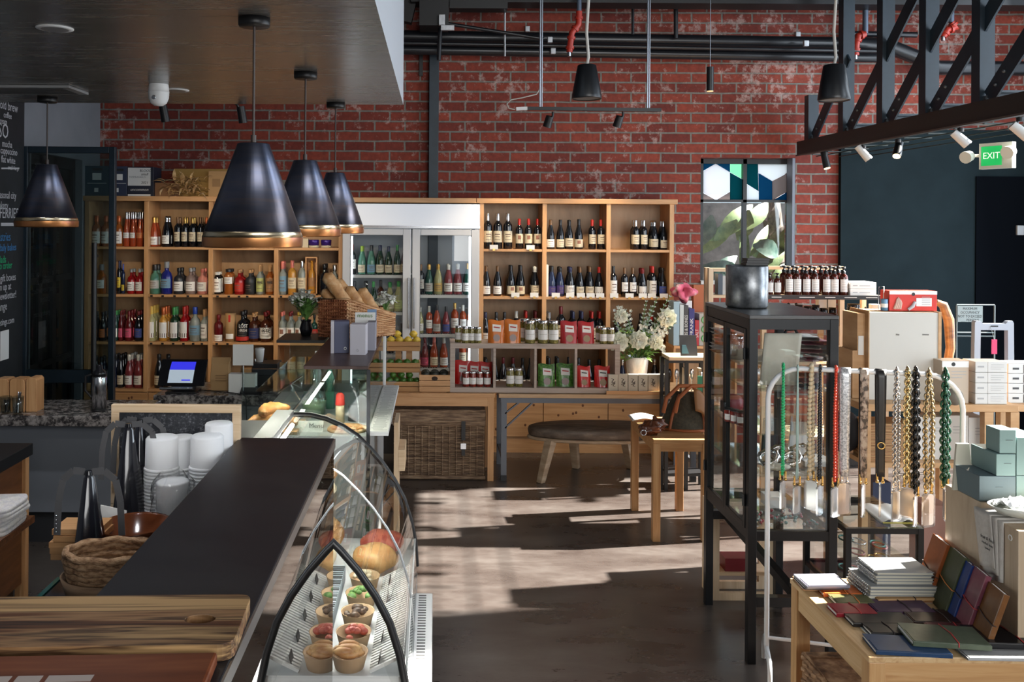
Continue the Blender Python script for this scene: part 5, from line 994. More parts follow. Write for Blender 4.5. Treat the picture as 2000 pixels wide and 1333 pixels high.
def wb(u, v):
    a = 2*PI*u; pr = [(0, .004), (.10, 0), (.135, .022), (.150, .07), (.143, .07), (.128, .03), (.1, .012), (0, .012)]; k = min(7, int(round(v*7))); r, z = pr[k]
    return (Xr+r*math.cos(a), Yr+r*.72*math.sin(a), zw+z)
solo('dough_bowl', MB().grid(wb, 36, 7), noisy('worn_bowl_wood', [(.3, (.10, .055, .03)), (.6, (.24, .15, .085)), (.75, (.32, .23, .15))], (3, 3, 20), 2, 5, .5), 'worn oval wooden bowl underneath the rope basket', 'bowl')
# chopping boards at the near end of the dark top
BW = noisy('striped_board_wood', [(.38, (.012, .005, .003)), (.45, (.11, .040, .014)), (.505, (.30, .165, .075)), (.55, (.06, .028, .013)), (.63, (.44, .27, .12))], (.7, 17, 17), 1.0, 4, .42, bump=.1, dist=.4, rr=(.4, .6), spec=.3)
L, W2 = .66, .235
q = MB(); r = .03; pts = []
for cx, cy_, a0 in ((L/2-r, W2/2-r, 0), (-L/2+r, W2/2-r, 1), (-L/2+r, -W2/2+r, 2), (L/2-r, -W2/2+r, 3)):
    for i in range(6): a = PI/2*(a0+i/5); pts.append((cx+r*math.cos(a), cy_+r*math.sin(a)))
hole = [(L/2-.075+-.012+.026*math.cos(-2*PI*i/24)*1.2, -.005+.020*math.sin(-2*PI*i/24)) for i in range(24)]
n = 24; top = [(x, y, .034) for x, y in pts]; bot = [(x, y, 0) for x, y in pts]; ht = [(hole[(-i+0) % 24][0], hole[(-i) % 24][1], .034) for i in range(24)]; hb = [(p[0], p[1], 0) for p in ht]
import bmesh
bm = bmesh.new(); vt = [bm.verts.new(p) for p in top]; vh = [bm.verts.new(p) for p in ht]
es = [bm.edges.new((vt[i], vt[(i+1) % n])) for i in range(n)]+[bm.edges.new((vh[i], vh[(i+1) % 24])) for i in range(24)]
bmesh.ops.triangle_fill(bm, use_beauty=True, edges=es)
ext = bmesh.ops.extrude_face_region(bm, geom=bm.faces[:]); bmesh.ops.translate(bm, vec=(0, 0, -.034), verts=[e for e in ext['geom'] if isinstance(e, bmesh.types.BMVert)]); bmesh.ops.recalc_face_normals(bm, faces=bm.faces[:])
me = bpy.data.meshes.new('cutting_board'); bm.to_mesh(me); bm.free(); me.materials.append(BW)
o = bpy.data.objects.new('cutting_board', me); COL.objects.link(o); mods(o, bevel=.006); o.location = (-.72, 1.83, 1.4505); o.rotation_euler = (0, 0, .045); WLOC[o.name] = o.location.copy()
tag(o, 'long striped walnut chopping board with finger hole on the dark counter top', 'cutting board')
RB = noisy('red_brown_wood', [(.3, (.10, .022, .008)), (.6, (.20, .055, .02)), (.8, (.30, .10, .04))], (1, 10, 10), 2, 4, .35)
t = solo('stencilled_board', MB().box(-.88, -.405, 1.50, 1.70, 1.4505, 1.478), RB, 'reddish brown wooden board with worn white stencil marks nearest the viewer', 'board', bevel=.006); t.rotation_euler[2] = .05; WLOC[t.name] = t.location.copy()
q = MB()
for a, b_ in ((-.78, -.755), (-.745, -.70), (-.69, -.61)): q.box(a, b_, 1.595, 1.618, 1.4781, 1.4785)
part('stencil_mark', q, mt('worn_white', (.50, .42, .38), .7), t)
q = MB().box(-.98, -.70, 1.48, 1.70, 1.1805, 1.42); solo('supply_box', q, mt('supply_brown', (.06, .02, .01), .5), 'dark box under the near end of counter top', 'box')

# ------------------------------------------------------------------ pendants and what hangs under the dropped ceiling
PAT = noisy('blackened_bronze', [(.3, (.075, .09, .14)), (.55, (.11, .115, .155)), (.75, (.17, .13, .12))], (1.2, 1.2, 12), 1.6, 4, .33, metal=.9, rr=(.26, .42))
BRASS = noisy('pale_brass', [(.3, (.55, .40, .20)), (.7, (.72, .64, .48))], (2, 2, 2), 3, 2, .25, metal=1)
COPPER = noisy('burnt_copper', [(.3, (.42, .16, .06)), (.55, (.50, .22, .08)), (.75, (.36, .12, .14))], (3, 3, 3), 2, 3, .32, metal=.9)
def pendant(x, ybot, Y, label):
    X = px(x, Y, 300); zr = pz(ybot, Y, x); z0 = 3.1
    t = thing('pendant_lamp', label, 'pendant lamp', (X, Y, zr), 'bronze cone pendants over the counter')
    c = (X, Y, zr)
    q = MB().lathe([(.062, .405), (.186, .062), (.183, .062), (.060, .40)], 48, c); q.lathe([(0, .407), (.058, .407), (.062, .405)], 48, c); part('shade', q, PAT, t)
    part('rim_band', MB().lathe([(.186, .062), (.195, .040), (.192, .040), (.183, .062)], 48, c), BRASS, t)
    part('rim', MB().lathe([(.195, .040), (.194, .006), (.190, 0), (.187, .004), (.191, .04)], 48, c), COPPER, t)
    part('bulb', MB().ball((X, Y, zr+.14), .035, 12, 8), mt('unlit_bulb', (.6, .58, .52), .3), t)
    part('cord', MB().cyl((X, Y, zr+.40), (X, Y, z0-.03), .005, n=8).cyl((X, Y, zr+.405), (X, Y, zr+.44), .011, n=10), mt('brown_cord', (.05, .035, .03), .5), t)
    part('ceiling_cup', MB().lathe([(0, -.035), (.058, -.035), (.062, -.028), (.062, -.0005), (0, -.0005)], 28, (X, Y, z0)), BLACK, t)
pendant(495, 483, 3.52, 'largest and nearest bronze cone pendant above dark counter top')
pendant(596, 462, 4.80, 'bronze cone pendant above the curved deli case, second of its row')
pendant(655, 456, 6.02, 'farthest bronze cone pendant of the row, beside the drinks fridge')
pendant(92, 444, 5.83, 'bronze cone pendant in front of the glass door')
def under(x, y): return onz(x, y, 3.1)
for x, y, lb in ((107, 55, 'recessed downlight nearest the viewer in dark ceiling'), (345, 176, 'recessed downlight behind the white sensor dome')):
    p = under(x, y); t = solo('downlight', MB().lathe([(0, -.006), (.06, -.006), (.075, -.003), (.075, 0), (0, 0)], 24, (p.x, p.y, 3.1)), WHITE, lb, 'downlight'); part('lens', MB().lathe([(0, -.0065), (.055, -.0065)], 20, (p.x, p.y, 3.1)), mt('lens_grey', (.2, .2, .2), .3), t)
p = under(310, 165); t = thing('sensor_dome', 'white egg shaped motion sensor under dark ceiling', 'sensor', (p.x, p.y, 3.1))
part('mount', MB().lathe([(.055, 0), (.060, -.045), (0, -.045)], 24, (p.x, p.y, 3.1)), WHITE, t); part('dome', MB().lathe([(.060, -.047), (.058, -.08), (.046, -.11), (.025, -.125), (0, -.128)], 24, (p.x, p.y, 3.1)), WHITE, t)
part('lens', MB().cyl((p.x-.01, p.y-.044, 3.022), (p.x-.012, p.y-.060, 3.014), .017, .011, 14), CHROME, t)
p = under(60, 168); t = solo('air_vent', MB().box(p.x-.55, p.x+.25, p.y-.05, p.y+.25, 3.083, 3.0995), mt('vent_grey', (.30, .30, .30), .4), 'flat pale rectangular air vent in dark ceiling near menu board', 'vent', bevel=.003); q = MB()
for k in range(8): q.box(p.x-.5, p.x+.2, p.y-.02+k*.032, p.y-.005+k*.032, 3.082, 3.083)
part('slat', q, BLACK, t)
for x, y, lb in ((318, 222, 'small black spotlight below dark ceiling near the white sensor'), (470, 224, 'small black spotlight below dark ceiling behind nearest pendant')):
    Y = 6.3; a = at(x, y, Y); t = thing('spotlight', lb, 'spotlight', (a.x, Y, a.z+.1), 'black spotlights behind the dropped ceiling')
    part('arm', MB().tube([(a.x-.025, 6.101, a.z+.08), (a.x-.022, Y-.04, a.z+.07), (a.x-.01, Y, a.z+.05), a], .010, 6), BLACK, t); part('head', MB().cyl((a.x-.004, Y+.01, a.z+.06), (a.x+.012, Y+.03, a.z-.055), .028, .030, 14), BLACK, t)
# ------------------------------------------------------------------ displays in front of the wall shelving
YT = 7.97; zt1 = .782
# pine rack with the wicker hamper
Xa, Xb = px(723, YT, 780), px(966, YT, 780)
t = thing('pine_rack', 'pine rack with thick top that shelters the big wicker hamper', 'rack', ((Xa+Xb)/2, 8.2, 0))
part('rack_top', MB().box(Xa, Xb+.005, YT-.01, 8.5, zt1-.035, zt1), PINE, t, bevel=.003)
part('apron', MB().box(Xa+.01, Xb-.06, YT, YT+.022, zt1-.115, zt1-.036), PINE, t)
for x in (Xa+.005, Xb-.06):
    for y in (YT, 8.42): part('leg', MB().box(x, x+.055, y, y+.055, 0, zt1-.036), PINEZ, t, bevel=.002)
HW = noisy('brown_willow', [(.30, (.07, .04, .025)), (.5, (.20, .125, .075)), (.66, (.38, .26, .16))], (6, 6, 60), 1.2, 5, .75, bump=.7)
X0, X1 = px(768, 8.02, 860), px(947, 8.02, 860); zh = pz(800, 8.02, 860); zl = pz(826, 8.02, 860)
t = thing('wicker_hamper', 'large dark brown wicker hamper with leather strap under pine rack', 'hamper', ((X0+X1)/2, 8.2, 0))
bdy = part('body', MB().box(X0+.006, X1-.006, 8.03, 8.40, .03, zl), HW, t)
q = MB(); random.seed(3); k = 13
for i in range(k+1):
    u = X0+.01+(X1-X0-.02)*i/k; q.cyl((u, 8.018, .03), (u, 8.018, zl), .008, n=5)
for j in range(30):
    z = .035+(zl-.04)*j/29; q.tube([(X0+.004+(X1-X0-.008)*i/(2*k), 8.026-(.006 if (i//2+j) % 2 else -.003), z+random.uniform(-.003, .003)) for i in range(2*k+1)], .0068, 5)
part('weave', q, HW, bdy)
ld = part('lid', MB().box(X0-.006, X1+.006, 8.01, 8.42, zl+.012, zh-.01), HW, t, bevel=.01)
q = MB()
for z, r in ((zh-.012, .012), (zl+.012, .016), (zl-.012, .016), (.02, .018)):
    pts = [(X0-.004+(X1-X0+.008)*i/30, 8.015, z) for i in range(31)]; q.tube(pts, [r*(1+.12*(i % 2)) for i in range(31)], 8)
part('braided_edge', q, HW, t)
xs = px(905, 8.0, 850)
q = MB().box(xs-.018, xs+.018, 7.990, 7.996, pz(860, 8, 905), pz(823, 8, 905)).box(xs-.016, xs+.016, 7.990, 7.996, pz(890, 8, 905), pz(876, 8, 905)); st = part('strap', q, BLACK, t)
part('buckle', MB().box(xs-.024, xs+.024, 7.985, 7.991, pz(877, 8, 905), pz(866, 8, 905)), CHROME, st)
# grey folding table
Xl, Xr = px(974, 7.97, 775), px(1370, 7.97, 775); zt2 = .778
TT = wood('table_top_pine', (.40, .24, .12), (.52, .34, .19), (.60, .43, .27), 0)
t = thing('folding_table', 'long wood topped folding table with grey steel legs and braces', 'table', ((Xl+Xr)/2, 8.2, 0))
part('table_top', MB().box(Xl, Xr, 7.96, 8.62, zt2-.034, zt2), TT, t, bevel=.004)
SG = mt('grey_steel', (.12, .13, .15), .4, .4)
part('under_frame', MB().box(Xl+.02, Xr-.02, 7.975, 8.01, zt2-.08, zt2-.0345).box(Xl+.02, Xr-.02, 8.56, 8.59, zt2-.08, zt2-.0345), SG, t)
for x, sg in ((px(984, 7.99, 860), 1), (px(1354, 7.99, 860), -1)):
    for y in (8.0, 8.56):
        lg = part('leg', MB().bar((x, y, .0), (x, y, zt2-.08), .05, .03), SG, t)
        if y < 8.2: part('foot', MB().bx(x, y, 0, .054, .036, .05), BLACK, lg)
    for o in (0, .13): part('brace', MB().bar((x+sg*.01, 8.0, .47+o), (x+sg*(.26), 8.0, zt2-.075) if o == 0 else (x+sg*.14, 8.0, zt2-.075), .03, .012), SG, t)
    part('leg_bar', MB().bar((x, 8.0, .18), (x, 8.56, .18), .03), SG, t)
# grey washed cube shelf lying on its side
Y0, Y1 = 8.0, 8.34; X0, X1 = px(879, Y0, 720), px(1211, Y0, 720); z0 = zt1+.001; z1 = pz(672, Y0, 1040); th = .045
t = thing('cube_shelf', 'low grey washed four cube shelf standing across rack and folding table', 'shelves', ((X0+X1)/2, (Y0+Y1)/2, z0))
part('frame', MB().box(X0, X1, Y0, Y1, z1-th, z1).box(X0, X1, Y0, Y1, z0, z0+th).box(X0, X0+th, Y0, Y1, z0+th, z1-th).box(X1-th, X1, Y0, Y1, z0+th, z1-th), GREYW, t, bevel=.002)
for x in (966, 1046, 1125): x = px(x, Y0, 720); part('divider', MB().box(x-.011, x+.011, Y0+.003, Y1, z0+th, z1-th), GREYW, t)
zi = z0+th
# jars, pouches
def jar(x, Y, z, r, h, food, label, group, lid=CHROME, lb=PAPER):
    X = px(x, Y, 700) if x > 5 else x; c = (X, Y, z); o = solo('food_jar', MB().lathe([(0, 0), (r*.94, 0), (r, .004), (r, h*.78), (r*.86, h*.86), (r*.86, h*.9), (0, h*.9)], 18, c), food, label, 'jar', group)
    part('lid', MB().lathe([(r*.93, h*.87), (r*.95, h*.88), (r*.95, h*.99), (r*.9, h), (0, h)], 18, c), lid, o); q = MB().lathe([(r+.0006, h*.17), (r+.0006, h*.60)], 10, c, a0=-PI/2-1.25, a1=-PI/2+1.25); q.k = 1; q.lathe([(r+.0012, h*.40), (r+.0012, h*.42)], 6, c, a0=-PI/2-.8, a1=-PI/2+.8); part('label', q, [lb, mt('faint_line', (.55, .53, .48), .7)], o); return o
OLIVE = noisy('olive_relish', [(.35, (.09, .075, .015)), (.55, (.20, .17, .045)), (.7, (.32, .27, .10))], (60, 60, 60), 1, 2, .15)
JAM = noisy('red_jam', [(.35, (.10, .008, .006)), (.6, (.24, .03, .018))], (60, 60, 60), 1, 2, .15)
GT = 'jars on top of the cube shelf'
for x, Y, lb in ((895, 8.1, 'small olive relish jar at the fridge end of cube shelf top, half hidden behind others'), (908.5, 8.04, 'first full small relish jar at the fridge end of cube shelf top'), (920.5, 8.05, 'small relish jar between two like it near the orange pouches'), (933.5, 8.04, 'small relish jar nearest the orange pouches')): jar(x, Y, z1, .031 if x > 900 else .03, .145, OLIVE, lb, GT)
for x, Y, lb in ((1035, 8.05, 'large pickle jar next to the orange pouches'), (1060, 8.05, 'large pickle jar in the middle of three'), (1080.5, 8.05, 'large pickle jar next to the dark red pouches'), (1024, 8.19, 'large pickle jar behind the orange pouch end'), (1047, 8.2, 'large pickle jar in the row behind')): jar(x, Y, z1, .046, .205, OLIVE, lb, GT)
for x, Y, lb in ((1178, 8.05, 'squat relish jar between red pouches and white flowers'), (1192.5, 8.05, 'squat relish jar nearest the white flowers'), (1170, 8.15, 'squat relish jar behind the other two by flowers')): jar(x, Y, z1, .034, .145, OLIVE, lb, GT)
for i, x in enumerate((910.5, 924, 937.5, 952)): jar(x, 8.06, zi, .031, .135, JAM, '%s red jam jar from the fridge end inside cube shelf' % ORD[i].capitalize(), 'red jam jars in the cube shelf')
for x, lb in ((997, 'tall olive jar with clear cap inside cube shelf, nearer the jam'), (1013.5, 'tall olive jar with clear cap inside cube shelf, nearer green pouches')): jar(x, 8.08, zi, .037, .165, OLIVE, lb, 'olive jars in the cube shelf')
def pouch(x, w_, yt, z, m_, label, group, Y=8.06, win='dark', sq=True):
    X = px(x, Y, 650); W = w_*Y/F; h = pz(yt, Y, x)-z; q = MB()
    def fn(u, v, s): d = .034*(1-v)**.7*(1-(2*u-1)**4)+.002; return (X-W/2+W*u*(1-.03*v)+.015*W*v, Y+s*d+.02*v, z+h*v+.006*math.sin(u*7)*v)
    q.grid(lambda u, v: fn(u, v, -1), 8, 8).grid(lambda u, v: fn(1-u, v, 1), 8, 8); o = solo('food_pouch', q, m_, label, 'pouch', group)
    q = MB(); k = .22
    q.prism([fn(.27, .50, -1.12), fn(.80, .50, -1.12), fn(.80, .80, -1.2), fn(.27, .80, -1.2)], (0, -.001, 0)); lb = part('label', q, PAPER, o)
    q = MB(); a, b_ = Vector(fn(.34, .69, -1.3)), Vector(fn(.72, .69, -1.3)); q.bar(a+Vector((0, -.0035, 0)), b_+Vector((0, -.0035, 0)), .001, .010); part('print', q, INKR if win != 'black' else INK, lb)
    q = MB(); q.lathe([(0, 0), (W*.21, 0)], 16); 
    cc = Vector(fn(.52, .24, -1.08)); q.v = [Vector((cc.x+p.x, cc.y-.002+p.y*.15, cc.z+p.y)) for p in q.v]; part('clear_window', q, mt('nuts', (.30, .19, .09), .4) if win != 'dark' else mt('dark_nuts', (.16, .075, .05), .3), o); return o
PO = mt('orange_foil_pouch', (.62, .165, .018), .28, coat=.3); PR = mt('dark_red_foil_pouch', (.40, .018, .022), .28, coat=.3); PS = mt('scarlet_foil_pouch', (.52, .015, .012), .25, coat=.3); PG = noisy('green_foil_pouch', [(.4, (.03, .11, .012)), (.6, (.10, .24, .04))], (40, 40, 40), 1, 2, .25)
pouch(969, 32, 626, z1, PO, 'orange snack pouch nearer the small relish jars', 'snack pouches on the cube shelf'); pouch(1001, 32, 625, z1, PO, 'orange snack pouch nearer the large pickle jars', 'snack pouches on the cube shelf')
pouch(1111, 33, 628, z1, PR, 'dark red snack pouch nearer the large pickle jars', 'snack pouches on the cube shelf', win='nut'); pouch(1144.5, 32, 629, z1, PR, 'dark red snack pouch nearer the white flowers', 'snack pouches on the cube shelf', win='nut')
for x, yt, lb in ((904, 705, 'scarlet pouch behind jam jars, nearest the fridge'), (926, 707, 'scarlet pouch behind jam jars, in the middle'), (947, 708, 'scarlet pouch behind jam jars, next to the divider')): pouch(x, 30, yt, zi, PS, lb, 'scarlet pouches in the cube shelf', 8.2)
pouch(1068, 33, 712, zi, PG, 'green snack pouch in cube shelf, nearer the olive jars', 'green pouches in the cube shelf', 8.1); pouch(1103.5, 33, 711, zi, PG, 'green snack pouch in cube shelf, nearer the scarlet pouches', 'green pouches in the cube shelf', 8.1)
pouch(1140.5, 27, 716, zi, PS, 'scarlet pouch with black print nearer the green pouches', 'scarlet pouches in the cube shelf', 8.08, 'black'); pouch(1177, 31, 716, zi, PS, 'scarlet pouch with black print at the flower end of cube shelf', 'scarlet pouches in the cube shelf', 8.08, 'black')
# crates of avocados, and the stand of lemons and limes
AVO = noisy('avocado_skin', [(.3, (.008, .010, .008)), (.7, (.030, .032, .022))], (60, 60, 60), 1, 3, .45, bump=.3)
def crate(x0, x1, yt, label, Y=8.0, d=.22, slots=True):
    X0, X1 = px(x0, Y, 740), px(x1, Y, 740); h = pz(yt, Y, x0)-zt1-.001; z = zt1+.001
    t = thing('wooden_crate', label, 'crate', ((X0+X1)/2, Y+d/2, z), 'pine crates of avocados')
    q = MB(); n = 3; sh = h/n
    for i in range(n):
        g = .006
        q.box(X0, X1, Y, Y+.012, z+i*sh+g, z+(i+1)*sh).box(X0, X1, Y+d-.012, Y+d, z+i*sh+g, z+(i+1)*sh).box(X0, X0+.012, Y+.012, Y+d-.012, z+i*sh+g, z+(i+1)*sh).box(X1-.012, X1, Y+.012, Y+d-.012, z+i*sh+g, z+(i+1)*sh)
    for a in (X0+.013, X1-.026): q.box(a, a+.013, Y+.012, Y+.03, z, z+h)
    part('slats', q, PINE, t); part('base', MB().box(X0+.012, X1-.012, Y+.012, Y+d-.012, z, z+.01), PINE, t)
    q = MB().lathe([(0, 0), (.028, 0)], 16); q.v = [Vector(((X0+X1)/2+p.x, Y-.001, z+h*.80+p.y*.7)) for p in q.v]; part('hand_hole', q, mt('hole_dark', (.03, .014, .006), .8), t)
    return X0, X1, Y, d, z+h
random.seed(12)
X0c, X1c, Yc, dc, zcr = crate(819, 879, 733, 'slatted pine crate of avocados next to the cube shelf')
for i in range(3):
    for j in range(2):
        p = (X0c+.055+(X1c-X0c-.11)*i/2, Yc+.07+.085*j, zcr-.005); solo('avocado', MB().ball(p, (.042, .038, .034), 12, 7), AVO, 'dark avocado, %s from the lemons in the %s row of crate by cube shelf' % (ORD[i], 'front' if j == 0 else 'back'), 'avocado', 'avocados in the crates')
X0c, X1c, Yc, dc, zcr = crate(712, 745, 733, 'slatted pine crate of avocados close to the pastry case')
for i in range(2): solo('avocado', MB().ball((X0c+.045+.07*i, Yc+.07, zcr-.005), (.034, .038, .034), 12, 7), AVO, 'dark avocado in the crate by pastry case, %s the lemon stand' % ('farther from' if i == 0 else 'nearer to'), 'avocado', 'avocados in the crates')
SX0, SX1 = px(754, 8.05, 720), px(820, 8.05, 720)
STW = wood('honey_wood', (.28, .12, .035), (.42, .21, .07), (.50, .28, .11), 0)
t = thing('fruit_stand', 'three tier honey coloured wooden stand of lemons and limes', 'fruit stand', ((SX0+SX1)/2, 8.2, zt1))
tiers = (pz(768, 8.03, 790), pz(728, 8.1, 790), pz(686, 8.18, 790)); FR_ = []
for i, z in enumerate(tiers):
    y = 8.03+.07*i; z = max(z, zt1+.002); h = .085; q = MB()
    for k in range(2): q.box(SX0, SX1, y, y+.01, z+k*.046, z+k*.046+.040).box(SX0, SX1, y+.2, y+.21, z+k*.046, z+k*.046+.04)
    q.box(SX0, SX0+.01, y+.01, y+.2, z, z+.086).box(SX1-.01, SX1, y+.01, y+.2, z, z+.086).box(SX0+.01, SX1-.01, y+.01, y+.2, z, z+.008); part('tray', q, STW, t); FR_.append((y, z+.06))
for x in (SX0+.075, SX1-.13): part('post', MB().box(x, x+.055, 8.25, 8.27, zt1+.001, tiers[2]+.08), STW, t)
LEM = noisy('lemon_peel', [(.3, (.52, .34, .03)), (.7, (.66, .48, .07))], (90, 90, 90), 1, 2, .42, bump=.15); LIM = noisy('lime_peel', [(.3, (.02, .085, .012)), (.7, (.09, .20, .03))], (14, 14, 14), 1, 2, .35)
def fruit(kind, x, yy, z, r, m_, lb, g): 
    q = MB(); q.lathe([(0, -r*1.15), (r*.18, -r*1.08), (r*.55, -r*.85), (r*.92, -r*.4), (r, 0), (r*.92, r*.4), (r*.55, r*.85), (r*.18, r*1.08), (0, r*1.15)], 14)
    a = random.uniform(-.5, .5); M = Matrix.Rotation(PI/2+a*.3, 3, 'Y'); q.v = [M @ p+Vector((x, yy, z)) for p in q.v]; return solo(kind, q, m_, lb, kind, g)
y, z = FR_[2]
for i in range(4): fruit('lemon', SX0+.035+.078*i, y+.06, z+.035, .034, LEM, 'lemon in the front row of stand, %s from the basket side' % ORD[i], 'lemons on the stand')
for i in range(2): fruit('lemon', SX0+.09+.15*i, y+.09, z+.085, .034, LEM, 'lemon lying on top of the front row, %s' % ('nearer the basket' if i == 0 else 'nearer the wine fridge'), 'lemons on the stand')
y, z = FR_[1]
for i in range(4): fruit('lime', SX0+.035+.075*i, y+.05, z+.026, .031, LIM, 'lime in the middle tray of stand, %s from the pastry case' % ORD[i], 'limes on the stand')
y, z = FR_[0]
for i in range(5): fruit('lime', SX0+.03+.062*i, y+.05+.02*(i % 2), z+.03, .029, LIM, 'lime in the bottom tray of stand, %s from the pastry case' % ORD[i], 'limes on the stand')
for i in range(3): fruit('lime', SX0+.06+.075*i, y+.085, z+.074, .029, LIM, 'lime lying on others in the bottom tray, %s from pastry case' % ORD[i], 'limes on the stand')
# bucket of white flowers
Yb_ = 8.22; Xb_ = px(1244, Yb_, 720); zb_ = zt2+.001; hb_ = pz(696, Yb_, 1244)-zb_
t = thing('flower_bucket', 'galvanised bucket overflowing with white roses stock and eucalyptus', 'flowers', (Xb_, Yb_, zb_)); c = (Xb_, Yb_, zb_)
bk = part('bucket', MB().lathe([(0, .002), (.078, 0), (.104, hb_-.006), (.107, hb_), (.103, hb_), (.10, hb_-.01), (.076, .01), (0, .01)], 28, c), GALV, t)
g = MB(); gs = MB(); stm = MB(); random.seed(44); ctr = Vector((Xb_, Yb_, zb_+hb_-.04))
EUC = mt('eucalyptus', (.36, .42, .36), .6)
for x, y in ((1207, 600), (1262, 590), (1283, 583), (1308, 580), (1318, 632), (1200, 628), (1292, 625), (1180, 640), (1306, 600), (1222, 607), (1272, 600)):
    e = at(x, y, Yb_+random.uniform(-.1, .06)); m_ = ctr+(e-ctr)*.5+Vector((0, 0, .04)); pts = [ctr+(m_-ctr)*(i/5) for i in range(5)]+[m_+(e-m_)*(i/6) for i in range(7)]
    stm.tube(pts, .0035, 5)
    for i in range(3, 12):
        p = pts[i]; d = (pts[i]-pts[i-1]).normalized(); sd = d.cross(Vector((0, 1, 0))).normalized()
        for s_ in (-1, 1): gs.leaf(p, p+sd*s_*.040*(1.15-i/14)+d*.014, .024*(1.2-i/16), .1, (0, -1, .3), .2, 3)
for k in range(120):
    a = random.uniform(0, 2*PI); r = random.uniform(.03, .26); b0 = ctr+Vector((r*.55*math.cos(a), r*.35*math.sin(a), random.uniform(0, .24))); d = Vector((math.cos(a), math.sin(a)*.6-.2, random.uniform(-.1, .8))).normalized(); g.leaf(b0, b0+d*random.uniform(.07, .15), random.uniform(.018, .04), .2, (0, -.5, 1), .2, 4)
part('stem', stm, GREEN1, t); part('leaves', g, noisy('bright_leaf', [(.3, (.07, .18, .03)), (.7, (.28, .42, .10))], (20, 20, 20), 1, 2, .5), t); part('eucalyptus_leaves', gs, EUC, t)
def rose(x, y, r, nm):
    c = at(x, y, Yb_-.14); q = MB()
    for ring, (n, rr, tilt, sz) in enumerate(((5, .3, 2.0, .55), (7, .6, 1.3, .65), (9, .8, .7, .8), (10, .9, .25, .9))):
        for i in range(n):
            a = 2*PI*i/n+ring*.5; d = Vector((math.cos(a), -.55+.25*math.sin(a), math.sin(a))).normalized(); b0 = c+Vector((math.cos(a)*rr*r*.4, -.01*(3-ring), math.sin(a)*rr*r*.4)); e = b0+(Vector((math.cos(a), -tilt, math.sin(a))).normalized())*r*sz; q.leaf(b0, e, r*1.25*sz, .3, (0, -1, 0), .35, 5)
    q.ball((c.x, c.y-.01, c.z), r*.5, 10, 7); part('rose_head', q, noisy('cream_rose', [(.3, (.60, .64, .48)), (.7, (.80, .80, .70))], (9, 9, 9), 1, 2, .6), t)
for k_, (x_, y_, r_) in enumerate(((1246, 664, .075), (1207, 668, .08), (1302, 620, .075), (1280, 668, .06), (1212, 618, .055))): rose(x_, y_, r_, k_)
q = MB(); random.seed(77)
for x, y, n in ((1206, 612, 14), (1222, 622, 12), (1250, 640, 7), (1290, 655, 14), (1294, 678, 12), (1300, 640, 8), (1275, 645, 7)):
    c0 = at(x, y, Yb_-.10)
    for k in range(n):
        c = c0+Vector((random.gauss(0, .024), random.gauss(0, .025), random.gauss(0, .032)))
        for j in range(5): a = 2*PI*j/5; q.leaf(c, c+Vector((math.cos(a)*.017, -.010, math.sin(a)*.017)), .016, .1, (0, -1, 0), .2, 2)
part('stock_blossom', q, PETAL, t)
# tray of bird cards in front of the flowers
Xa, Xb = px(1187, 7.9, 772), px(1303, 7.9, 772)
t = thing('wooden_tray', 'narrow wooden tray holding the row of beige cartons with bird print', 'tray', ((Xa+Xb)/2, 7.99, zt2+.001)); part('tray_base', MB().box(Xa, Xb, 7.965, 8.05, zt2+.001, zt2+.012), PINE, t); part('front_lip', MB().box(Xa, Xb, 7.965, 7.973, zt2+.012, zt2+.034), PINE, t)
BEI = mt('beige_card', (.56, .52, .42), .6)
for i, x in enumerate((1197.5, 1217, 1236.5, 1256, 1275.5, 1294.5)):
    Y = 7.995; X = px(x, Y, 755); h = pz(732, Y, x)-zt2-.012
    o = solo('soap_carton', MB().box(X-.042, X+.042, Y, Y+.045, zt2+.0125, zt2+.0125+h), BEI, 'beige carton with dark bird print in wooden tray, %s from the scarlet pouches' % ORD[i], 'carton', 'beige cartons with bird print', bevel=.002)
    q = MB(); zz = zt2+.0125+h*.5; q.tube([(X-.018, Y-.001, zz+.045), (X+.004, Y-.001, zz+.038), (X-.012, Y-.001, zz+.012), (X+.015, Y-.001, zz+.005), (X-.002, Y-.001, zz-.02), (X+.02, Y-.001, zz-.028)], [.002, .004, .005, .006, .004, .002], 5); q.tube([(X+.018, Y-.001, zz+.02), (X+.006, Y-.001, zz+.005), (X-.016, Y-.001, zz-.012)], .003, 5); part('bird_print', q, mt('bird_ink', (.09, .07, .06), .7), o)
# bench
Xc, Yc = px(1172, 8.17, 835), 8.17
t = thing('oval_bench', 'low oval bench with rounded grey brown slab top and pale splayed legs', 'bench', (Xc, Yc, 0))
BT = noisy('weathered_slab', [(.3, (.055, .038, .028)), (.55, (.13, .095, .07)), (.75, (.26, .20, .15))], (3, 10, 10), 2, 5, .5, world=True)
q = MB(); zt_ = .462
def ov(u, v):
    a = 2*PI*u; pr = [(0, 0), (.93, 0), (.985, -.012), (1, -.035), (.99, -.075), (.95, -.10), (0, -.10)]; k = min(6, int(round(v*6))); r, z = pr[k]; return (Xc+.66*r*math.cos(a), Yc+.235*r*math.sin(a), zt_+z)
part('seat', q.grid(ov, 56, 6), BT, t); part('bark_edge', MB().tube([(Xc+.65*math.cos(a), Yc+.23*math.sin(a), zt_-.105) for a in [2*PI*i/48 for i in range(48)]], .016, 8, closed=True), noisy('pale_bench_wood', [(.3, (.30, .20, .12)), (.7, (.50, .38, .26))], (3, 3, 14), 2, 4, .55, world=True), t)
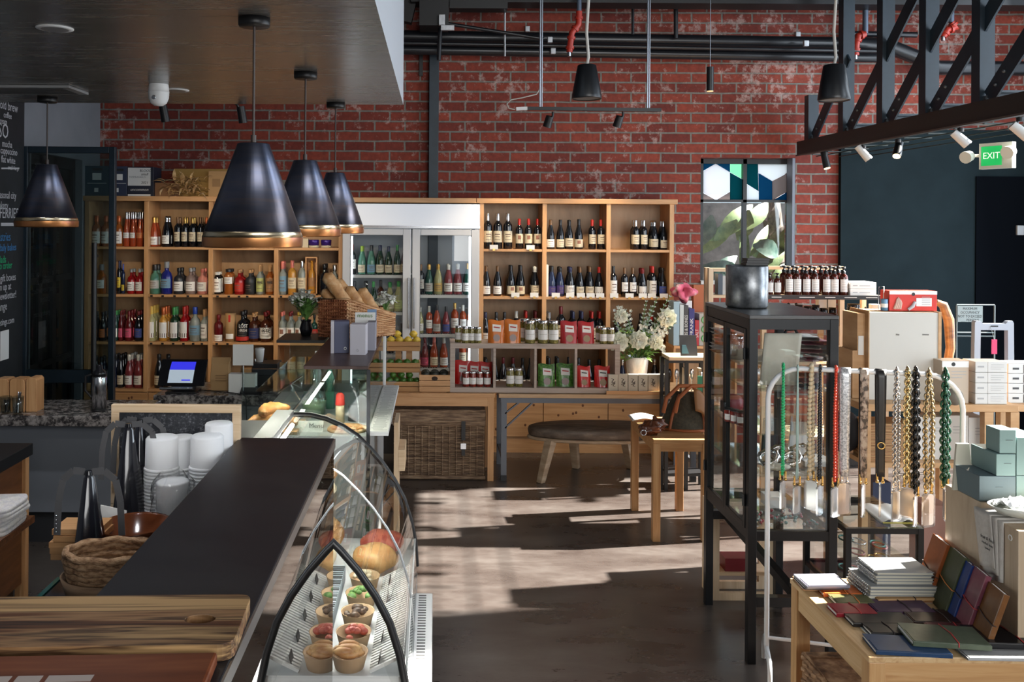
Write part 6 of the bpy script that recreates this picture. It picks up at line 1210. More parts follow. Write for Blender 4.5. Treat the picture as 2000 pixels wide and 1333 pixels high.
for a, b_ in ((at(1056, 941, 7.94), (Xc-.47, Yc-.15)), (at(1286, 940, 7.94), (Xc+.47, Yc-.15)), (at(1125, 912, 8.42), (Xc-.22, Yc+.17)), (at(1232, 908, 8.42), (Xc+.26, Yc+.17))):
    a.z = 0; q = MB(); q.bar(a, (b_[0], b_[1], zt_-.11), .085, .075); n = len(q.v)
    for i in range(4): q.v[i] = a+(q.v[i]-a)*.75
    for p in q.v[:4]: p.z = 0
    part('leg', q, MAT['pale_bench_wood'], t, bevel=.006)
# honey wood table with the leather bag
zt3 = .742; TX0 = px(1236, 7.19, 930)-.012; TX1 = 2.0
t = thing('side_table', 'square honey wood table that carries a leather bag and magazines', 'table', (1.8, 6.85, 0))
HW2 = wood('honey_table', (.34, .15, .05), (.48, .25, .10), (.56, .33, .15), 0); HW2Z = wood('honey_table_leg', (.34, .15, .05), (.48, .25, .10), (.56, .33, .15), 2)
part('table_top', MB().box(TX0, TX1, 6.47, 7.23, zt3-.03, zt3), HW2, t, bevel=.003); part('apron', MB().box(TX0+.05, TX1-.05, 6.485, 6.505, zt3-.09, zt3-.031).box(TX0+.005, TX0+.025, 6.53, 7.17, zt3-.09, zt3-.031), HW2, t)
for x in (TX0, TX1-.055):
    for y in (6.475, 7.17): part('leg', MB().box(x, x+.055, y, y+.055, 0, zt3-.031), HW2Z, t, bevel=.002)
LEA = noisy('brown_leather', [(.3, (.055, .020, .010)), (.6, (.14, .055, .022)), (.75, (.22, .10, .04))], (4, 4, 4), 2, 5, .38, bump=.15); LEAO = mt('orange_leather', (.36, .10, .025), .4); OLV = noisy('olive_canvas', [(.3, (.03, .026, .016)), (.7, (.075, .062, .036))], (60, 60, 60), 1, 3, .7)
bx_, by_ = px(1336, 6.85, 820), 6.83
t = thing('leather_bag', 'olive canvas tote with orange leather straps and trim lying on side table', 'bag', (bx_, by_, zt3))
q = MB()
def bagf(u, v):
    a = 2*PI*u; w_ = .19*(1-.45*v**1.6); d = .13*(1-.75*v); return (bx_+w_*math.cos(a)+.03*v, by_+d*math.sin(a), zt3+.002+.27*v+.012*math.sin(3*a)*v)
part('body', q.grid(bagf, 28, 10), OLV, t)
part('trim', MB().tube([bagf(.62, v/8) for v in range(9)], .012, 6).tube([bagf(.86, v/8) for v in range(9)], .012, 6).tube([bagf(u/24, .02) for u in range(25)], .012, 6), LEAO, t)
for o in (-.05, .04): part('strap', MB().tube([(bx_-.14+o, by_-.10, zt3+.14), (bx_-.12+o, by_-.11, zt3+.25), (bx_-.02+o, by_-.09, zt3+.34), (bx_+.09+o, by_-.08, zt3+.34), (bx_+.15+o, by_-.08, zt3+.22)], .016, 8), LEAO, t)
part('side_flap', MB().grid(lambda u, v: (bx_+.04+.14*u, by_-.14+.05*v, zt3+.16+.16*v-.10*u+.02*math.sin(u*5)), 6, 6), mt('tan_leather', (.30, .14, .05), .45), t, solid=.012)
t = thing('leather_pouch', 'crumpled dark brown glossy leather pouch beside the tote', 'pouch', (px(1290, 6.75, 830), 6.75, zt3)); q = MB(); c = (px(1272, 6.65, 830), 6.62, zt3+.055)
def crum(u, v): a = 2*PI*u; b_ = PI*(v-.5); r = 1+.16*math.sin(5*a+4*v)+.12*math.sin(9*v*PI+2*a); return (c[0]+.095*r*math.cos(a)*math.cos(b_), c[1]+.075*r*math.sin(a)*math.cos(b_), max(zt3+.002, c[2]+.055*r*math.sin(b_)+.02*math.cos(a)))
part('body', q.grid(crum, 30, 14), noisy('glossy_brown_leather', [(.3, (.06, .015, .008)), (.7, (.17, .055, .022))], (6, 6, 6), 2, 4, .22), t); part('buckle', MB().tube([(c[0]-.08+.02*math.cos(a), c[1]-.07, zt3+.03+.02*math.sin(a)) for a in [2*PI*i/12 for i in range(12)]], .004, 6, closed=True), CHROME, t)
q = MB().grid(lambda u, v: (px(1231, 7.1, 815)+.20*u, 7.02+.16*v, zt3+.012+.02*math.sin(PI*u)+.008*v), 8, 4); solo('open_magazine', q, PAPER, 'open white magazine curling at the back corner of side table', 'magazine', solid=.006)
# black slotted stand with boards and utensils
Ys_ = 7.74; Xs0, Xs1 = px(1299, Ys_, 750), px(1384, Ys_, 750); zs_ = pz(703, Ys_, 1330)
t = thing('utensil_stand', 'tall black slotted stand full of dark utensils behind the side table', 'display stand', ((Xs0+Xs1)/2, Ys_+.15, 0))
q = MB()
for x in (Xs0, (Xs0+Xs1)/2-.015, Xs1-.03):
    for y in (Ys_, Ys_+.16): q.box(x, x+.03, y, y+.03, 0, zs_-.001)
for z in (.12, .50, .80, zs_-.03): q.box(Xs0+.03, Xs1-.03, Ys_+.004, Ys_+.186, z, z+.022)
part('frame', q, BLACK, t); part('board_top', MB().box(Xs0+.02, Xs1+.02, Ys_-.05, Ys_+.2, zs_, zs_+.03), OAKL, t, bevel=.003)
for j, z in enumerate((.523, .823)):
    for i in range(5):
        x = Xs0+.06+i*.065
        if x > Xs1-.05: continue
        m_ = OAKZ if i in (2, 4) and j == 1 else (BLACKG if (i+j) % 2 else CHROME); h = .25 if j == 0 else .22
        q = MB().box(x-.012, x+.012, Ys_+.06, Ys_+.12, z, z+h) if m_ is OAKZ else MB().cyl((x, Ys_+.09, z), (x, Ys_+.09, z+h*.6), .007, n=8).ball((x, Ys_+.09, z+h*.75), (.022, .012, h*.22), 10, 6)
        solo('wooden_board' if m_ is OAKZ else 'kitchen_utensil', q, m_, '%s %s in the %s tier of black stand, %s from the flowers' % ('upright pale' if m_ is OAKZ else 'black' if m_ is BLACKG else 'steel', 'board' if m_ is OAKZ else 'utensil', 'lower' if j == 0 else 'upper', ORD[i]), 'board' if m_ is OAKZ else 'utensil', 'utensils in the black stand')
solo('green_grater', MB().box(px(1362, Ys_-.06, 760), px(1371, Ys_-.06, 760), Ys_-.07, Ys_-.05, zs_-.35, zs_-.13), mt('jade_green', (.01, .17, .10), .35), 'narrow green tool hanging at the front of black stand', 'utensil')
for yh in (0,): solo('hook', MB().tube([(px(1366, Ys_, 735), Ys_-.06, zs_-.135), (px(1366, Ys_, 735), Ys_-.06, zs_-.10), (px(1366, Ys_, 735), Ys_-.001, zs_-.10)], .005, 6), CHROME, 'steel hook carrying the narrow green tool', 'hook')
X0, X1 = px(1331, Ys_, 680), px(1364, Ys_, 680); t = solo('photo_card', MB().prism([(X0, Ys_+.02, zs_+.031), (X1, Ys_+.02, zs_+.031), (X1, Ys_+.07, pz(657, Ys_, 1350)), (X0, Ys_+.07, pz(657, Ys_, 1345))], (0, .012, 0)), mt('dark_photo', (.03, .032, .035), .35), 'dark photo card with a blue shape leaning on top of black stand', 'card')
part('picture', MB().prism([(X0+.01, Ys_+.025, zs_+.05), (X0+.07, Ys_+.025, zs_+.05), (X0+.05, Ys_+.045, zs_+.12), (X0+.015, Ys_+.045, zs_+.12)], (0, -.006, 0)), mt('teal_shirt', (.04, .12, .15), .6), t)
# tall bookcase by the wall with cookbooks
Yk = 8.66; Xk0, Xk1 = px(1316, Yk, 640), px(1440, Yk, 640)
t = thing('bookcase', 'low pine bookcase of cookbooks against brick wall behind black stand', 'bookcase', ((Xk0+Xk1)/2, Yk+.15, 0)); zk = pz(676, Yk, 1340)
q = MB().box(Xk0, Xk0+.02, Yk, Yk+.3, 0, zk+.01).box(Xk1-.02, Xk1, Yk, Yk+.3, 0, zk+.01); part('side', MB().box(Xk0, Xk0+.02, Yk, Yk+.3, 0, zk-.026), PINEZ, t); part('side', MB().box(Xk1-.02, Xk1, Yk, Yk+.3, 0, zk-.026), PINEZ, t); part('shelf', MB().box(Xk0, Xk1, Yk-.01, Yk+.3, zk-.025, zk), PINE, t); part('shelf', MB().box(Xk0+.02, Xk1-.02, Yk, Yk+.3, .55, .575), PINE, t); part('back', MB().box(Xk0+.02, Xk1-.02, Yk+.28, Yk+.3, 0, zk-.026), PINEB, t)
for i, (x0, x1, yt, c, s_, tc, lb) in enumerate(((1316, 1327.5, 590, (.28, .40, .48), '', None, 'tall pale blue cookbook at the shelving end of bookcase'), (1328.3, 1336, 596, (.50, .55, .56), '', None, 'pale grey cookbook next to the tall pale blue one'), (1336.8, 1345, 597, (.05, .05, .055), 'RIBS & BONES', (.6, .6, .58), 'black cookbook with white lettering on its spine'), (1346, 1357, 604, (.03, .03, .16), 'FRANK', (.7, .7, .68), 'navy cookbook with big pale lettering on its spine'), (1358, 1366, 626, (.38, .02, .03), 'SALT', (.7, .6, .6), 'short dark red book beside the navy cookbook'))):
    X0, X1 = px(x0, Yk, 640), px(x1, Yk, 640); o = solo('cookbook', MB().box(X0, X1, Yk+.01, Yk+.2, zk+.001, pz(yt, Yk, x0)), mt('book_%d' % i, c, .5), lb, 'book', 'cookbooks on the bookcase', bevel=.002)
    if s_: text(s_, ((X0+X1)/2, Yk+.008, zk+.18 if i < 4 else zk+.12), .042, mt('spine_%d' % i, tc, .6), o, (PI/2, -PI/2, 0), 'CENTER', 'lettering', .9 if i != 3 else 1.3)
    part('pages', MB().box(X0+.004, X1-.004, Yk+.2, Yk+.202, zk+.005, pz(yt, Yk, x0)-.004), PAPER, o)
X0, X1 = px(1367, Yk, 640), px(1392, Yk, 640); o = solo('tin_box', MB().box(X0, X1, Yk+.02, Yk+.2, zk+.001, pz(614, Yk, 1370)), mt('pale_card', (.40, .40, .36), .5), 'pale carton printed with three green rings beside cookbooks', 'carton')
q = MB()
for z in (.07, .16, .25): q.tube([(X0+.06+.035*math.cos(a), Yk+.018, zk+z+.035*math.sin(a)) for a in [2*PI*i/16 for i in range(16)]], .006, 5, closed=True)
part('ring_print', q, mt('ring_green', (.10, .42, .12), .5), o)
q = MB(); c = at(1336, 578, Yk+.1)
zk2 = pz(590, Yk, 1340)
solo('white_folder', MB().box(px(1334, Yk+.03, 600), px(1362, Yk+.03, 600), Yk+.21, Yk+.27, zk+.001, pz(588, Yk+.2, 1345)), PAPER, 'white folder standing behind the cookbooks', 'folder')
def pk(u, v): a = 2*PI*u; b_ = PI*(v-.5); r = 1+.3*math.sin(4*a+7*v)+.2*math.sin(7*a-6*v); return (c.x+.10*r*math.cos(a)*math.cos(b_), Yk+.12+.09*r*math.sin(a)*math.cos(b_), pz(590, Yk, 1330)+.075+.055*r*math.sin(b_)+.03*math.cos(a*2))
solo('pink_scarf', MB().grid(pk, 26, 12), noisy('pink_cloth', [(.4, (.50, .07, .14)), (.55, (.62, .18, .24)), (.65, (.70, .55, .52))], (9, 9, 9), 1, 2, .8), 'crumpled pink and white scarf lying on top of the cookbooks', 'scarf')
solo('orange_carton', MB().box(px(1364, Yk+.05, 600), px(1392, Yk+.05, 600), Yk+.21, Yk+.29, zk+.001, pz(560, Yk, 1375)), mt('rust_orange', (.38, .10, .03), .55), 'rust orange carton standing behind ringed carton on bookcase', 'carton')
# ------------------------------------------------------------------ black glass cabinet
CX0, CX1, CY0, CY1 = 1.645, 2.112, 4.68, 5.45; ctop = 1.826; cbot = .645
t = thing('glass_cabinet', 'tall black steel display cabinet with glass doors on open legs', 'cabinet', ((CX0+CX1)/2, (CY0+CY1)/2, 0))
PW = .045
part('top_panel', MB().box(CX0, CX1, CY0, CY1, ctop-.02, ctop), noisy('worn_black_top', [(.3, (.035, .037, .040)), (.7, (.075, .078, .08))], (3, 3, 3), 2, 5, .33, world=True), t, bevel=.002)
for x in (CX0, CX1-PW):
    for y in (CY0, CY1-PW): part('leg', MB().box(x, x+PW, y, y+PW, 0, ctop-.02), STEEL, t, bevel=.002)
for z0, z1 in ((ctop-.075, ctop-.021), (cbot, cbot+.05)):
    q = MB()
    for y in (CY0+.003, CY1-PW): q.box(CX0+PW, CX1-PW, y, y+PW-.003, z0, z1)
    for x in (CX0+.003, CX1-PW): q.box(x, x+PW-.003, CY0+PW, CY1-PW, z0, z1)
    part('rail', q, STEEL, t)
part('floor_pane', MB().box(CX0+.02, CX1-.02, CY0+.02, CY1-.02, cbot+.05, cbot+.058), GLASSG, t)
part('front_pane', MB().box(CX0+PW, CX1-PW, CY0+.012, CY0+.017, cbot+.05, ctop-.075), GLASS, t)
part('back_pane', MB().box(CX0+PW, CX1-PW, CY1-.02, CY1-.015, cbot+.05, ctop-.075), GLASS, t)
part('side_pane', MB().box(CX1-.02, CX1-.015, CY0+PW, CY1-PW, cbot+.05, ctop-.075), GLASS, t)
ym = (CY0+CY1)/2
for a, b_ in ((CY0+PW+.002, ym-.002), (ym+.002, CY1-PW-.002)):
    q = MB(); f_ = .028; z0, z1 = cbot+.052, ctop-.077
    q.box(CX0-.004, CX0+.02, a, a+f_, z0, z1).box(CX0-.004, CX0+.02, b_-f_, b_, z0, z1).box(CX0-.004, CX0+.02, a+f_, b_-f_, z0, z0+f_).box(CX0-.004, CX0+.02, a+f_, b_-f_, z1-f_, z1); d = part('door', q, STEEL, t, bevel=.002)
    part('pane', MB().box(CX0+.006, CX0+.011, a+f_, b_-f_, z0+f_, z1-f_), GLASS, d)
    for z in (z0+.12, z1-.16): part('hinge', MB().cyl((CX0-.01, a-.002 if a < ym-.1 else b_+.002, z), (CX0-.01, a-.002 if a < ym-.1 else b_+.002, z+.06), .008, n=8), BLACK, d)
part('lock', MB().box(CX0-.018, CX0-.005, ym-.03, ym+.03, 1.24, 1.30), BLACK, t, bevel=.003)
SHZ = [.98, 1.20, 1.43]
for z in SHZ: part('glass_shelf', MB().box(CX0+.025, CX1-.025, CY0+.03, CY1-.03, z-.008, z), GLASSG, t)
UP = 1.548; part('upper_shelf', MB().box(CX0+.025, CX1-.025, 4.90, CY1-.03, UP-.014, UP), OAKL, t)
for z in (.30, .52):
    part('stretcher', MB().box(CX0+PW, CX1-PW, CY1-PW, CY1, z, z+.05) if z > .4 else MB().box(CX0+PW, CX1-PW, CY0, CY0+PW, z, z+.05), STEEL, t)
part('stretcher', MB().bar(((CX0+CX1)/2-.1, CY1-PW, .54), ((CX0+CX1)/2+.05, CY0+PW, .33), .045), STEEL, t)
q = MB().lathe([(0, .003), (.108, .002), (.115, .012), (.116, .235), (.112, .240), (.108, .232), (.107, .02), (0, .02)], 40, (px(1461, 5.1, 560), 5.12, ctop+.001))
solo('metal_canister', q, noisy('tarnished_pewter', [(.32, (.05, .052, .058)), (.5, (.20, .21, .22)), (.7, (.45, .46, .47))], (5, 5, 4), 1.6, 6, .32, metal=.75, bump=.05), 'large tarnished metal canister on top of black glass cabinet', 'canister')
Xc = px(1476, 5.1, 520)
for k in range(3): solo('black_notebook', MB().bx(Xc+.004*k, 5.12, ctop+.2425+.0135*k, .125, .09, .0125), BLACK, '%s black notebook of the little pile on the metal canister' % ('lowest', 'middle', 'topmost')[k], 'notebook', 'black notebooks on the canister')
# what it holds
TOTE = noisy('cream_canvas', [(.3, (.56, .53, .45)), (.7, (.68, .66, .58))], (4, 4, 4), 2, 4, .85)
X0, X1 = px(1485, 4.85, 700), px(1556, 4.85, 700)
t = thing('tote_bag', 'cream canvas tote standing in the upper glass cabinet', 'bag', ((X0+X1)/2, 4.85, SHZ[2]))
part('body', MB().grid(lambda u, v: (X0+(X1-X0)*u+.01*(v-.5), 4.83+.02*math.sin(u*PI)*(1-v)-.03*v+.004*math.sin(8*u+3*v), SHZ[2]+.004+.285*v), 10, 10), TOTE, t, solid=.012)
part('handle', MB().tube([(X1-.09, 4.81, SHZ[2]+.27), (X1-.075, 4.80, SHZ[2]+.305), (X1-.03, 4.80, SHZ[2]+.31), (X1-.005, 4.81, SHZ[2]+.27)], .008, 6), BLACK, t)
def textile(name, label, x0, x1, Y, z, cols, grp='folded textiles in the cabinet', d=.16, h=.022):
    X0, X1 = px(x0, Y, 700), px(x1, Y, 700); t = thing(name, label, 'textiles', ((X0+X1)/2, Y, z), grp)
    for k, cc in enumerate(cols):
        o = random.uniform(-.012, .012); q = MB(); q.grid(lambda u, v: ((X0+X1)/2+o+(X1-X0)/2*[-1, 1, 1.03, 1, -1][min(4, int(round(u*4)))], Y-d/2+d*v+.004*math.sin(3*v), z+.001+k*h+h*[0, 0, .5, .96, .96][min(4, int(round(u*4)))]+.002*math.sin(9*v)), 4, 6); part('fold', q, mt('textile_%02d%02d%02d' % tuple(int(99*c_) for c_ in cc), cc, .9), t)
random.seed(15)
WHT, PNK, RSE, ORG, SLT2, DK = (.62, .58, .54), (.58, .28, .28), (.40, .10, .14), (.50, .20, .09), (.14, .17, .21), (.06, .07, .08)
textile('folded_scarf', 'pile of white and rose scarves on the upper cabinet shelf', 1558, 1592, 5.02, UP, [RSE, WHT, PNK, WHT, RSE, WHT])
textile('folded_scarf', 'pile of slate scarves with one pink on top, upper cabinet shelf', 1594, 1612, 5.02, UP, [DK, SLT2, DK, SLT2, PNK])
textile('folded_shirt', 'peach and rose shirts beside the tote in glass cabinet', 1558, 1590, 4.82, SHZ[2], [SLT2, PNK, ORG], h=.03)
textile('folded_scarf', 'orange and white folded textiles in the cabinet corner by the doors', 1394, 1412, 5.3, UP, [ORG, WHT, ORG, WHT, ORG, WHT])
for i, (x, Y, lb) in enumerate(((1428, 5.15, 'clear lidded glass jar on upper cabinet shelf behind doors'), (1440, 5.0, 'clear lidded glass jar nearer the canister on upper cabinet shelf'))):
    X = px(x, Y, 680); o = solo('storage_jar', MB().lathe([(0, 0), (.036, 0), (.038, .10), (.030, .115)], 18, (X, Y, UP+.001)), CLR, lb, 'jar'); part('lid', MB().lathe([(.031, .115), (.034, .13), (0, .135)], 16, (X, Y, UP+.001)), CHROME, o)
for i, x in enumerate((1424, 1436, 1448)): jar(x, 5.0-.04*i, SHZ[1]+.001, .026, .075, JAM, 'small dark jam jar on middle cabinet shelf, %s from the far door' % ORD[i], 'jam jars in the cabinet', BLACK)
solo('red_pouch', MB().ball((px(1436, 5.15, 720), 5.2, SHZ[1]+.06), (.07, .05, .058), 12, 8), mt('dark_red_silk', (.26, .02, .03), .4), 'dark red silk pouch behind small jam jars in cabinet', 'pouch')
# lower shelf jewellery
random.seed(18)
SIL = mt('polished_silver', (.72, .72, .72), .12, 1)
for i, (x, Y, rr, lb) in enumerate(((1500, 4.86, .055, 'chunky silver chain cuff at the near side of cabinet shelf'), (1520, 4.95, .06, 'silver link bracelet in the middle of cabinet shelf'), (1545, 4.85, .05, 'silver bangle beside the white jewellery block'), (1562, 4.98, .055, 'wide silver hoop on the white jewellery block'))):
    X = px(x, Y, 860); t = solo('bracelet', MB().tube([(X+rr*math.cos(a)*.9, Y+rr*.6*math.sin(a), SHZ[0]+.045+.028*math.sin(a+.6)+.012) for a in [2*PI*k/20 for k in range(20)]], [.012+.006*(k % 2) for k in range(20)], 8, closed=True), SIL, lb, 'bracelet', 'silver bracelets in the cabinet')
q = MB().box(px(1555, 5.0, 880), px(1612, 5.0, 880), 4.88, 5.05, SHZ[0]+.001, SHZ[0]+.03); solo('jewellery_block', q, WHITE, 'low white jewellery block on lower cabinet shelf', 'block', bevel=.003)
solo('white_bust', MB().prism([(px(1540, 5.1, 800), 5.10, SHZ[0]+.001), (px(1582, 5.1, 800), 5.10, SHZ[0]+.001), (px(1578, 5.1, 800), 5.12, SHZ[1]-.03), (px(1550, 5.1, 800), 5.12, SHZ[1]-.03)], (0, .02, 0)), WHITE, 'white upright necklace board on lower cabinet shelf', 'display board')
solo('white_sandal', MB().ball((px(1515, 4.82, 890), 4.80, SHZ[0]+.022), (.075, .035, .018), 12, 6), mt('cream_leather', (.60, .56, .46), .5), 'cream leather slipper at the front of lower cabinet shelf', 'slipper')
solo('leaning_pouch', MB().prism([(px(1490, 5.2, 860), 5.2, SHZ[0]+.001), (px(1520, 5.2, 860), 5.2, SHZ[0]+.001), (px(1528, 5.2, 760), 5.26, SHZ[1]-.04), (px(1502, 5.2, 760), 5.26, SHZ[1]-.04)], (0, .03, 0)), mt('charcoal_felt', (.05, .052, .055), .9), 'charcoal felt pouch leaning on the back of lower cabinet shelf', 'pouch')
q = MB()
for k in range(60): q.ball((random.uniform(CX0+.05, CX1-.08), random.uniform(CY0+.06, CY0+.3), cbot+.064+random.uniform(0, .01)), .010, 6, 4)
solo('scattered_beads', q, noisy('mixed_beads', [(.42, (.30, .03, .05)), (.5, (.40, .40, .38)), (.58, (.10, .22, .20))], (30, 30, 30), 1, 2, .3), 'loose coloured beads scattered on cabinet floor', 'beads', kind='stuff')
for i, x in enumerate((1510, 1580)): solo('small_card_box', MB().bx(px(x, 5.1, 1000), 5.1, cbot+.059, .10, .12, .06+.05*i), [WHITE, KRAFT][i], ['flat white box on cabinet floor behind the beads', 'kraft box on cabinet floor behind the beads'][i], 'box')
# pale frame stool under the cabinet
q = MB(); a0, a1, b0, b1 = 1.705, 2.10, 5.475, 5.68; w_ = .045
t = thing('plywood_stool', 'pale plywood open frame stool under the black cabinet', 'stool', ((a0+a1)/2, (b0+b1)/2, 0))
for y in (b0, b1-.03): q.box(a0, a0+w_, y, y+.03, 0, .58).box(a1-w_, a1, y, y+.03, 0, .58).box(a0+w_, a1-w_, y, y+.03, 0, w_).box(a0+w_, a1-w_, y, y+.03, .58-w_, .58)
part('frame', q, OAKZ, t); part('side_panel', MB().box(a0, a0+.02, b0+.03, b1-.03, 0, .58), OAKZ, t); part('shelf', MB().box(a0+.02, a1, b0+.03, b1-.03, .14, .16), OAKL, t); part('top', MB().box(a0+.02, a1, b0+.03, b1-.03, .555, .58), OAKL, t)
solo('red_box', MB().box(1.80, 1.98, 5.52, 5.64, .1605, .24), mt('maroon_card', (.20, .012, .02), .5), 'maroon box on the shelf of plywood stool', 'box')

# ------------------------------------------------------------------ white rail with phone straps
RA, RB_ = Vector((px(1500, 4.60, 800), 4.60, 0)), Vector((px(1880, 4.36, 860), 4.36, 0)); rz = pz(719, 4.58, 1560)
RW = mt('white_tube', (.66, .68, .70), .3); dR = (RB_-RA).normalized(); LR = (RB_-RA).length
t = thing('strap_rail', 'white tubular clothes rail with rounded corners in front of cabinet', 'clothes rail', ((RA+RB_)/2).to_tuple())
c_ = .16; pts = [RA+Vector((0, 0, z)) for z in (.13, .6, 1.1, rz-c_)]
for i in range(1, 7): a = PI/2*i/6; pts.append(RA+dR*(c_*(1-math.cos(a)))+Vector((0, 0, rz-c_+c_*math.sin(a))))
for i in range(0, 7): a = PI/2*(1-i/6); pts.append(RB_-dR*(c_*(1-math.cos(a)))+Vector((0, 0, rz-c_+c_*math.sin(a))))
pts += [RB_+Vector((0, 0, z)) for z in (1.1, .6, .13)]
part('hoop', MB().tube(pts, .0125, 10), RW, t)
part('cross_bar', MB().cyl(RA+Vector((0, 0, .18)), RB_+Vector((0, 0, .18)), .009, n=10), RW, t)
nR = Vector((-dR.y, dR.x, 0))
for p in (RA, RB_): part('foot', MB().tube([p-nR*.20+Vector((0, 0, .0)), p-nR*.20+Vector((0, 0, .08)), p-nR*.17+Vector((0, 0, .13)), p+nR*.13+Vector((0, 0, .13)), p+nR*.16+Vector((0, 0, .08)), p+nR*.16], .012, 8), RW, t)
def railx(x, y=735):
    lo, hi = 0, 1
    for _ in range(40):
        m_ = (lo+hi)/2; p = RA+dR*LR*m_
        if px(x, p.y, y) > p.x: lo = m_
        else: hi = m_
    return RA+dR*LR*lo
PHON = glass('phone_case_clear', (.92, .92, .92), .30, 1, 3, .1); PHB = [mt('case_lining_%d' % i, c, .35) for i, c in enumerate(((.86, .85, .86), (.85, .72, .66), (.70, .67, .66)))]
GOLD = mt('bright_gold', (.62, .42, .16), .22, 1)
def strap(x, kind, m_, yb, label, r=.008, caseW=.07, caseH=.15, rot=.7, tint=0, yt=None, metal=GOLD, kw=.022):
    p = railx(x); z1 = rz+.0125; zb_ = pz(yb, p.y, x); t = thing('phone_strap', label, 'phone strap', (p.x, p.y, zb_), 'phone straps on the white rail'); random.seed(int(x))
    off = nR*-.016; 
    if kind in ('bead', 'chain', 'link', 'cord'):
        for sgn in (-1, 1):
            q = MB(); path = []
            n = max(8, int((z1-zb_)/(r*(1.75 if kind == 'bead' else 1.5 if kind != 'cord' else 4))))
            for i in range(n+1):
                v = i/n; w_ = kw*(1-abs(2*v-1)**3*.4)+(.004 if v > .9 else 0)
                path.append(p+dR*(sgn*w_*.5)*min(1, .35+v*2)+nR*(sgn*(.0165+.002*math.sin(v*9)))+Vector((0, 0, z1+.004-(z1+.004-zb_)*v)))
            if kind == 'cord': q.tube(path, r, 6)
            else:
                for i, c in enumerate(path):
                    if kind == 'bead': q.ball(c, r*random.uniform(.92, 1.05), 8, 6)
                    else:
                        ax = dR if i % 2 else nR; uu = Vector((0, 0, 1)); k_ = 8
                        q.tube([c+ax*(r*.95*math.cos(a))+uu*(r*1.25*math.sin(a)) for a in [2*PI*j/k_ for j in range(k_)]], r*.42, 5, closed=True)
            part('strand', q, m_, t)
        part('strand_bend', MB().tube([p+nR*(.0165*math.cos(a))+Vector((0, 0, rz+.0165*math.sin(a))) for a in [PI*i/8 for i in range(9)]], r*.9, 6), m_, t)
    else:
        for sgn in (-1, 1):
            q = MB(); w_ = r; q.grid(lambda u, v: p+dR*((u-.5)*w_*(1-.25*v))+nR*(sgn*(.016+.003*math.sin(v*7)))+Vector((0, 0, z1-(z1-zb_)*v)), 3, 14); part('strand', q, m_ if sgn < 0 else (BLACK if kind == 'snake' else m_), t, solid=.003)
        part('strand_bend', MB().grid(lambda u, v: p+dR*((u-.5)*r)+nR*(.0165*math.cos(PI*v))+Vector((0, 0, rz+.0165*math.sin(PI*v))), 2, 8), m_, t, solid=.003)
        if kind == 'buckle': part('buckle', MB().tube([p+nR*-.022+dR*(.016*math.cos(a))+Vector((0, 0, rz-.36+.016*math.sin(a))) for a in [2*PI*i/14 for i in range(14)]], .004, 6, closed=True), GOLD, t)
    q = MB()
    for s_ in (-1, 1): q.cyl(p+dR*(s_*.013)+Vector((0, 0, zb_+.012)), p+dR*(s_*.013)+Vector((0, 0, zb_-.028)), .0055, n=8).ball(p+dR*(s_*.013)+Vector((0, 0, zb_-.03)), .009, 8, 5)
    part('clasp', q, metal, t)
    e = Vector((math.cos(rot), math.sin(rot), 0)); f_ = Vector((-e.y, e.x, 0)); zt_ = zb_-.036; cw = caseW/2; r_ = .012; poly = []
    for cx, cz, a0 in ((cw-r_, -r_, 0), (-cw+r_, -r_, 1), (-cw+r_, -caseH+r_, 2), (cw-r_, -caseH+r_, 3)):
        for i in range(4): a = PI/2*(a0+i/3); poly.append(p+e*(cx+r_*math.cos(a))+Vector((0, 0, zt_+cz+r_*math.sin(a)))-f_*.005)
    cs = part('phone_case', MB().prism(poly, f_*.010), PHON, t); c0 = sum(poly, Vector())/len(poly)
    part('lining', MB().prism([c0+(q_-c0)*.9+f_*.006 for q_ in poly], f_*.002), PHB[tint], cs)
    return t
GRB = mt('bright_green_beads', (.01, .34, .12), .3); CRB = mt('cream_pearls', (.55, .45, .30), .25); BKB = mt('black_beads', (.012, .012, .013), .25); REDB = mt('red_beads', (.60, .05, .02), .3)
SILM = noisy('silver_mesh', [(.4, (.32, .33, .35)), (.6, (.66, .67, .69))], (120, 120, 120), 1, 2, .35, .5); SNK = noisy('snakeskin', [(.42, (.05, .035, .025)), (.5, (.30, .22, .17)), (.6, (.44, .36, .29))], (45, 45, 30), 1, 3, .5); BLS = mt('black_leather_strap', (.014, .013, .013), .4)
SILC = mt('silver_chain', (.62, .60, .58), .22, 1); GLDC = mt('pale_gold_chain', (.70, .56, .30), .2, 1); BKC = mt('black_chain_links', (.010, .010, .011), .2); BRZ = mt('antique_gold_chain', (.48, .38, .22), .28, .9); GRC = mt('emerald_chain_links', (.003, .055, .026), .25)
strap(1530, 'bead', GRB, 925, 'bright green beaded phone strap nearest the cabinet end of rail', .0085, rot=.9, kw=.008)
strap(1558, 'cord', mt('pale_mint_cord', (.30, .42, .40), .5), 935, 'thin pale mint cord phone strap beside green beads', .004, rot=.7, kw=.008)
strap(1585, 'bead', CRB, 925, 'cream pearl phone strap hanging in two strands', .012, rot=2.3, tint=2, kw=.022)
strap(1602, 'bead', BKB, 935, 'black beaded phone strap with pearls beside the cream one', .008, rot=.8, kw=.014)
strap(1633, 'bead', REDB, 938, 'red beaded phone strap beside the silver mesh strap', .0085, rot=.6, kw=.016)
strap(1650, 'flat', SILM, 930, 'wide silver mesh phone strap beside the red beads', .052, .075, .165, rot=.3, tint=1, metal=SILC)
strap(1687, 'snake', SNK, 932, 'snakeskin and black phone strap', .040, .05, .165, rot=.9)
strap(1720, 'buckle', BLS, 930, 'black leather phone strap with a round gold buckle', .048, .06, .165, rot=1.1)
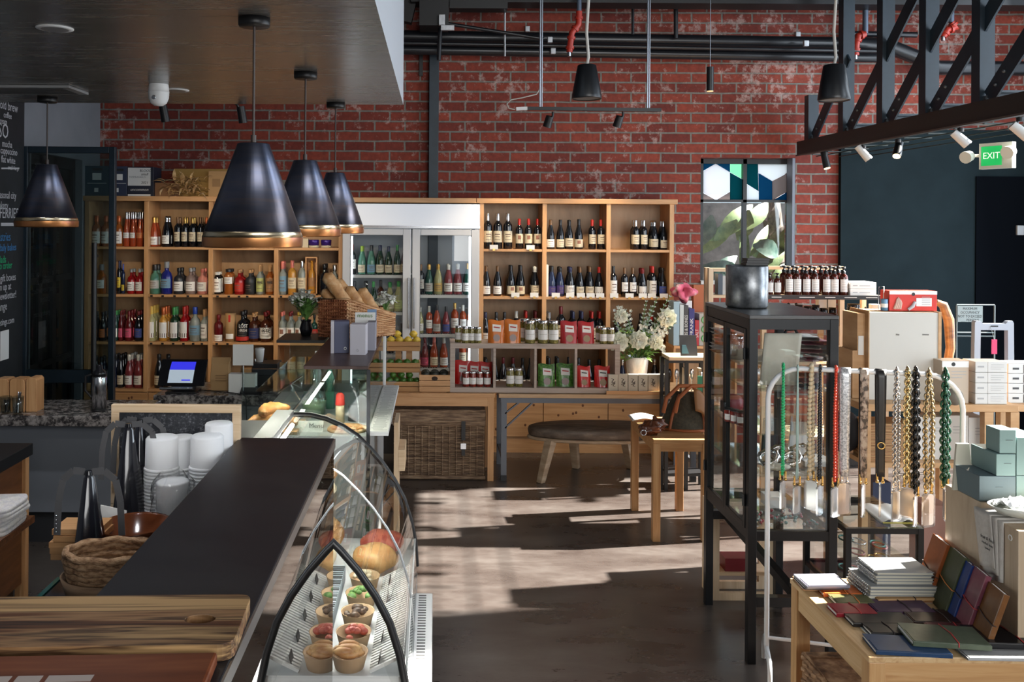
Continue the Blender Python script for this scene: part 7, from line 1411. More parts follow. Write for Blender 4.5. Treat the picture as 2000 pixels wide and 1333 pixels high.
strap(1752, 'chain', SILC, 945, 'fine silver chain phone strap', .0095, rot=.5, tint=2, metal=SILC, kw=.024)
strap(1773, 'link', GLDC, 938, 'pale gold large link phone strap', .0125, rot=2.4, kw=.018)
strap(1789, 'link', BKC, 955, 'chunky black chain phone strap', .0145, .06, .15, rot=.9, kw=.017)
strap(1815, 'chain', BRZ, 950, 'antique gold curb chain phone strap', .011, .078, .165, rot=.35, tint=1, kw=.038)
strap(1847, 'link', GRC, 940, 'chunky emerald green chain phone strap nearest the stacked teal boxes', .0145, .07, .155, rot=1.2, kw=.024)

SPR = mt('small_print', (.38, .38, .38), .7)
# ------------------------------------------------------------------ shop shelving beyond the cabinet
Yw = 6.75; W0, W1 = px(1384, Yw, 600), px(1737, Yw, 600)
t = thing('soap_shelving', 'open pine shelving of amber soap bottles and jars behind the cabinet', 'shelves', ((W0+W1)/2, Yw+.2, 0))
L1, L2, L3, L4 = pz(578, Yw, 1600), pz(637, Yw, 1650), pz(722, Yw, 1650), .7
WM = px(1498, Yw, 560)
for x in (W0, WM-.036, px(1640, Yw, 650), W1-.035):
    for y in ((Yw, Yw+.09) if x == W0 else (Yw, Yw+.36)): part('post', MB().box(x, x+.035, y, y+.035, 0, L1+.0 if x != W0 else pz(524, Yw, 1390)), OAKZ, t)
for z, nm in ((L1, 'shelf'), (L2, 'shelf'), (L3, 'shelf'), (L4, 'shelf')): part(nm, MB().box(WM, W1-.036, Yw+.006, Yw+.39, z-.022, z), OAKL, t)
for z in (L1, L2): part('shelf', MB().box(W0+.036, WM-.037, Yw+.006, Yw+.12, z-.022, z), OAKL, t)
part('shelf_edge', MB().box(px(1500, Yw, 580), W1, Yw-.012, Yw-.001, L1-.028, L1+.004), BLACK, t)
q = MB()
for x0, x1 in ((1506, 1525), (1560, 1590), (1610, 1630), (1648, 1672), (1690, 1712)): q.box(px(x0, Yw, 580), px(x1, Yw, 580), Yw-.0135, Yw-.012, L1-.014, L1-.009)
part('edge_print', q, PAPER, t)
part('top_rail', MB().box(WM-.036, px(1690, Yw, 530), Yw+.36, Yw+.39, pz(531, Yw, 1450), pz(524, Yw, 1450)), OAKL, t); part('top_rail', MB().box(W0+.036, px(1425, Yw, 530), Yw, Yw+.03, pz(531, Yw, 1400), pz(524, Yw, 1400)), OAKL, t); part('rail_post', MB().box(px(1672, Yw, 530), px(1680, Yw, 530), Yw+.36, Yw+.39, L1, pz(524, Yw, 1450)), OAKZ, t)
AMB = mt('amber_pharmacy_glass', (.060, .010, .005), .08, coat=.3)
def pump(X, Y, z, h, r, label, group, cap=BLACK, lbl=True, body=AMB):
    c = (X, Y, z); o = solo('pump_bottle', MB().lathe([(0, 0), (r, 0), (r*1.03, .004), (r*1.03, h*.62), (r*.9, h*.70), (r*.45, h*.76), (r*.45, h*.80), (0, h*.80)], 16, c), body, label, 'pump bottle', group)
    part('pump', MB().lathe([(r*.5, h*.76), (r*.52, h*.85), (r*.2, h*.87), (r*.2, h*.93), (r*.55, h*.94), (r*.5, h), (0, h)], 12, c).bar((X, Y, z+h*.965), (X-r*1.05, Y-r*.2, z+h*.955), r*.3), cap, o)
    if lbl:
        q = MB().lathe([(r*1.03+.0006, h*.12), (r*1.03+.0006, h*.56)], 9, c, a0=-PI/2-1.05, a1=-PI/2+1.05); q.k = 1
        for f_ in (.50, .44, .38, .32, .26, .2): q.lathe([(r*1.03+.0012, h*f_), (r*1.03+.0012, h*(f_+.012))], 5, c, a0=-PI/2-.7, a1=-PI/2+.7)
        part('label', q, [PAPER, SPR], o)
    return o
GP = 'amber pump bottles on the shelving'
for i, x in enumerate((1503, 1518)): pump(px(x, Yw+.07, 560), Yw+.07, L1+.001, .165, .026, 'shorter amber pump bottle on top shelf, %s the canister' % ('nearest' if i == 0 else 'second from'), GP)
for i, x in enumerate((1540, 1556, 1574, 1591, 1613, 1629, 1647)): pump(px(x, Yw+.06, 560), Yw+.06, L1+.001, .215, .031, 'tall amber pump bottle in front row of top shelf, %s from canister side' % ORD[i], GP)
for i, x in enumerate((1531, 1549, 1567, 1583, 1603, 1621, 1637)): pump(px(x, Yw+.16, 560), Yw+.16, L1+.001, .218, .031, 'tall amber pump bottle in back row of top shelf, %s from canister side' % ORD[i], GP, lbl=False)
X0, X1 = px(1663, Yw, 570), px(1714, Yw, 570)
for k in range(2): o = solo('soap_carton', MB().box(X0, X1, Yw+.02, Yw+.2, L1+.001+.051*k, L1+.051+.051*k), PAPER, '%s of two long white cartons on top shelf beside pump bottles' % ('lower', 'upper')[k], 'carton', 'white cartons by the pump bottles', bevel=.002); part('print', MB().box(X0+.02, X0+.055, Yw+.0185, Yw+.0198, L1+.022+.051*k, L1+.028+.051*k).box(X0+.07, X0+.15, Yw+.0185, Yw+.0198, L1+.022+.051*k, L1+.026+.051*k), SPR, o)
# second row: jars and caps seen over the cabinet
random.seed(9)
for i, x in enumerate((1560, 1577, 1593, 1609, 1626)):
    h = [.15, .14, .15, .125, .13][i]; X = px(x, Yw+.08, 610); o = solo('amber_jar', MB().lathe([(0, 0), (.030, 0), (.032, .004), (.032, h*.66), (.026, h*.7), (0, h*.7)], 16, (X, Yw+.08, L2+.001)), AMB, 'dark amber jar with black cap on second shelf, %s from the canister' % ORD[i], 'jar', 'amber jars on the shelving'); part('cap', MB().lathe([(.028, h*.69), (.029, h), (0, h)], 16, (X, Yw+.08, L2+.001)), BLACKG, o)
for i, x in enumerate((1540, 1555)): X = px(x, Yw+.16, 600); o = solo('amber_dropper', MB().lathe([(0, 0), (.02, 0), (.02, .09), (.01, .105), (0, .105)], 12, (X, Yw+.16, L2+.001)), GL['gold'], '%s amber dropper bottle behind the jars on second shelf' % ('first', 'second')[i], 'bottle'); part('dropper_cap', MB().lathe([(.011, .10), (.012, .15), (0, .16)], 10, (X, Yw+.16, L2+.001)), BLACK, o)
for i, x in enumerate((1606, 1624)): solo('white_carton', MB().bx(px(x, Yw+.2, 590), Yw+.22, L2+.001, .062, .06, .19), PAPER, 'white carton behind amber jars, %s the upright post' % ('farther from' if i == 0 else 'nearest'), 'carton')
for k in range(2):
    X = px(1667, Yw+.07, 610); o = solo('cream_jar', MB().lathe([(0, 0), (.046, 0), (.048, .004), (.048, .052), (.044, .055), (.046, .06), (.046, .079), (0, .08)], 20, (X, Yw+.07, L2+.001+.0805*k)), BLACKG, '%s of two stacked black jars with white labels on second shelf' % ('lower', 'upper')[k], 'jar', 'stacked black jars'); part('label', MB().lathe([(.0487, .012), (.0487, .044)], 10, (X, Yw+.07, L2+.001+.0805*k), a0=-PI/2-1, a1=-PI/2+1), PAPER, o)
X = px(1690, Yw+.07, 620); o = solo('serum_bottle', MB().lathe([(0, 0), (.022, 0), (.022, .065), (.012, .08), (0, .08)], 14, (X, Yw+.07, L2+.001)), BLACKG, 'small black dropper bottle beside stacked black jars', 'bottle'); part('dropper', MB().lathe([(.013, .078), (.013, .10), (.007, .105), (.006, .135), (0, .14)], 10, (X, Yw+.07, L2+.001)), BLACK, o)
o = solo('white_carton', MB().bx(px(1708, Yw+.1, 610), Yw+.1, L2+.001, .06, .06, .155), PAPER, 'white carton at the end of second shelf beside dropper bottle', 'carton'); solo('white_tube', MB().lathe([(0, 0), (.014, 0), (.014, .09), (.009, .095), (.009, .12), (0, .12)], 12, (px(1648, Yw+.05, 620), Yw+.05, L2+.001)), PAPER, 'slim white tube beside stacked black jars', 'tube')
for i, (x, dy, h, lbl) in enumerate(((1646, .06, .27, True), (1663, .10, .29, True), (1674, .04, .285, True))): pump(px(x, Yw+dy, 690), Yw+dy, L3+.001, h, .045, 'large red amber pump bottle with white pump on third shelf, %s from the cabinet' % ORD[i], 'large pump bottles on the shelving', WHITE, lbl, mt('red_amber_glass', (.12, .012, .008), .08))
solo('cork_box', MB().bx(px(1673, Yw+.1, 640), Yw+.25, L3+.001, .09, .09, .30), CREAM, 'tall cream carton at the back of third shelf', 'carton'); solo('kraft_box', MB().bx(px(1652, Yw+.02, 700), Yw+.03, L3+.001, .055, .05, .10), CREAM, 'small beige carton in front of the large pump bottles', 'carton')
for i, (x0, x1, yt, c, lb) in enumerate(((1405, 1414, 536, (.06, .08, .11), 'dark upright book on the top shelf beside canister'), (1414, 1424, 540, (.45, .45, .44), 'pale upright book on the top shelf beside canister'))): solo('book', MB().box(px(x0, Yw, 560), px(x1, Yw, 560), Yw+.03, Yw+.115, L1+.001, pz(yt, Yw, x0)), mt('shelf_book_%d' % i, c, .5), lb, 'book')
for i, (x, c) in enumerate(((1394, (.50, .22, .08)), (1404, (.40, .38, .32)), (1412, (.12, .10, .30)), (1419, (.42, .08, .06)))): solo('small_carton', MB().bx(px(x, Yw+.06, 600), Yw+.07, L2+.001, .034, .05, .11), mt('small_carton_%d' % i, c, .5), '%s little carton on second shelf at the canister end' % ('orange', 'cream', 'violet', 'red')[i], 'carton', 'little cartons at the canister end')
# big pale panel box and display tables
TAN = noisy('tan_box_wood', [(.3, (.44, .24, .10)), (.7, (.56, .34, .17))], (2, 2, 8), 2, 3, .5, world=True)
Yp = 5.75; ztab = pz(782, Yp, 1800); P0, P1 = px(1698, Yp, 700), px(1838, Yp, 700)
t = thing('panel_box', 'large upright pale grey panel box with tan wooden sides on display table', 'display box', ((P0+P1)/2, 5.85, ztab))
hp = pz(611, Yp, 1770)-ztab
part('panel', MB().box(P0, P1-.02, Yp, Yp+.02, ztab+.001, ztab+hp), mt('pale_panel', (.56, .54, .49), .6), t); part('side', MB().box(P0-.006, P0, Yp, Yp+.26, ztab+.001, ztab+hp+.01), TAN, t); part('side', MB().box(P1-.02, P1, Yp-.004, Yp+.26, ztab+.001, ztab+hp+.005), TAN, t); part('top', MB().box(P0, P1-.02, Yp+.02, Yp+.26, ztab+hp-.02, ztab+hp), OAKL, t)
q = MB(); q.bar((P0+.17, Yp-.001, ztab+hp*.75), (P0+.19, Yp-.001, ztab+hp*.745), .002, .01).bar((P1-.12, Yp-.001, ztab+hp*.75), (P1-.08, Yp-.001, ztab+hp*.748), .002, .008); part('scuff', q, mt('scuff_grey', (.2, .19, .17), .8), t)
q = MB(); part('stepped_side', MB().box(P0-.085, P0-.006, Yp+.05, Yp+.26, ztab+.001, ztab+hp*.55).box(P0-.055, P0-.006, Yp+.05, Yp+.26, ztab+hp*.55, ztab+hp*.98), TAN, t); part('switch_plate', MB().box(P0-.05, P0-.015, Yp+.045, Yp+.05, ztab+hp*.5, ztab+hp*.72), PAPER, t)
# display table (two levels)
T0, T1 = px(1664, Yp, 790), px(1962, Yp, 790)
t = thing('display_table', 'pine display table with lower shelf behind the strap rail', 'table', ((T0+T1)/2, 5.85, 0))
part('table_top', MB().box(T0, T1, Yp-.14, Yp+.42, ztab-.045, ztab), TAN, t, bevel=.003)
zlo = pz(897, Yp, 1800)
part('lower_shelf', MB().box(T0+.05, T1, Yp-.10, Yp+.40, zlo-.03, zlo), TAN, t)
for x in (T0, px(1897, Yp, 830), T1-.05):
    for y in (Yp-.14, Yp+.36): part('leg', MB().box(x, x+.055, y, y+.05, 0, ztab-.046), TAN, t)
t = thing('side_display_table', 'second pine display table beyond stacked white cartons at edge of view', 'table', (px(1990, 5.95, 800), 6.15, 0)); S0 = px(1966, 5.75, 800); part('table_top', MB().box(S0, S0+.9, 5.8, 6.35, ztab-.08, ztab-.035), TAN, t)
for x in (S0, S0+.84):
    for y in (5.81, 6.29): part('leg', MB().box(x, x+.05, y, y+.05, 0, ztab-.081), TAN, t)
def cbox(x0, x1, yt, zb_, Y, d, m_, label, grp=None, prints=True, nm='product_box'):
    X0, X1 = px(x0, Y, 740), px(x1, Y, 740); z1 = pz(yt, Y, x0); o = solo(nm, MB().box(X0, X1, Y, Y+d, zb_+.001, z1), m_, label, 'box', grp, bevel=.002)
    if prints: w_ = X1-X0; part('print', MB().box(X0+w_*.35, X0+w_*.9, Y-.0015, Y-.0002, z1-(z1-zb_)*.26, z1-(z1-zb_)*.245).box(X0+w_*.35, X0+w_*.9, Y-.0015, Y-.0002, z1-(z1-zb_)*.33, z1-(z1-zb_)*.315).box(X0+w_*.35, X0+w_*.75, Y-.0015, Y-.0002, z1-(z1-zb_)*.40, z1-(z1-zb_)*.385), SPR, o)
    return o
BEIGEB = mt('beige_box', (.52, .42, .32), .55)
o = cbox(1840, 1892, 705, ztab, 5.65, .12, BEIGEB, 'beige product box with round dark emblem beside pale panel')
X = px(1862, 5.65, 710); zz = pz(712, 5.65, 1862); q = MB().lathe([(0, 0), (.013, 0)], 14); q.v = [Vector((X+p.x, 5.6485, zz+p.y)) for p in q.v]; part('emblem', q, INK, o)
part('white_band', MB().box(px(1840, 5.65, 710), px(1892, 5.65, 710), 5.6487, 5.6497, pz(708.5, 5.65, 1862)-.03, pz(706, 5.65, 1862)), PAPER, o)
solo('stone_bowl', MB().ball((px(1858, 5.62, 750), 5.585, ztab+.055), (.05, .05, .055), 14, 8), mt('grey_stone', (.20, .18, .15), .6), 'rounded grey stone ornament in front of the beige box', 'ornament')
o = cbox(1893, 1904, 723, ztab, 5.7, .1, mt('gold_foil_box', (.66, .50, .26), .3, .5), 'slim gold box with orange lid between beige box and white cartons', prints=False); part('orange_lid', MB().box(px(1893, 5.7, 730), px(1904, 5.7, 730), 5.697, 5.801, pz(733, 5.7, 1900), pz(722, 5.7, 1900)), mt('orange_lid', (.60, .18, .05), .5), o)
WB = mt('white_carton_grey', (.62, .61, .58), .55)
X0, X1, Xm = px(1905, 5.63, 740), px(1967, 5.63, 740), px(1929, 5.63, 740); zt_ = pz(707, 5.63, 1935); hh = (zt_-ztab)/4
for k in range(4):
    for j, (a, b_) in enumerate(((X0, Xm), (Xm+.001, X1))):
        o = solo('white_carton', MB().box(a, b_, 5.63, 5.77, ztab+.001+hh*k, ztab+hh*(k+1)-.001), WB, '%s carton, %s row from table, in the printed stack by beige box' % (('narrow white', 'wide white')[j], ORD[k]), 'carton', 'white cartons on the display table', bevel=.002)
        part('print', MB().box(a+(b_-a)*.2, a+(b_-a)*.7, 5.6285, 5.6297, ztab+hh*(k+.45), ztab+hh*(k+.6)) if j == 0 else MB().box(a+.02, b_-.02, 5.6285, 5.6297, ztab+hh*(k+.7), ztab+hh*(k+.73)).box(a+.02, b_-.02, 5.6285, 5.6297, ztab+hh*(k+.5), ztab+hh*(k+.53)).box(a+.02, b_-.04, 5.6285, 5.6297, ztab+hh*(k+.3), ztab+hh*(k+.33)), SPR, o)
X0 = px(1969, 5.85, 740); zs2 = ztab-.035; hh = (pz(711, 5.85, 1980)-zs2)/4
for k in range(4): o = solo('white_carton', MB().box(X0, X0+.24, 5.85, 6.01, zs2+.001+hh*k, zs2+hh*(k+1)-.001), WB, 'white carton with dark end, %s from table, in stack at edge of view' % ORD[k], 'carton', 'white cartons on the side table', bevel=.002); part('print', MB().box(X0+.03, X0+.07, 5.8485, 5.8497, zs2+hh*(k+.4), zs2+hh*(k+.6)).box(X0+.10, X0+.14, 5.8485, 5.8497, zs2+hh*k+.004, zs2+hh*(k+.9)), mt('dark_print', (.05, .05, .05), .6), o)
# red box and what stands on the panel box
zpb = ztab+hp+.006; Y = Yp+.06; X0, X1 = px(1737, Y, 590), px(1830, Y, 590); z1 = pz(569, Y, 1780)
o = solo('red_gift_box', MB().box(X0, X1, Y, Y+.12, zpb, z1), mt('vivid_red_card', (.60, .035, .022), .45), 'bright red box with hand picture and white label on top of panel box', 'box', bevel=.002)
part('white_band', MB().box(X0, X1, Y-.002, Y-.0005, z1-.022, z1), PAPER, o); part('white_label', MB().box(X1-.135, X1-.035, Y-.0025, Y-.0005, zpb+.03, z1-.045), PAPER, o)
q = MB().lathe([(0, 0), (.011, 0)], 12); q.v = [Vector(((X0+X1)/2+p.x, Y-.003, z1-.02+p.y)) for p in q.v]; part('emblem', q, INK, o)
q = MB(); sk = mt('printed_skin', (.52, .34, .27), .6); 
for k in range(4): q.tube([(X0+.03+.012*k, Y-.002, zpb+.012), (X0+.045+.010*k, Y-.002, zpb+.05), (X0+.05+.007*k, Y-.002, zpb+.088-.008*abs(k-1))], [.010, .008, .004], 6)
part('hand_picture', q, sk, o); q = MB().tube([(X0+.12, Y-.002, zpb+.008), (X0+.15, Y-.002, zpb+.03), (X0+.165, Y-.002, zpb+.06)], [.01, .013, .009], 6); part('bottle_picture', q, mt('printed_grey', (.45, .45, .47), .5), o)
q = MB()
for k in range(5): q.box(X1-.10, X1-.045, Y-.0032, Y-.0026, zpb+.04+.012*k, zpb+.043+.012*k)
part('print', q, SPR, o)
o = solo('blue_tin', MB().lathe([(0, 0), (.022, 0), (.022, .07), (.02, .075), (0, .075)], 16, (px(1727, Yp+.08, 600), Yp+.08, zpb)), mt('blue_tin_paint', (.12, .26, .42), .35), 'small blue and white tin beside the red box', 'tin'); part('white_band', MB().lathe([(.0225, .02), (.0225, .045)], 14, (px(1727, Yp+.08, 600), Yp+.08, zpb)), PAPER, o)
q = MB().tube([(px(1716, Yp+.1, 580), Yp+.1, zpb), (px(1716, Yp+.1, 580), Yp+.1, zpb+.15), (px(1726, Yp+.1, 580), Yp+.1, zpb+.155), (px(1726, Yp+.1, 580), Yp+.1, zpb)], .003, 6); solo('wire_stand', q, CHROME, 'thin bent wire stand behind the small blue tin', 'wire stand')
q = MB().tube([(px(1842, 6.15, 720), 6.15, ztab-.0), (px(1856, 6.15, 700), 6.15, pz(680, 6.15, 1856)), (px(1853, 6.15, 640), 6.15, pz(625, 6.15, 1850)), (px(1842, 6.15, 600), 6.15, pz(596, 6.15, 1842)), (px(1828, 6.15, 590), 6.15, pz(590, 6.15, 1830))], [.025, .03, .034, .03, .02], 10); solo('wooden_arch', q, noisy('bronzed_wood', [(.3, (.12, .05, .02)), (.7, (.40, .20, .07))], (3, 3, 9), 2, 3, .3), 'curved polished brown wooden arm behind pale panel', 'ornament')
# on the lower shelf of the display table
random.seed(25)
t = thing('kraft_paper_pile', 'thick pile of folded brown kraft bags on lower shelf of display table', 'paper bags', (px(1742, Yp, 870), 5.85, zlo)); X0, X1 = px(1694, 5.7, 870), px(1790, 5.7, 870)
for k in range(26): part('bag', MB().box(X0+random.uniform(0, .012), X1-random.uniform(0, .012), 5.68+random.uniform(0, .01), 5.9, zlo+.001+.0092*k, zlo+.008+.0092*k), KRAFT if k % 2 else MAT['tan_label'], t)
for i, (x0, x1, yt, lb) in enumerate(((1792, 1842, 815, 'tall white carton beside kraft bag pile on lower shelf'), (1846, 1892, 812, 'white product box between strap rail end and table leg'), (1893, 1928, 816, 'white product box behind the notched table leg'))): cbox(x0, x1, yt, zlo, 5.73, .16, WB, lb, 'white boxes on the lower shelf', nm='white_box')
solo('black_sack', MB().ball((px(1670, 5.75, 830), 5.9, zlo+.142), (.11, .10, .14), 14, 9), mt('black_bag_cloth', (.03, .03, .034), .7), 'rounded black cloth sack at the cabinet end of lower shelf', 'bag')
# beneath
for i, (x0, x1, c, yt, lb) in enumerate(((1700, 1735, (.02, .03, .07), 940, 'dark navy bag on the floor below display table'), (1800, 1850, (.34, .18, .14), 985, 'dusty pink box on the floor below display table'), (1865, 1905, (.36, .17, .08), 1000, 'terracotta box on the floor beside the dusty pink box'))): solo('floor_box', MB().box(px(x0, 5.8, 1000), px(x1, 5.8, 1000), 5.77, 5.95, .001, max(.25, pz(yt, 5.8, x0))), mt('floor_box_%d' % i, c, .6), lb, 'box')
# occupancy notice, security gate and exit sign by the dark wall
Yn = 8.4; N0, N1 = px(1868, Yn, 640), px(1942, Yn, 640); zn1 = pz(596, Yn, 1900)
t = thing('notice_stand', 'grey wire floor stand with an occupancy notice near the dark wall', 'sign stand', ((N0+N1)/2, Yn, 0)); GW = mt('dull_wire', (.13, .15, .15), .4, .5); q = MB()
for x in (N0, N1): q.cyl((x, Yn, 0), (x, Yn, zn1), .008, n=8)
for z in (zn1, pz(650, Yn, 1900), pz(657, Yn, 1900), .3): q.cyl((N0, Yn, z), (N1, Yn, z), .007, n=8)
part('frame', q, GW, t); X1 = px(1918, Yn, 600); z0 = pz(629, Yn, 1900); o = part('notice', MB().box(N0+.004, X1, Yn-.012, Yn-.006, z0, zn1-.01), mt('notice_grey', (.26, .30, .29), .6), t)
for i, s_ in enumerate(('MAXIMUM', 'OCCUPANCY', 'NOT TO EXCEED', '___ PERSONS')): text(s_, ((N0+X1)/2, Yn-.0125, zn1-.035-.036*i), .034, INK, o, sx=.85)
Yg = 7.6; G0, G1_ = px(1904, Yg, 680), px(1980, Yg, 680); zg = pz(627, Yg, 1940)
t = thing('security_gate', 'pale grey security gate pedestal with notched top near dark wall', 'security gate', ((G0+G1_)/2, Yg, 0)); q = MB()
pts = [(G0-.02, 0), (G0, zg-.02), (G0+.01, zg), (G0+.05, zg-.004), (G0+.07, zg-.025), (G1_-.07, zg-.025), (G1_-.05, zg-.004), (G1_-.01, zg), (G1_, zg-.02), (G1_+.02, 0)]; ip = [(G1_-.035, 0), (G1_-.05, zg-.08), (G0+.05, zg-.08), (G0+.035, 0)]
q.prism([(x, Yg, z) for x, z in (pts[0], pts[1], pts[2], pts[3], (G0+.05, zg-.08), (G0+.035, 0))], (0, .05, 0)).prism([(x, Yg, z) for x, z in ((G1_-.035, 0), (G1_-.05, zg-.08), pts[6], pts[7], pts[8], pts[9])], (0, .05, 0)).prism([(x, Yg, z) for x, z in (pts[3], pts[4], pts[5], pts[6], (G1_-.05, zg-.08), (G0+.05, zg-.08))], (0, .05, 0)); part('frame', q, mt('gate_plastic', (.34, .37, .42), .4), t)
part('badge', MB().box((G0+G1_)/2-.03, (G0+G1_)/2+.03, Yg-.003, Yg, zg-.052, zg-.040), INK, t)
X = px(1941, Yg-.05, 672); o = solo('hanging_tag', MB().box(X-.022, X+.022, Yg-.06, Yg-.052, pz(690, Yg, 1941), pz(662, Yg, 1941)), mt('hot_pink', (.60, .03, .12), .5), 'hot pink swing tag hanging from a thin rod at security gate', 'tag'); part('rod', MB().cyl((X, Yg-.055, pz(662, Yg, 1941)), (X, Yg-.003, zg-.045), .002, n=6), GW, o)

# ------------------------------------------------------------------ low glass case and the near table
Yq = 4.72; Q0, Q1 = px(1640, Yq, 1030), px(1805, Yq, 1030); zq = pz(1033, Yq, 1725)
t = thing('glass_top_case', 'low black framed glass jewellery case behind the notebook table', 'display case', ((Q0+Q1)/2, 4.95, 0)); q = MB(); w_ = .03; Q0 = px(1652, Yq, 1070)
for x in (Q0, Q1-w_):
    for y in (Yq, Yq+.52): q.box(x, x+w_, y, y+w_, 0, zq-.001)
for z in (zq-w_, zq-.39):
    for y in (Yq, Yq+.52): q.box(Q0+w_, Q1-w_, y+.002, y+w_-.002, z, z+w_-.002)
    for x in (Q0, Q1-w_): q.box(x+.002, x+w_-.002, Yq+w_, Yq+.52, z, z+w_-.002)
part('frame', q, STEEL, t); part('glass_top', MB().box(Q0, Q1, Yq, Yq+.55, zq, zq+.008), GLASSG, t); part('front_pane', MB().box(Q0+w_, Q1-w_, Yq+.01, Yq+.015, zq-.36, zq-w_), GLASS, t); part('side_pane', MB().box(Q0+.01, Q0+.015, Yq+w_, Yq+.52, zq-.36, zq-w_), GLASS, t)
part('tray', MB().box(Q0+w_, Q1-w_, Yq+w_, Yq+.52, zq-.39, zq-.375), mt('tray_dark', (.06, .05, .045), .6), t); part('glass_shelf', MB().box(Q0+w_, Q1-w_, Yq+w_, Yq+.52, zq-.2, zq-.194), GLASSG, t)
random.seed(33)
for lv, z in enumerate((zq-.374, zq-.193)):
    for i in range(7):
        x, y = random.uniform(Q0+.06, Q1-.08), random.uniform(Yq+.06, Yq+.44); m_ = [SIL, mt('turquoise_stone', (.10, .32, .28), .3), mt('coral_stone', (.45, .08, .06), .3), GOLD][(i+lv) % 4]
        solo('necklace', MB().tube([(x+.035*math.cos(a), y+.05*math.sin(a), z+.006) for a in [2*PI*k/16 for k in range(16)]], .005, 6, closed=True), m_, '%s necklace on the %s of low jewellery case, %s laid out' % (('silver', 'turquoise', 'coral', 'gold')[(i+lv) % 4], ('tray', 'glass shelf')[lv], ORD[i]), 'necklace', 'jewellery in the low case')
X0, X1 = px(1695, Yq+.2, 1015), px(1792, Yq+.06, 1020)
o = solo('open_brochure', MB().grid(lambda u, v: (X0+(X1-X0)*u+.03*v, Yq+.06+.30*v, zq+.011+.018*math.sin(2*PI*u)**2*(1-.5*v)), 14, 4), PAPER, 'open white brochure with yellow edge on low glass case', 'brochure', solid=.004); part('yellow_edge', MB().box(X0+.01, X1, Yq+.052, Yq+.058, zq+.009, zq+.014), mt('yellow_paper', (.62, .55, .10), .6), o)
# honey pine table in the near corner
zT = .74; N_ = onz(1703, 1283, zT); NF = onz(1532, 1129, zT)
NT = wood('near_table_pine', (.40, .23, .10), (.54, .36, .18), (.62, .45, .26), 1, .42); NTX = wood('near_table_rail', (.36, .18, .07), (.48, .28, .12), (.56, .36, .18), 0, .42); NTZ = wood('near_table_leg', (.36, .18, .07), (.48, .28, .12), (.56, .36, .18), 2, .42)
TX0, TY0, TY1, TX1 = 1.575, 3.235, 3.955, 3.1
t = thing('notebook_table', 'honey pine table covered with leather notebooks in the near corner', 'table', (2.3, 3.6, 0))
part('table_top', MB().box(TX0, TX1, TY0, TY1, zT-.022, zT), NT, t, bevel=.003)
part('apron', MB().box(TX0+.012, TX0+.035, TY0+.06, TY1-.06, zT-.115, zT-.023), NT, t); part('apron', MB().box(TX0+.06, TX1-.06, TY0+.012, TY0+.035, zT-.115, zT-.023), NTX, t); part('apron', MB().box(TX0+.06, TX1-.06, TY1-.035, TY1-.012, zT-.115, zT-.023), NTX, t)
for x in (TX0+.004, TX1-.065):
    for y in (TY0+.004, TY1-.065): part('leg', MB().box(x, x+.06, y, y+.06, 0, zT-.023), NTZ, t, bevel=.002)
def book(x, y, L_, W_, m_, label, th=.014, ang=0, z=zT, band=None, nm='leather_notebook', pages=PAPER, grp='leather notebooks lying on the near table'):
    """a flap notebook: x, y the middle of it in the picture, lying at height z"""
    c = onz(x, y, z+th); o = thing(nm, label, 'notebook', (0, 0, 0), grp); q = MB()
    q.box(-L_/2, L_/2, -W_/2, W_/2, th-.003, th).box(-L_/2, L_/2, -W_/2, W_/2, 0, .003).box(-L_/2, L_/2, -W_/2-.002, -W_/2+.003, .001, th-.001); part('cover', q, m_, o, bevel=.0015)
    part('pages', MB().box(-L_/2+.004, L_/2-.004, -W_/2+.004, W_/2-.004, .0032, th-.0032), pages, o)
    part('flap', MB().box(-L_/2+.006, L_/2-.004, -W_/2-.001, -W_/2+W_*.62, th, th+.002), m_, o)
    if band is not None: part('band', MB().tube([(L_*.08, -W_/2-.004, th*.4), (L_*.08, -W_/2-.003, th+.003), (L_*.10, 0, th+.0035), (L_*.06, W_/2+.002, th+.002), (L_*.06, W_/2+.003, th*.4)], .0022, 6), band, o)
    o.location = (c.x, c.y, z+.0008); o.rotation_euler = (0, 0, ang); return o
def lea(n, c, r=.38): return noisy('leather_'+n, [(.3, tuple(k*.7 for k in c)), (.7, c)], (9, 9, 9), 2, 4, r, spec=.22)
OB = mt('orange_band', (.60, .20, .05), .5); RBN = mt('red_band', (.45, .04, .04), .5); DBN = mt('dark_band', (.03, .02, .02), .5)
random.seed(41)
for k in range(3): book(1600+2*k, 1139-3*k, .185, .13, [MAT['tan_label'], mt('charcoal_cover', (.05, .05, .055), .5), mt('lilac_grey_cover', (.20, .20, .25), .5)][k], '%s notebook of the flat pile at far corner of the near table' % ('brown lowest', 'charcoal middle', 'lilac grey topmost')[k], .012, .05*k-.05, zT+.0155*k, nm='flat_notebook', grp='flat pile of notebooks')
GRY = mt('grey_speckled_cover', (.26, .27, .27), .5)
SPX = onz(1735, 1148, zT)
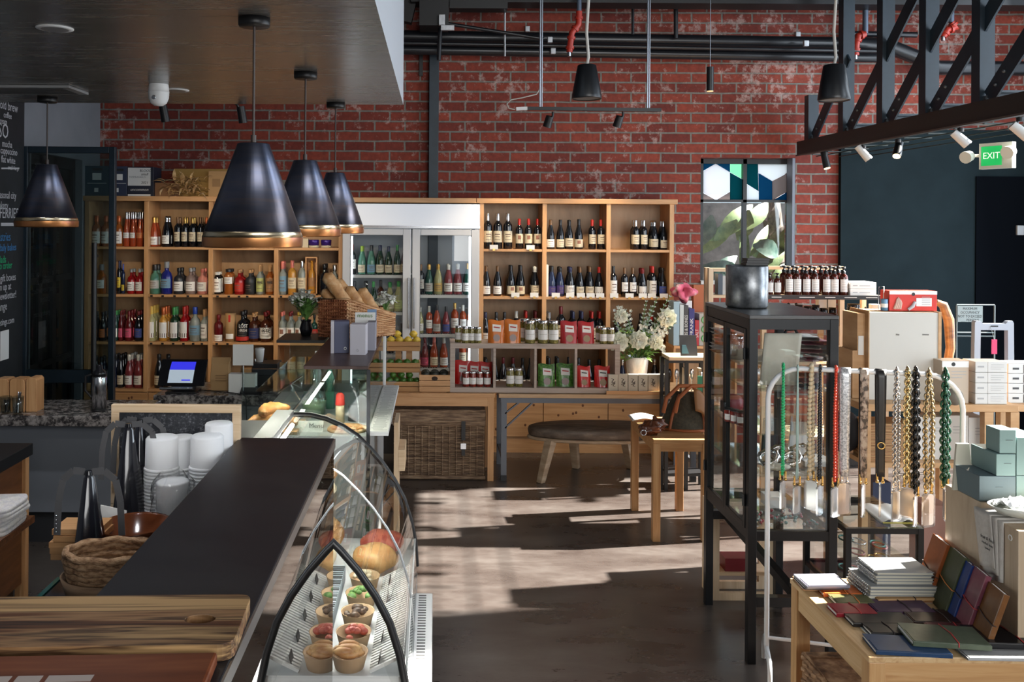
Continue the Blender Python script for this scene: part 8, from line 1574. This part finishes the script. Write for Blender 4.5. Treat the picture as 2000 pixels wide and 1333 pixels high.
for k in range(9):
    L_, W_ = (.30, .20) if k < 5 else (.235, .17); z = zT+.0006+.0135*k
    o = thing('spiral_notebook', 'grey spiral notebook, %s from the bottom of its stack by the low glass case' % ORD[k], 'notebook', (1.955+random.uniform(-.006, .006), 3.80+random.uniform(-.006, .006), z), 'stack of grey spiral notebooks'); c = o.location
    q = MB().box(c.x-L_/2, c.x+L_/2, c.y-W_/2, c.y+W_/2, z, z+.002).box(c.x-L_/2, c.x+L_/2, c.y-W_/2, c.y+W_/2, z+.0105, z+.0125); part('cover', q, GRY, o); part('pages', MB().box(c.x-L_/2+.003, c.x+L_/2-.003, c.y-W_/2+.003, c.y+W_/2-.003, z+.0022, z+.0103), mt('page_edge', (.50, .47, .38), .8), o)
    q = MB()
    for i in range(12): yy = c.y-W_/2+.02+(W_-.04)*i/11; q.tube([(c.x-L_/2-.001+.006*math.cos(a), yy, z+.0062+.0062*math.sin(a)) for a in [2*PI*j/8 for j in range(8)]], .0011, 4, closed=True)
    part('spiral', q, CHROME, o)
book(1638, 1152, .165, .095, lea('orange', (.62, .14, .03)), 'small bright orange leather notebook near far corner of table', .016, -.02, band=OB)
book(1661, 1168, .16, .10, lea('olive', (.13, .13, .055)), 'small olive leather notebook beside the bright orange one', .016, -.02, band=OB)
for k in range(2): book(1766-8*k, 1160-3*k, .27, .145, KRAFT if k else lea('tan', (.26, .12, .05)), '%s tan envelope folder beneath the riser end of table' % ('lower', 'upper')[k], .009, -.03+.08*k, zT+.0112*k, nm='envelope_folder', band=DBN if k else None)
book(1664, 1189, .165, .095, lea('crimson', (.30, .018, .03), .3), 'small crimson leather notebook beside the olive one', .017, -.01, band=RBN)
book(1757, 1184, .235, .115, lea('plum', (.075, .035, .075)), 'plum leather notebook with violet page edge behind the black ones', .016, -.03, pages=mt('violet_pages', (.09, .03, .26), .6), band=DBN)
book(1714, 1207, .235, .105, lea('black', (.018, .015, .014), .28), 'long glossy black leather notebook nearer the crimson one', .017, -.02)
book(1830, 1203, .235, .12, lea('dark_brown', (.030, .014, .012), .28), 'dark brown black leather notebook close to leaning books', .017, -.05, band=DBN)
solo('white_sheet', MB().box(1.655, 1.86, 3.34, 3.47, zT+.0005, zT+.002), PAPER, 'white paper sheet under the small black notebook', 'paper')
book(1729, 1227, .145, .09, lea('soft_black', (.014, .013, .013), .4), 'small soft black notebook on the white paper sheet', .016, -.03, zT+.0022, band=DBN)
book(1853, 1219, .19, .11, lea('maroon', (.13, .035, .04)), 'maroon leather notebook half under the large green one', .014, -.12, band=RBN)
book(1770, 1258, .265, .135, lea('blue', (.022, .055, .13)), 'blue leather notebook at the front edge of near table', .017, -.10)
book(1842, 1239, .27, .155, lea('sage', (.10, .125, .085)), 'large sage green notebook with red band lying over the blue one', .020, -.13, zT+.0195, band=RBN)
book(1965, 1240, .27, .15, lea('jet', (.010, .010, .012), .25), 'large jet black notebook with red band at the edge of view', .022, -.05, zT+.012, band=RBN)
book(1950, 1276, .27, .09, mt('clear_sleeve', (.34, .34, .34), .2), 'grey plastic sleeve at the front edge below the jet black notebook', .010, -.02, nm='plastic_sleeve')
# wooden risers at the back of the near table, with books leaning on them
RXF = 2.165
RS_ = wood('riser_ply', (.34, .25, .16), (.43, .33, .225), (.50, .40, .29), 2, .5, fine=10)
t = thing('wooden_riser', 'tall pale plywood riser box behind leaning notebooks', 'riser', (RXF+.3, 3.66, zT)); zr = pz(984, 3.53, 1912)
part('box', MB().box(RXF, RXF+.6, 3.545, 3.79, zT+.001, zr), RS_, t, bevel=.002); 
t = thing('wooden_riser', 'near plywood riser box with a small round mark, draped with napkin', 'riser', (RXF+.3, 3.45, zT)); part('box', MB().box(RXF, RXF+.6, 3.315, 3.543, zT+.001, zr-.035), RS_, t, bevel=.002)
q = MB().tube([(RXF-.001, 3.36+.010*math.cos(a), zr-.075+.010*math.sin(a)) for a in [2*PI*i/14 for i in range(14)]], .002, 5, closed=True); part('round_mark', q, PAPER, t)
LEANB = ((3.79, .25, .14, lea('rust', (.28, .075, .02)), 'rust leather book leaning at far end of the riser', DBN), (3.655, .245, .135, lea('forest', (.055, .065, .03)), 'forest green leather book leaning second from the far end', OB), (3.575, .235, .09, lea('royal', (.01, .035, .16)), 'royal blue book leaning between forest and mauve ones', DBN), (3.49, .235, .12, lea('mauve', (.20, .06, .085), .25), 'shiny mauve leather book leaning beside the royal blue one', RBN), (3.365, .215, .12, lea('cognac', (.17, .07, .022), .25), 'cognac brown leather book leaning nearest the viewer', DBN))
for i, (yc, h, w_, m_, lb, bd) in enumerate(LEANB):
    o = thing('leaning_notebook', lb, 'notebook', (0, 0, 0), 'leather notebooks leaning on the riser'); th = .022
    part('cover', MB().box(0, .003, -w_/2, w_/2, 0, h).box(th-.003, th, -w_/2, w_/2, 0, h).box(.001, th-.001, -w_/2-.002, -w_/2+.002, 0, h), m_, o, bevel=.0015); part('pages', MB().box(.0032, th-.0032, -w_/2+.003, w_/2-.004, .003, h-.003), PAPER, o); part('band', MB().tube([(th*.5, -w_/2-.004, h*.42), (-.003, -w_/2-.002, h*.42), (-.003, 0, h*.44), (-.003, w_/2+.002, h*.5), (th*.5, w_/2+.003, h*.5)], .002, 6), bd, o)
    o.location = (RXF-.105-.004*i, yc, zT+.0015); o.rotation_euler = (0, math.radians(18), math.radians(-8))
# what stands on the risers
TEAL = mt('sage_teal_card', (.175, .265, .255), .55); TEALD = mt('slate_teal_card', (.105, .15, .165), .55); zR1 = zr+.001; zR0 = zr-.034
def tbox(x0, x1, z, h, Y, d, m_, label): X0, X1 = px(x0, Y, 930), px(x1, Y, 930); o = solo('gift_box', MB().box(X0, X1, Y, Y+d, z, z+h), m_, label, 'box', 'teal gift boxes on the riser', bevel=.002); part('print', MB().box((X0+X1)/2-.008, (X0+X1)/2+.02, Y-.0015, Y-.0003, z+h*.55, z+h*.57), mt('grey_print', (.12, .15, .15), .6), o); return o
Yb = 3.555
tbox(1913, 1984, zR1, .100, Yb, .17, TEALD, 'wide slate teal box at the bottom of teal box stack'); tbox(1946, 1983.5, zR1+.1015, .086, Yb, .17, TEAL, 'teal box in the middle of teal box stack'); tbox(1952, 1984, zR1+.189, .094, Yb+.004, .09, TEAL, 'teal box with pale lid on top of teal box stack')
tbox(1985.5, 2040, zR1, .10, Yb+.01, .17, TEAL, 'teal box at the edge of view on riser'); tbox(1985.5, 2040, zR1+.1015, .15, Yb+.01, .17, TEAL, 'taller teal box upper at the edge of view')
X0, X1 = px(1884, 3.62, 960), px(1926, 3.62, 900); solo('cream_card', MB().prism([(X0, 3.70, zR1), (X1, 3.70, zR1), (X1, 3.735, pz(876, 3.66, 1900)), (X0+.035, 3.735, pz(876, 3.66, 1900))], (0, .012, 0)), mt('cream_board', (.56, .53, .42), .6), 'tapered cream display card behind the slate teal box', 'card')
c = (RXF+.10, 3.43, zR0+.001)
def dish(u, v): a = 2*PI*u; pr = [(0, 0), (.45, .0), (.75, .012), (1, .045), (.97, .046), (.72, .018), (0, .008)]; r, z = pr[min(6, int(round(v*6)))]; return (c[0]+.03+.17*r*math.cos(a), c[1]+.09*r*math.sin(a), c[2]+.014+z)
solo('oval_dish', MB().grid(dish, 36, 6), mt('stone_glaze', (.46, .47, .42), .3), 'oval stoneware dish of crumpled tissue on the near riser', 'dish')
random.seed(50); q = MB().grid(lambda u, v: (c[0]+.03+.145*(2*u-1)*math.sqrt(max(0, 1-(2*v-1)**2*.6)), c[1]+.07*(2*v-1), c[2]+.050+.022*math.sin(9*u+4*v)*math.sin(7*v+3*u)+.02*(1-abs(2*v-1))+random.uniform(-.006, .006)), 26, 14, False); solo('tissue_paper', q, mt('white_tissue', (.74, .76, .76), .7), 'crumpled white tissue paper in the oval dish', 'tissue')
NAP = noisy('linen_napkin', [(.3, (.46, .43, .39)), (.7, (.54, .51, .47))], (60, 60, 60), 1, 2, .95)
t = thing('linen_napkin', 'grey linen napkin with small print hanging over the riser edge', 'napkin', (RXF, 3.45, zR0-.2))
for k in range(3): part('layer', MB().grid(lambda u, v: (RXF-.004-.004*k-.006*math.sin(u*9+k)*v if v > .12 else RXF+.12-.124*(v/.12)-.0, 3.395+.035*k+.11*u-.02*v*k, (zR0+.003+.003*k if v <= .12 else zR0+.004+.003*k-(v-.12)*(.26-.02*k+.03*u))), 8, 16), NAP, t, solid=.003)
text('fruit & flour', (RXF-.019, 3.47, zR0-.085), .018, INK, t, (PI/2, 0, -PI/2)); text('market linen', (RXF-.019, 3.47, zR0-.105), .014, INK, t, (PI/2, 0, -PI/2)); text('towel', (RXF-.019, 3.47, zR0-.122), .014, INK, t, (PI/2, 0, -PI/2))
# wicker basket under the near table
BK = noisy('dark_willow_basket', [(.3, (.08, .04, .02)), (.5, (.26, .14, .07)), (.7, (.48, .31, .18))], (16, 16, 60), 1, 4, .7, bump=.6)
X0 = px(1578, 3.75, 1290); t = thing('wicker_basket', 'dark wicker basket with a ring handle under the notebook table', 'basket', (X0+.3, 3.55, 0)); zk1 = .50
part('body', MB().box(X0, X0+.62, 3.36, 3.78, .001, zk1-.02), BK, t); q = MB()
for j in range(20):
    z = .02+.024*j; q.tube([(X0+.31*(1+math.cos(0))*i/30+0, 3.355-(.006 if (i+j) % 2 else -.003), z) for i in range(31)], .011, 5); q.tube([(X0-.005-(.006 if (i+j) % 2 else -.003), 3.36+.42*i/20, z) for i in range(21)], .011, 5)
part('weave', q, BK, t); part('rim', MB().tube([(X0, 3.36, zk1-.02), (X0+.62, 3.36, zk1-.02), (X0+.62, 3.78, zk1-.02), (X0, 3.78, zk1-.02)], .018, 8, closed=True), BK, t)
part('ring_handle', MB().tube([(X0+.10+.045*math.cos(a), 3.335, zk1-.10+.05*math.sin(a)) for a in [2*PI*i/18 for i in range(18)]], .006, 6, closed=True), CHROME, t)
# dark tray on the floor side behind the near table corner
# ------------------------------------------------------------------ steel truss and canopy
TX, CZ0, CZ1 = 3.76, 3.025, 3.165
t = thing('steel_truss', 'blue black steel truss on a channel beam above the shop floor', 'truss', (TX, 7.0, CZ0))
part('beam', MB().box(TX, TX+.02, 4.4, 9.33, CZ0, CZ1).box(TX+.02, TX+.10, 4.4, 9.33, CZ1-.015, CZ1).box(TX+.02, TX+.10, 4.4, 9.33, CZ0, CZ0+.015), mt('weathered_steel', (.012, .013, .013), .5), t)
part('beam_lip', MB().box(TX-.012, TX, 4.4, 9.33, CZ0-.012, CZ0+.002), mt('steel_edge', (.10, .095, .09), .4, .5), t)
PYS = [9.1, 8.33, 7.60, 6.93, 6.24, 5.55]
for i, y in enumerate(PYS):
    top = ZC if i else 3.62
    p = part('post', MB().box(TX+.02, TX+.125, y-.01, y, CZ1, top).box(TX+.02, TX+.03, y, y+.09, CZ1, top).box(TX+.115, TX+.125, y, y+.09, CZ1, top), BLUESTEEL, t)
    part('bolt', MB().cyl((TX+.06, y-.012, CZ1+.02), (TX+.06, y-.045, CZ1+.02), .022, n=10), mt('bolt_grey', (.12, .13, .14), .4, .6), p)
    if i: part('cross_beam', MB().box(TX+.126, TX+.34, y, y+.02, CZ1-.02, CZ1+.075).box(TX+.126, TX+.34, y-.05, y, CZ1+.06, CZ1+.075), BLUESTEEL, t)
for i, y in enumerate(PYS[:-1]):
    for off, k in ((.06, 0),):
        y1 = y-.05; L_ = 3.2; a = Vector((TX+off, y1, CZ1+.02)); b_ = Vector((TX+off, y1-1.5, CZ1+.02+1.5*.85 if i else CZ1+.7)); 
        if not i: b_ = Vector((TX+off, y1-.75, CZ1+.70))
        p = part('diagonal', MB().bar(a, b_, .014, .13), BLUESTEEL, t); d = (b_-a).normalized()
        for s_ in (.12, .24): part('rivet', MB().ball(a+d*s_+Vector((-.012, 0, 0)), .014, 8, 5), MAT['bolt_grey'], p)
q = MB(); cb_ = thing('canopy_grid', 'open grid of dark steel bars under the truss by the dark wall', 'canopy', (5.0, 7.0, CZ0))
for k in range(13): y = 9.2-k*.36; q.box(TX+.11, TX+.34, y, y+.022, CZ0-.005, CZ0+.005)
part('cross_bar', q, mt('green_black_steel', (.022, .036, .032), .45), cb_); q = MB()
for k in range(3): x = TX+.2+k*.24; q.box(x, x+.011, 4.4, 9.33, CZ0-.015, CZ0-.006)
part('long_bar', q, MAT['green_black_steel'], cb_)
for i, (x, y, tilt, m_, lit) in enumerate(((1612, 313, .12, BLACK, 1), (1686, 299, .62, mt('white_spot', (.60, .60, .58), .4), 0), (1754, 292, -.45, STEEL, 2), (1876, 271, .75, MAT['white_spot'], 0), (1992, 256, .8, MAT['white_spot'], 0))):
    v = un(x, y); Y = F*(TX+.06)/(v[0]-VX); c = at(x, y, Y); dv = Vector((math.sin(tilt), -.25 if i != 2 else -.5, -math.cos(tilt))).normalized(); L_ = .125*Y/8+.03
    t = thing('track_spotlight', ['small black lit spotlight at the wall end of the truss', 'white spotlight second from the brick wall under truss', 'dark lit spotlight glowing warm in the middle of truss', 'white spotlight fourth from the brick wall under truss', 'white spotlight nearest the viewer under truss'][i], 'spotlight', c, 'spotlights under the truss')
    part('stem', MB().cyl((c.x, c.y, CZ0-.012), c-dv*(L_*.35), .010, n=8).cyl((c.x, c.y, CZ0-.04), (c.x, c.y, CZ0-.012), .022, n=10), BLACK, t); part('head', MB().cyl(c-dv*L_*.5, c+dv*L_*.5, .030, .036, 16), m_, t)
    q = MB().cyl(c+dv*(L_*.5), c+dv*(L_*.5+.003), .030, n=14); part('lens', q, mt('warm_lens', (1, .72, .38), .5, emit=9 if lit == 2 else 5) if lit else mt('lens_dark', (.05, .05, .05), .2), t)
    if lit == 2: l_ = lamp('spot_glow', 'SPOT', c+dv*(L_*.5+.01), dv, 40, (1, .78, .5), spot_size=.9, spot_blend=.5)
# exit sign with emergency lamps
c = at(1944, 302, 8.3); t = thing('exit_sign', 'green and white exit sign with two emergency lamp heads near dark wall', 'exit sign', c); M_ = Matrix.Rotation(-1.08, 4, 'Z')
def loc(x, y, z): return c+(M_ @ Vector((x, y, z)))
q = MB(); q.add([loc(*p) for p in ((-.15, 0, -.13), (.15, 0, -.13), (.15, .06, -.13), (-.15, .06, -.13), (-.15, 0, .11), (.15, 0, .11), (.15, .06, .11), (-.15, .06, .11))], [(0, 3, 2, 1), (4, 5, 6, 7), (0, 1, 5, 4), (1, 2, 6, 5), (2, 3, 7, 6), (3, 0, 4, 7)]); part('housing', q, mt('sign_cream', (.52, .53, .46), .4), t)
q = MB().add([loc(-.13, -.002, -.10), loc(.06, -.002, -.10), loc(.06, -.002, .08), loc(-.13, -.002, .08)], [(0, 1, 2, 3)]); part('green_panel', q, mt('exit_green', (.01, .30, .07), .4, emit=1.1), t)
o = text('EXIT', loc(-.035, -.004, -.01), .085, mt('exit_white', (.75, .85, .75), .5, emit=.8), t, (PI/2, 0, -1.08), sx=.9)
for p, d in ((loc(-.22, -.03, .0), -.06), (loc(.17, -.05, .02), .05)): part('lamp_head', MB().cyl(p, p+(M_ @ Vector((0, -.07, -.02))), .05, .058, 14), mt('lamp_cream', (.60, .60, .52), .35), t)
part('lamp_arm', MB().cyl(loc(-.22, 0, 0), loc(-.15, .03, 0), .015, n=8), MAT['lamp_cream'], t); part('stem', MB().cyl(loc(0, .03, .11), (loc(0, .03, .11).x, loc(0, .03, .11).y, CZ0-.005), .012, n=8), BLACK, t)
c = at(1988, 450, YW-.06); solo('wall_sensor', MB().box(c.x-.03, c.x+.04, YW-.10, YW-.061, c.z-.05, c.z+.05), mt('sensor_grey', (.4, .42, .44), .4), 'small pale sensor box on the dark wall', 'sensor', bevel=.005)
# ------------------------------------------------------------------ pipes along the top of the brick wall
Yp_ = 9.18
def pipe(name, label, x0, y0, x1, y1, Y, r, m_, cat='pipe', grp='black pipes on the brick wall'): return solo(name, MB().cyl(at(x0, y0, Y), at(x1, y1, Y), r, n=16), m_, label, cat, grp)
PB = mt('black_pipe', (.012, .013, .016), .3)
pipe('sprinkler_pipe', 'thick upper black pipe running across the top of brick wall', 778, 71, 1720, 86, Yp_+.06, .066, PB)
pipe('conduit_pipe', 'thin middle black pipe below the thick one on brick wall', 778, 84, 1720, 100, 8.98, .020, PB)
pipe('sprinkler_pipe', 'lower black pipe with a bright top edge on brick wall', 778, 97, 1720, 113, Yp_-.06, .050, PB)
o = pipe('brace_rod', 'thin slanting black brace rod from bracket to the pipes', 872, 46, 1062, 76, 8.9, .018, PB, 'rod', None)
for i, (x, y0, y1) in enumerate(((986, -10, 110), )): solo('pipe_hanger', MB().cyl(at(x, y0, 8.95), at(x, y1, 8.95), .010, n=8), GALV, 'thin galvanised hanger rod beside the pipes', 'hanger')
a = at(863, 40, 8.68); t = solo('pipe_clamp', MB().box(a.x-.03, a.x+.03, 8.64, 8.698, a.z-.05, a.z+.05).box(a.x-.01, a.x+.12, 8.645, 8.68, a.z-.10, a.z-.05), GALV, 'galvanised clamp on the steel bracket above the column', 'clamp', bevel=.004)
solo('hanger_rod', MB().cyl(at(860, 50, 8.85), at(857, 118, 8.85), .022, n=10), PB, 'black threaded rod hanging beside the steel column', 'rod'); solo('wall_strut', MB().box(px(819, 9.36, 120), px(826, 9.36, 120), 9.36, 9.398, pz(148, 9.36, 822), pz(104, 9.36, 822)), BLACK, 'short black strut on brick beside the steel column', 'strut')
for i, (x, y) in enumerate(((1030, 57), (1074, 78), (1080, 100), (1558, 68), (1574, 85))): a = at(x, y, 9.02 if i not in (0, 3) else YW-.02); solo('pipe_fitting', MB().bx(a.x, a.y, a.z-.03, .05, .04, .06), GALV, 'small galvanised pipe fitting, %s from the column' % ORD[i], 'fitting', 'galvanised pipe fittings', bevel=.006)
for x, y0, y1, w_, lb in ((1236, -5, 62, .03, 'thin black drop rod above the pipes near the tube light'), (1320, -5, 70, .045, 'thicker black drop rod above the pipes')): solo('drop_rod', MB().cyl(at(x, y0, 9.1), at(x, y1+5, 9.1), w_/2, n=8), PB, lb, 'rod')
REDP = mt('red_sprinkler_paint', (.42, .035, .02), .35)
def sprinkler(pts, label, Y, r=.035):
    P = [at(x, y, Y) for x, y in pts]; t = thing('sprinkler_drop', label, 'sprinkler', P[-1], 'red sprinkler fittings'); q = MB().tube(P, r, 10)
    for i in range(0, len(P)-1): m_ = (P[i]+P[i+1])/2; d = (P[i+1]-P[i]).normalized(); q.cyl(m_-d*.012, m_+d*.012, r*1.35, n=12)
    part('elbow', q, REDP, t); part('nozzle', MB().cyl(P[-1], P[-1]+Vector((0, 0, -.04)), r*.55, n=8), CHROME, t); part('drop_pipe', MB().cyl(P[0], (P[0].x, P[0].y, ZC), r*.8, n=10), mt('grey_blue_pipe', (.10, .13, .18), .35, .3), t)
sprinkler(((1131, 22), (1130, 48), (1117, 64), (1114, 84), (1112, 102)), 'red jointed sprinkler drop between the speakers', 8.6, .030); sprinkler(((1690, 66), (1676, 70), (1672, 88), (1671, 108)), 'red sprinkler elbow seen through the truss, nearer the speaker', 9.0, .034); sprinkler(((1858, 44), (1866, 54), (1850, 58), (1842, 72)), 'red sprinkler elbow seen through the truss, farther right of posts', 9.0, .034)
solo('conduit_pipe', MB().tube([at(1660, 85, 9.2), at(1740, 92, 9.2), at(1790, 112, 9.2), at(1830, 132, 9.2), at(2010, 134, 9.2)], .075, 12), PB, 'dark pipe bending down behind the truss', 'pipe', 'black pipes on the brick wall'); solo('conduit_pipe', MB().cyl(at(1650, 66, 9.25), at(1790, 68, 9.25), .03), PB, 'thin dark pipe behind the truss above the bending one', 'pipe', 'black pipes on the brick wall')
# hanging track with two spots, speakers, tube light
Yt_ = 8.2; a, b_ = at(1030, 212, Yt_), at(1291, 215, Yt_); t = thing('light_track', 'black light track hung on two steel conduits before the brick wall', 'light track', ((a+b_)/2).to_tuple()); part('track', MB().bar(a, b_, .035, .03), BLACK, t)
for x in (1056, 1266): p = at(x, 212, Yt_); part('conduit', MB().cyl((p.x-.008, Yt_, p.z), (p.x-.008, Yt_, ZC), .008, n=8).cyl((p.x+.010, Yt_, p.z), (p.x+.010, Yt_, ZC), .006, n=8), mt('steel_conduit', (.40, .44, .50), .3, .8), t)
part('power_feed', MB().bar(at(1008, 213, Yt_), at(1030, 212, Yt_), .03, .03), WHITE, t); part('cable', MB().tube([at(1006, 214, Yt_), at(994, 212, Yt_), at(990, 203, Yt_), at(998, 195, Yt_), at(1020, 191, Yt_), at(1048, 184, Yt_), at(1054, 174, Yt_)], .006, 6), mt('pale_cable', (.50, .48, .44), .5), t)
for i, (x, lb) in enumerate(((1080, 'black track spot nearer the column on hanging track'), (1217, 'black track spot nearer the window on hanging track'))):
    p = at(x, 215, Yt_); s_ = thing('track_spot', lb, 'spotlight', (p.x, Yt_, p.z-.1), 'black spots on the hanging track'); part('stem', MB().tube([(p.x, Yt_, p.z-.016), (p.x, Yt_, p.z-.05), (p.x-.015, Yt_, p.z-.09)], .012, 8), BLACK, s_); part('head', MB().cyl((p.x-.025, Yt_+.01, p.z-.055), (p.x-.05, Yt_+.04, p.z-.15), .035, .040, 14), BLACK, s_)
SPK = mt('speaker_shell', (.008, .009, .011), .36)
for x, yt, yb, w0, w1, Y, lb in ((1146, 127, 194, 18, 29, 6.9, 'black cone pendant speaker hanging before brick wall near the track'), (1629, 127, 197, 20, 30, 6.7, 'black cone pendant speaker hanging beside the truss')):
    X = px(x, Y, 160); z0, z1 = pz(yb, Y, x), pz(yt, Y, x); k = Y/F; t = thing('pendant_speaker', lb, 'speaker', (X, Y, z0), 'pendant speakers'); part('shell', MB().lathe([(w1*k-.012, .006), (w1*k-.004, 0), (w1*k, .010), (w1*k*.99, .03), (w0*k, z1-z0-.006), (w0*k-.008, z1-z0), (0, z1-z0)], 32, (X, Y, z0)), SPK, t); part('grille', MB().lathe([(0, .008), (w1*k-.010, .008)], 32, (X, Y, z0)), mt('grille_grey', (.10, .10, .10), .6), t)
    part('cable', MB().tube([(X, Y, z1), (X+.012, Y, z1+.06), (X-.004, Y, z1+.25), (X+.01, Y, z1+.5), (X, Y, ZC)], .012, 8), mt('pale_cable', (.50, .48, .44), .5), t)
Y = 8.5; X = px(1387, Y, 150); z0, z1 = pz(179, Y, 1387), pz(131, Y, 1387); t = thing('tube_pendant', 'slim black tube pendant light on a thin wire above window', 'pendant lamp', (X, Y, z0)); part('tube', MB().cyl((X, Y, z0+.006), (X, Y, z1), .033, n=18), SPK, t); part('warm_ring', MB().cyl((X, Y, z0), (X, Y, z0+.006), .030, n=18), mt('warm_ring', (.9, .6, .3), .5, emit=.8), t); part('wire', MB().cyl((X, Y, z1), (X, Y, ZC), .003, n=6), mt('steel_conduit', (.4, .44, .5), .3, .8), t)
# lettering becomes plain meshes
bpy.context.view_layer.update()
_dg = bpy.context.evaluated_depsgraph_get()
for o in [x for x in bpy.data.objects if x.type == 'FONT']:
    me = bpy.data.meshes.new_from_object(o.evaluated_get(_dg)); nm = o.name
    n_ = bpy.data.objects.new('tmp', me); COL.objects.link(n_); n_.parent = o.parent; n_.location = o.location; n_.rotation_euler = o.rotation_euler; n_.scale = o.scale
    bpy.data.objects.remove(o); n_.name = nm
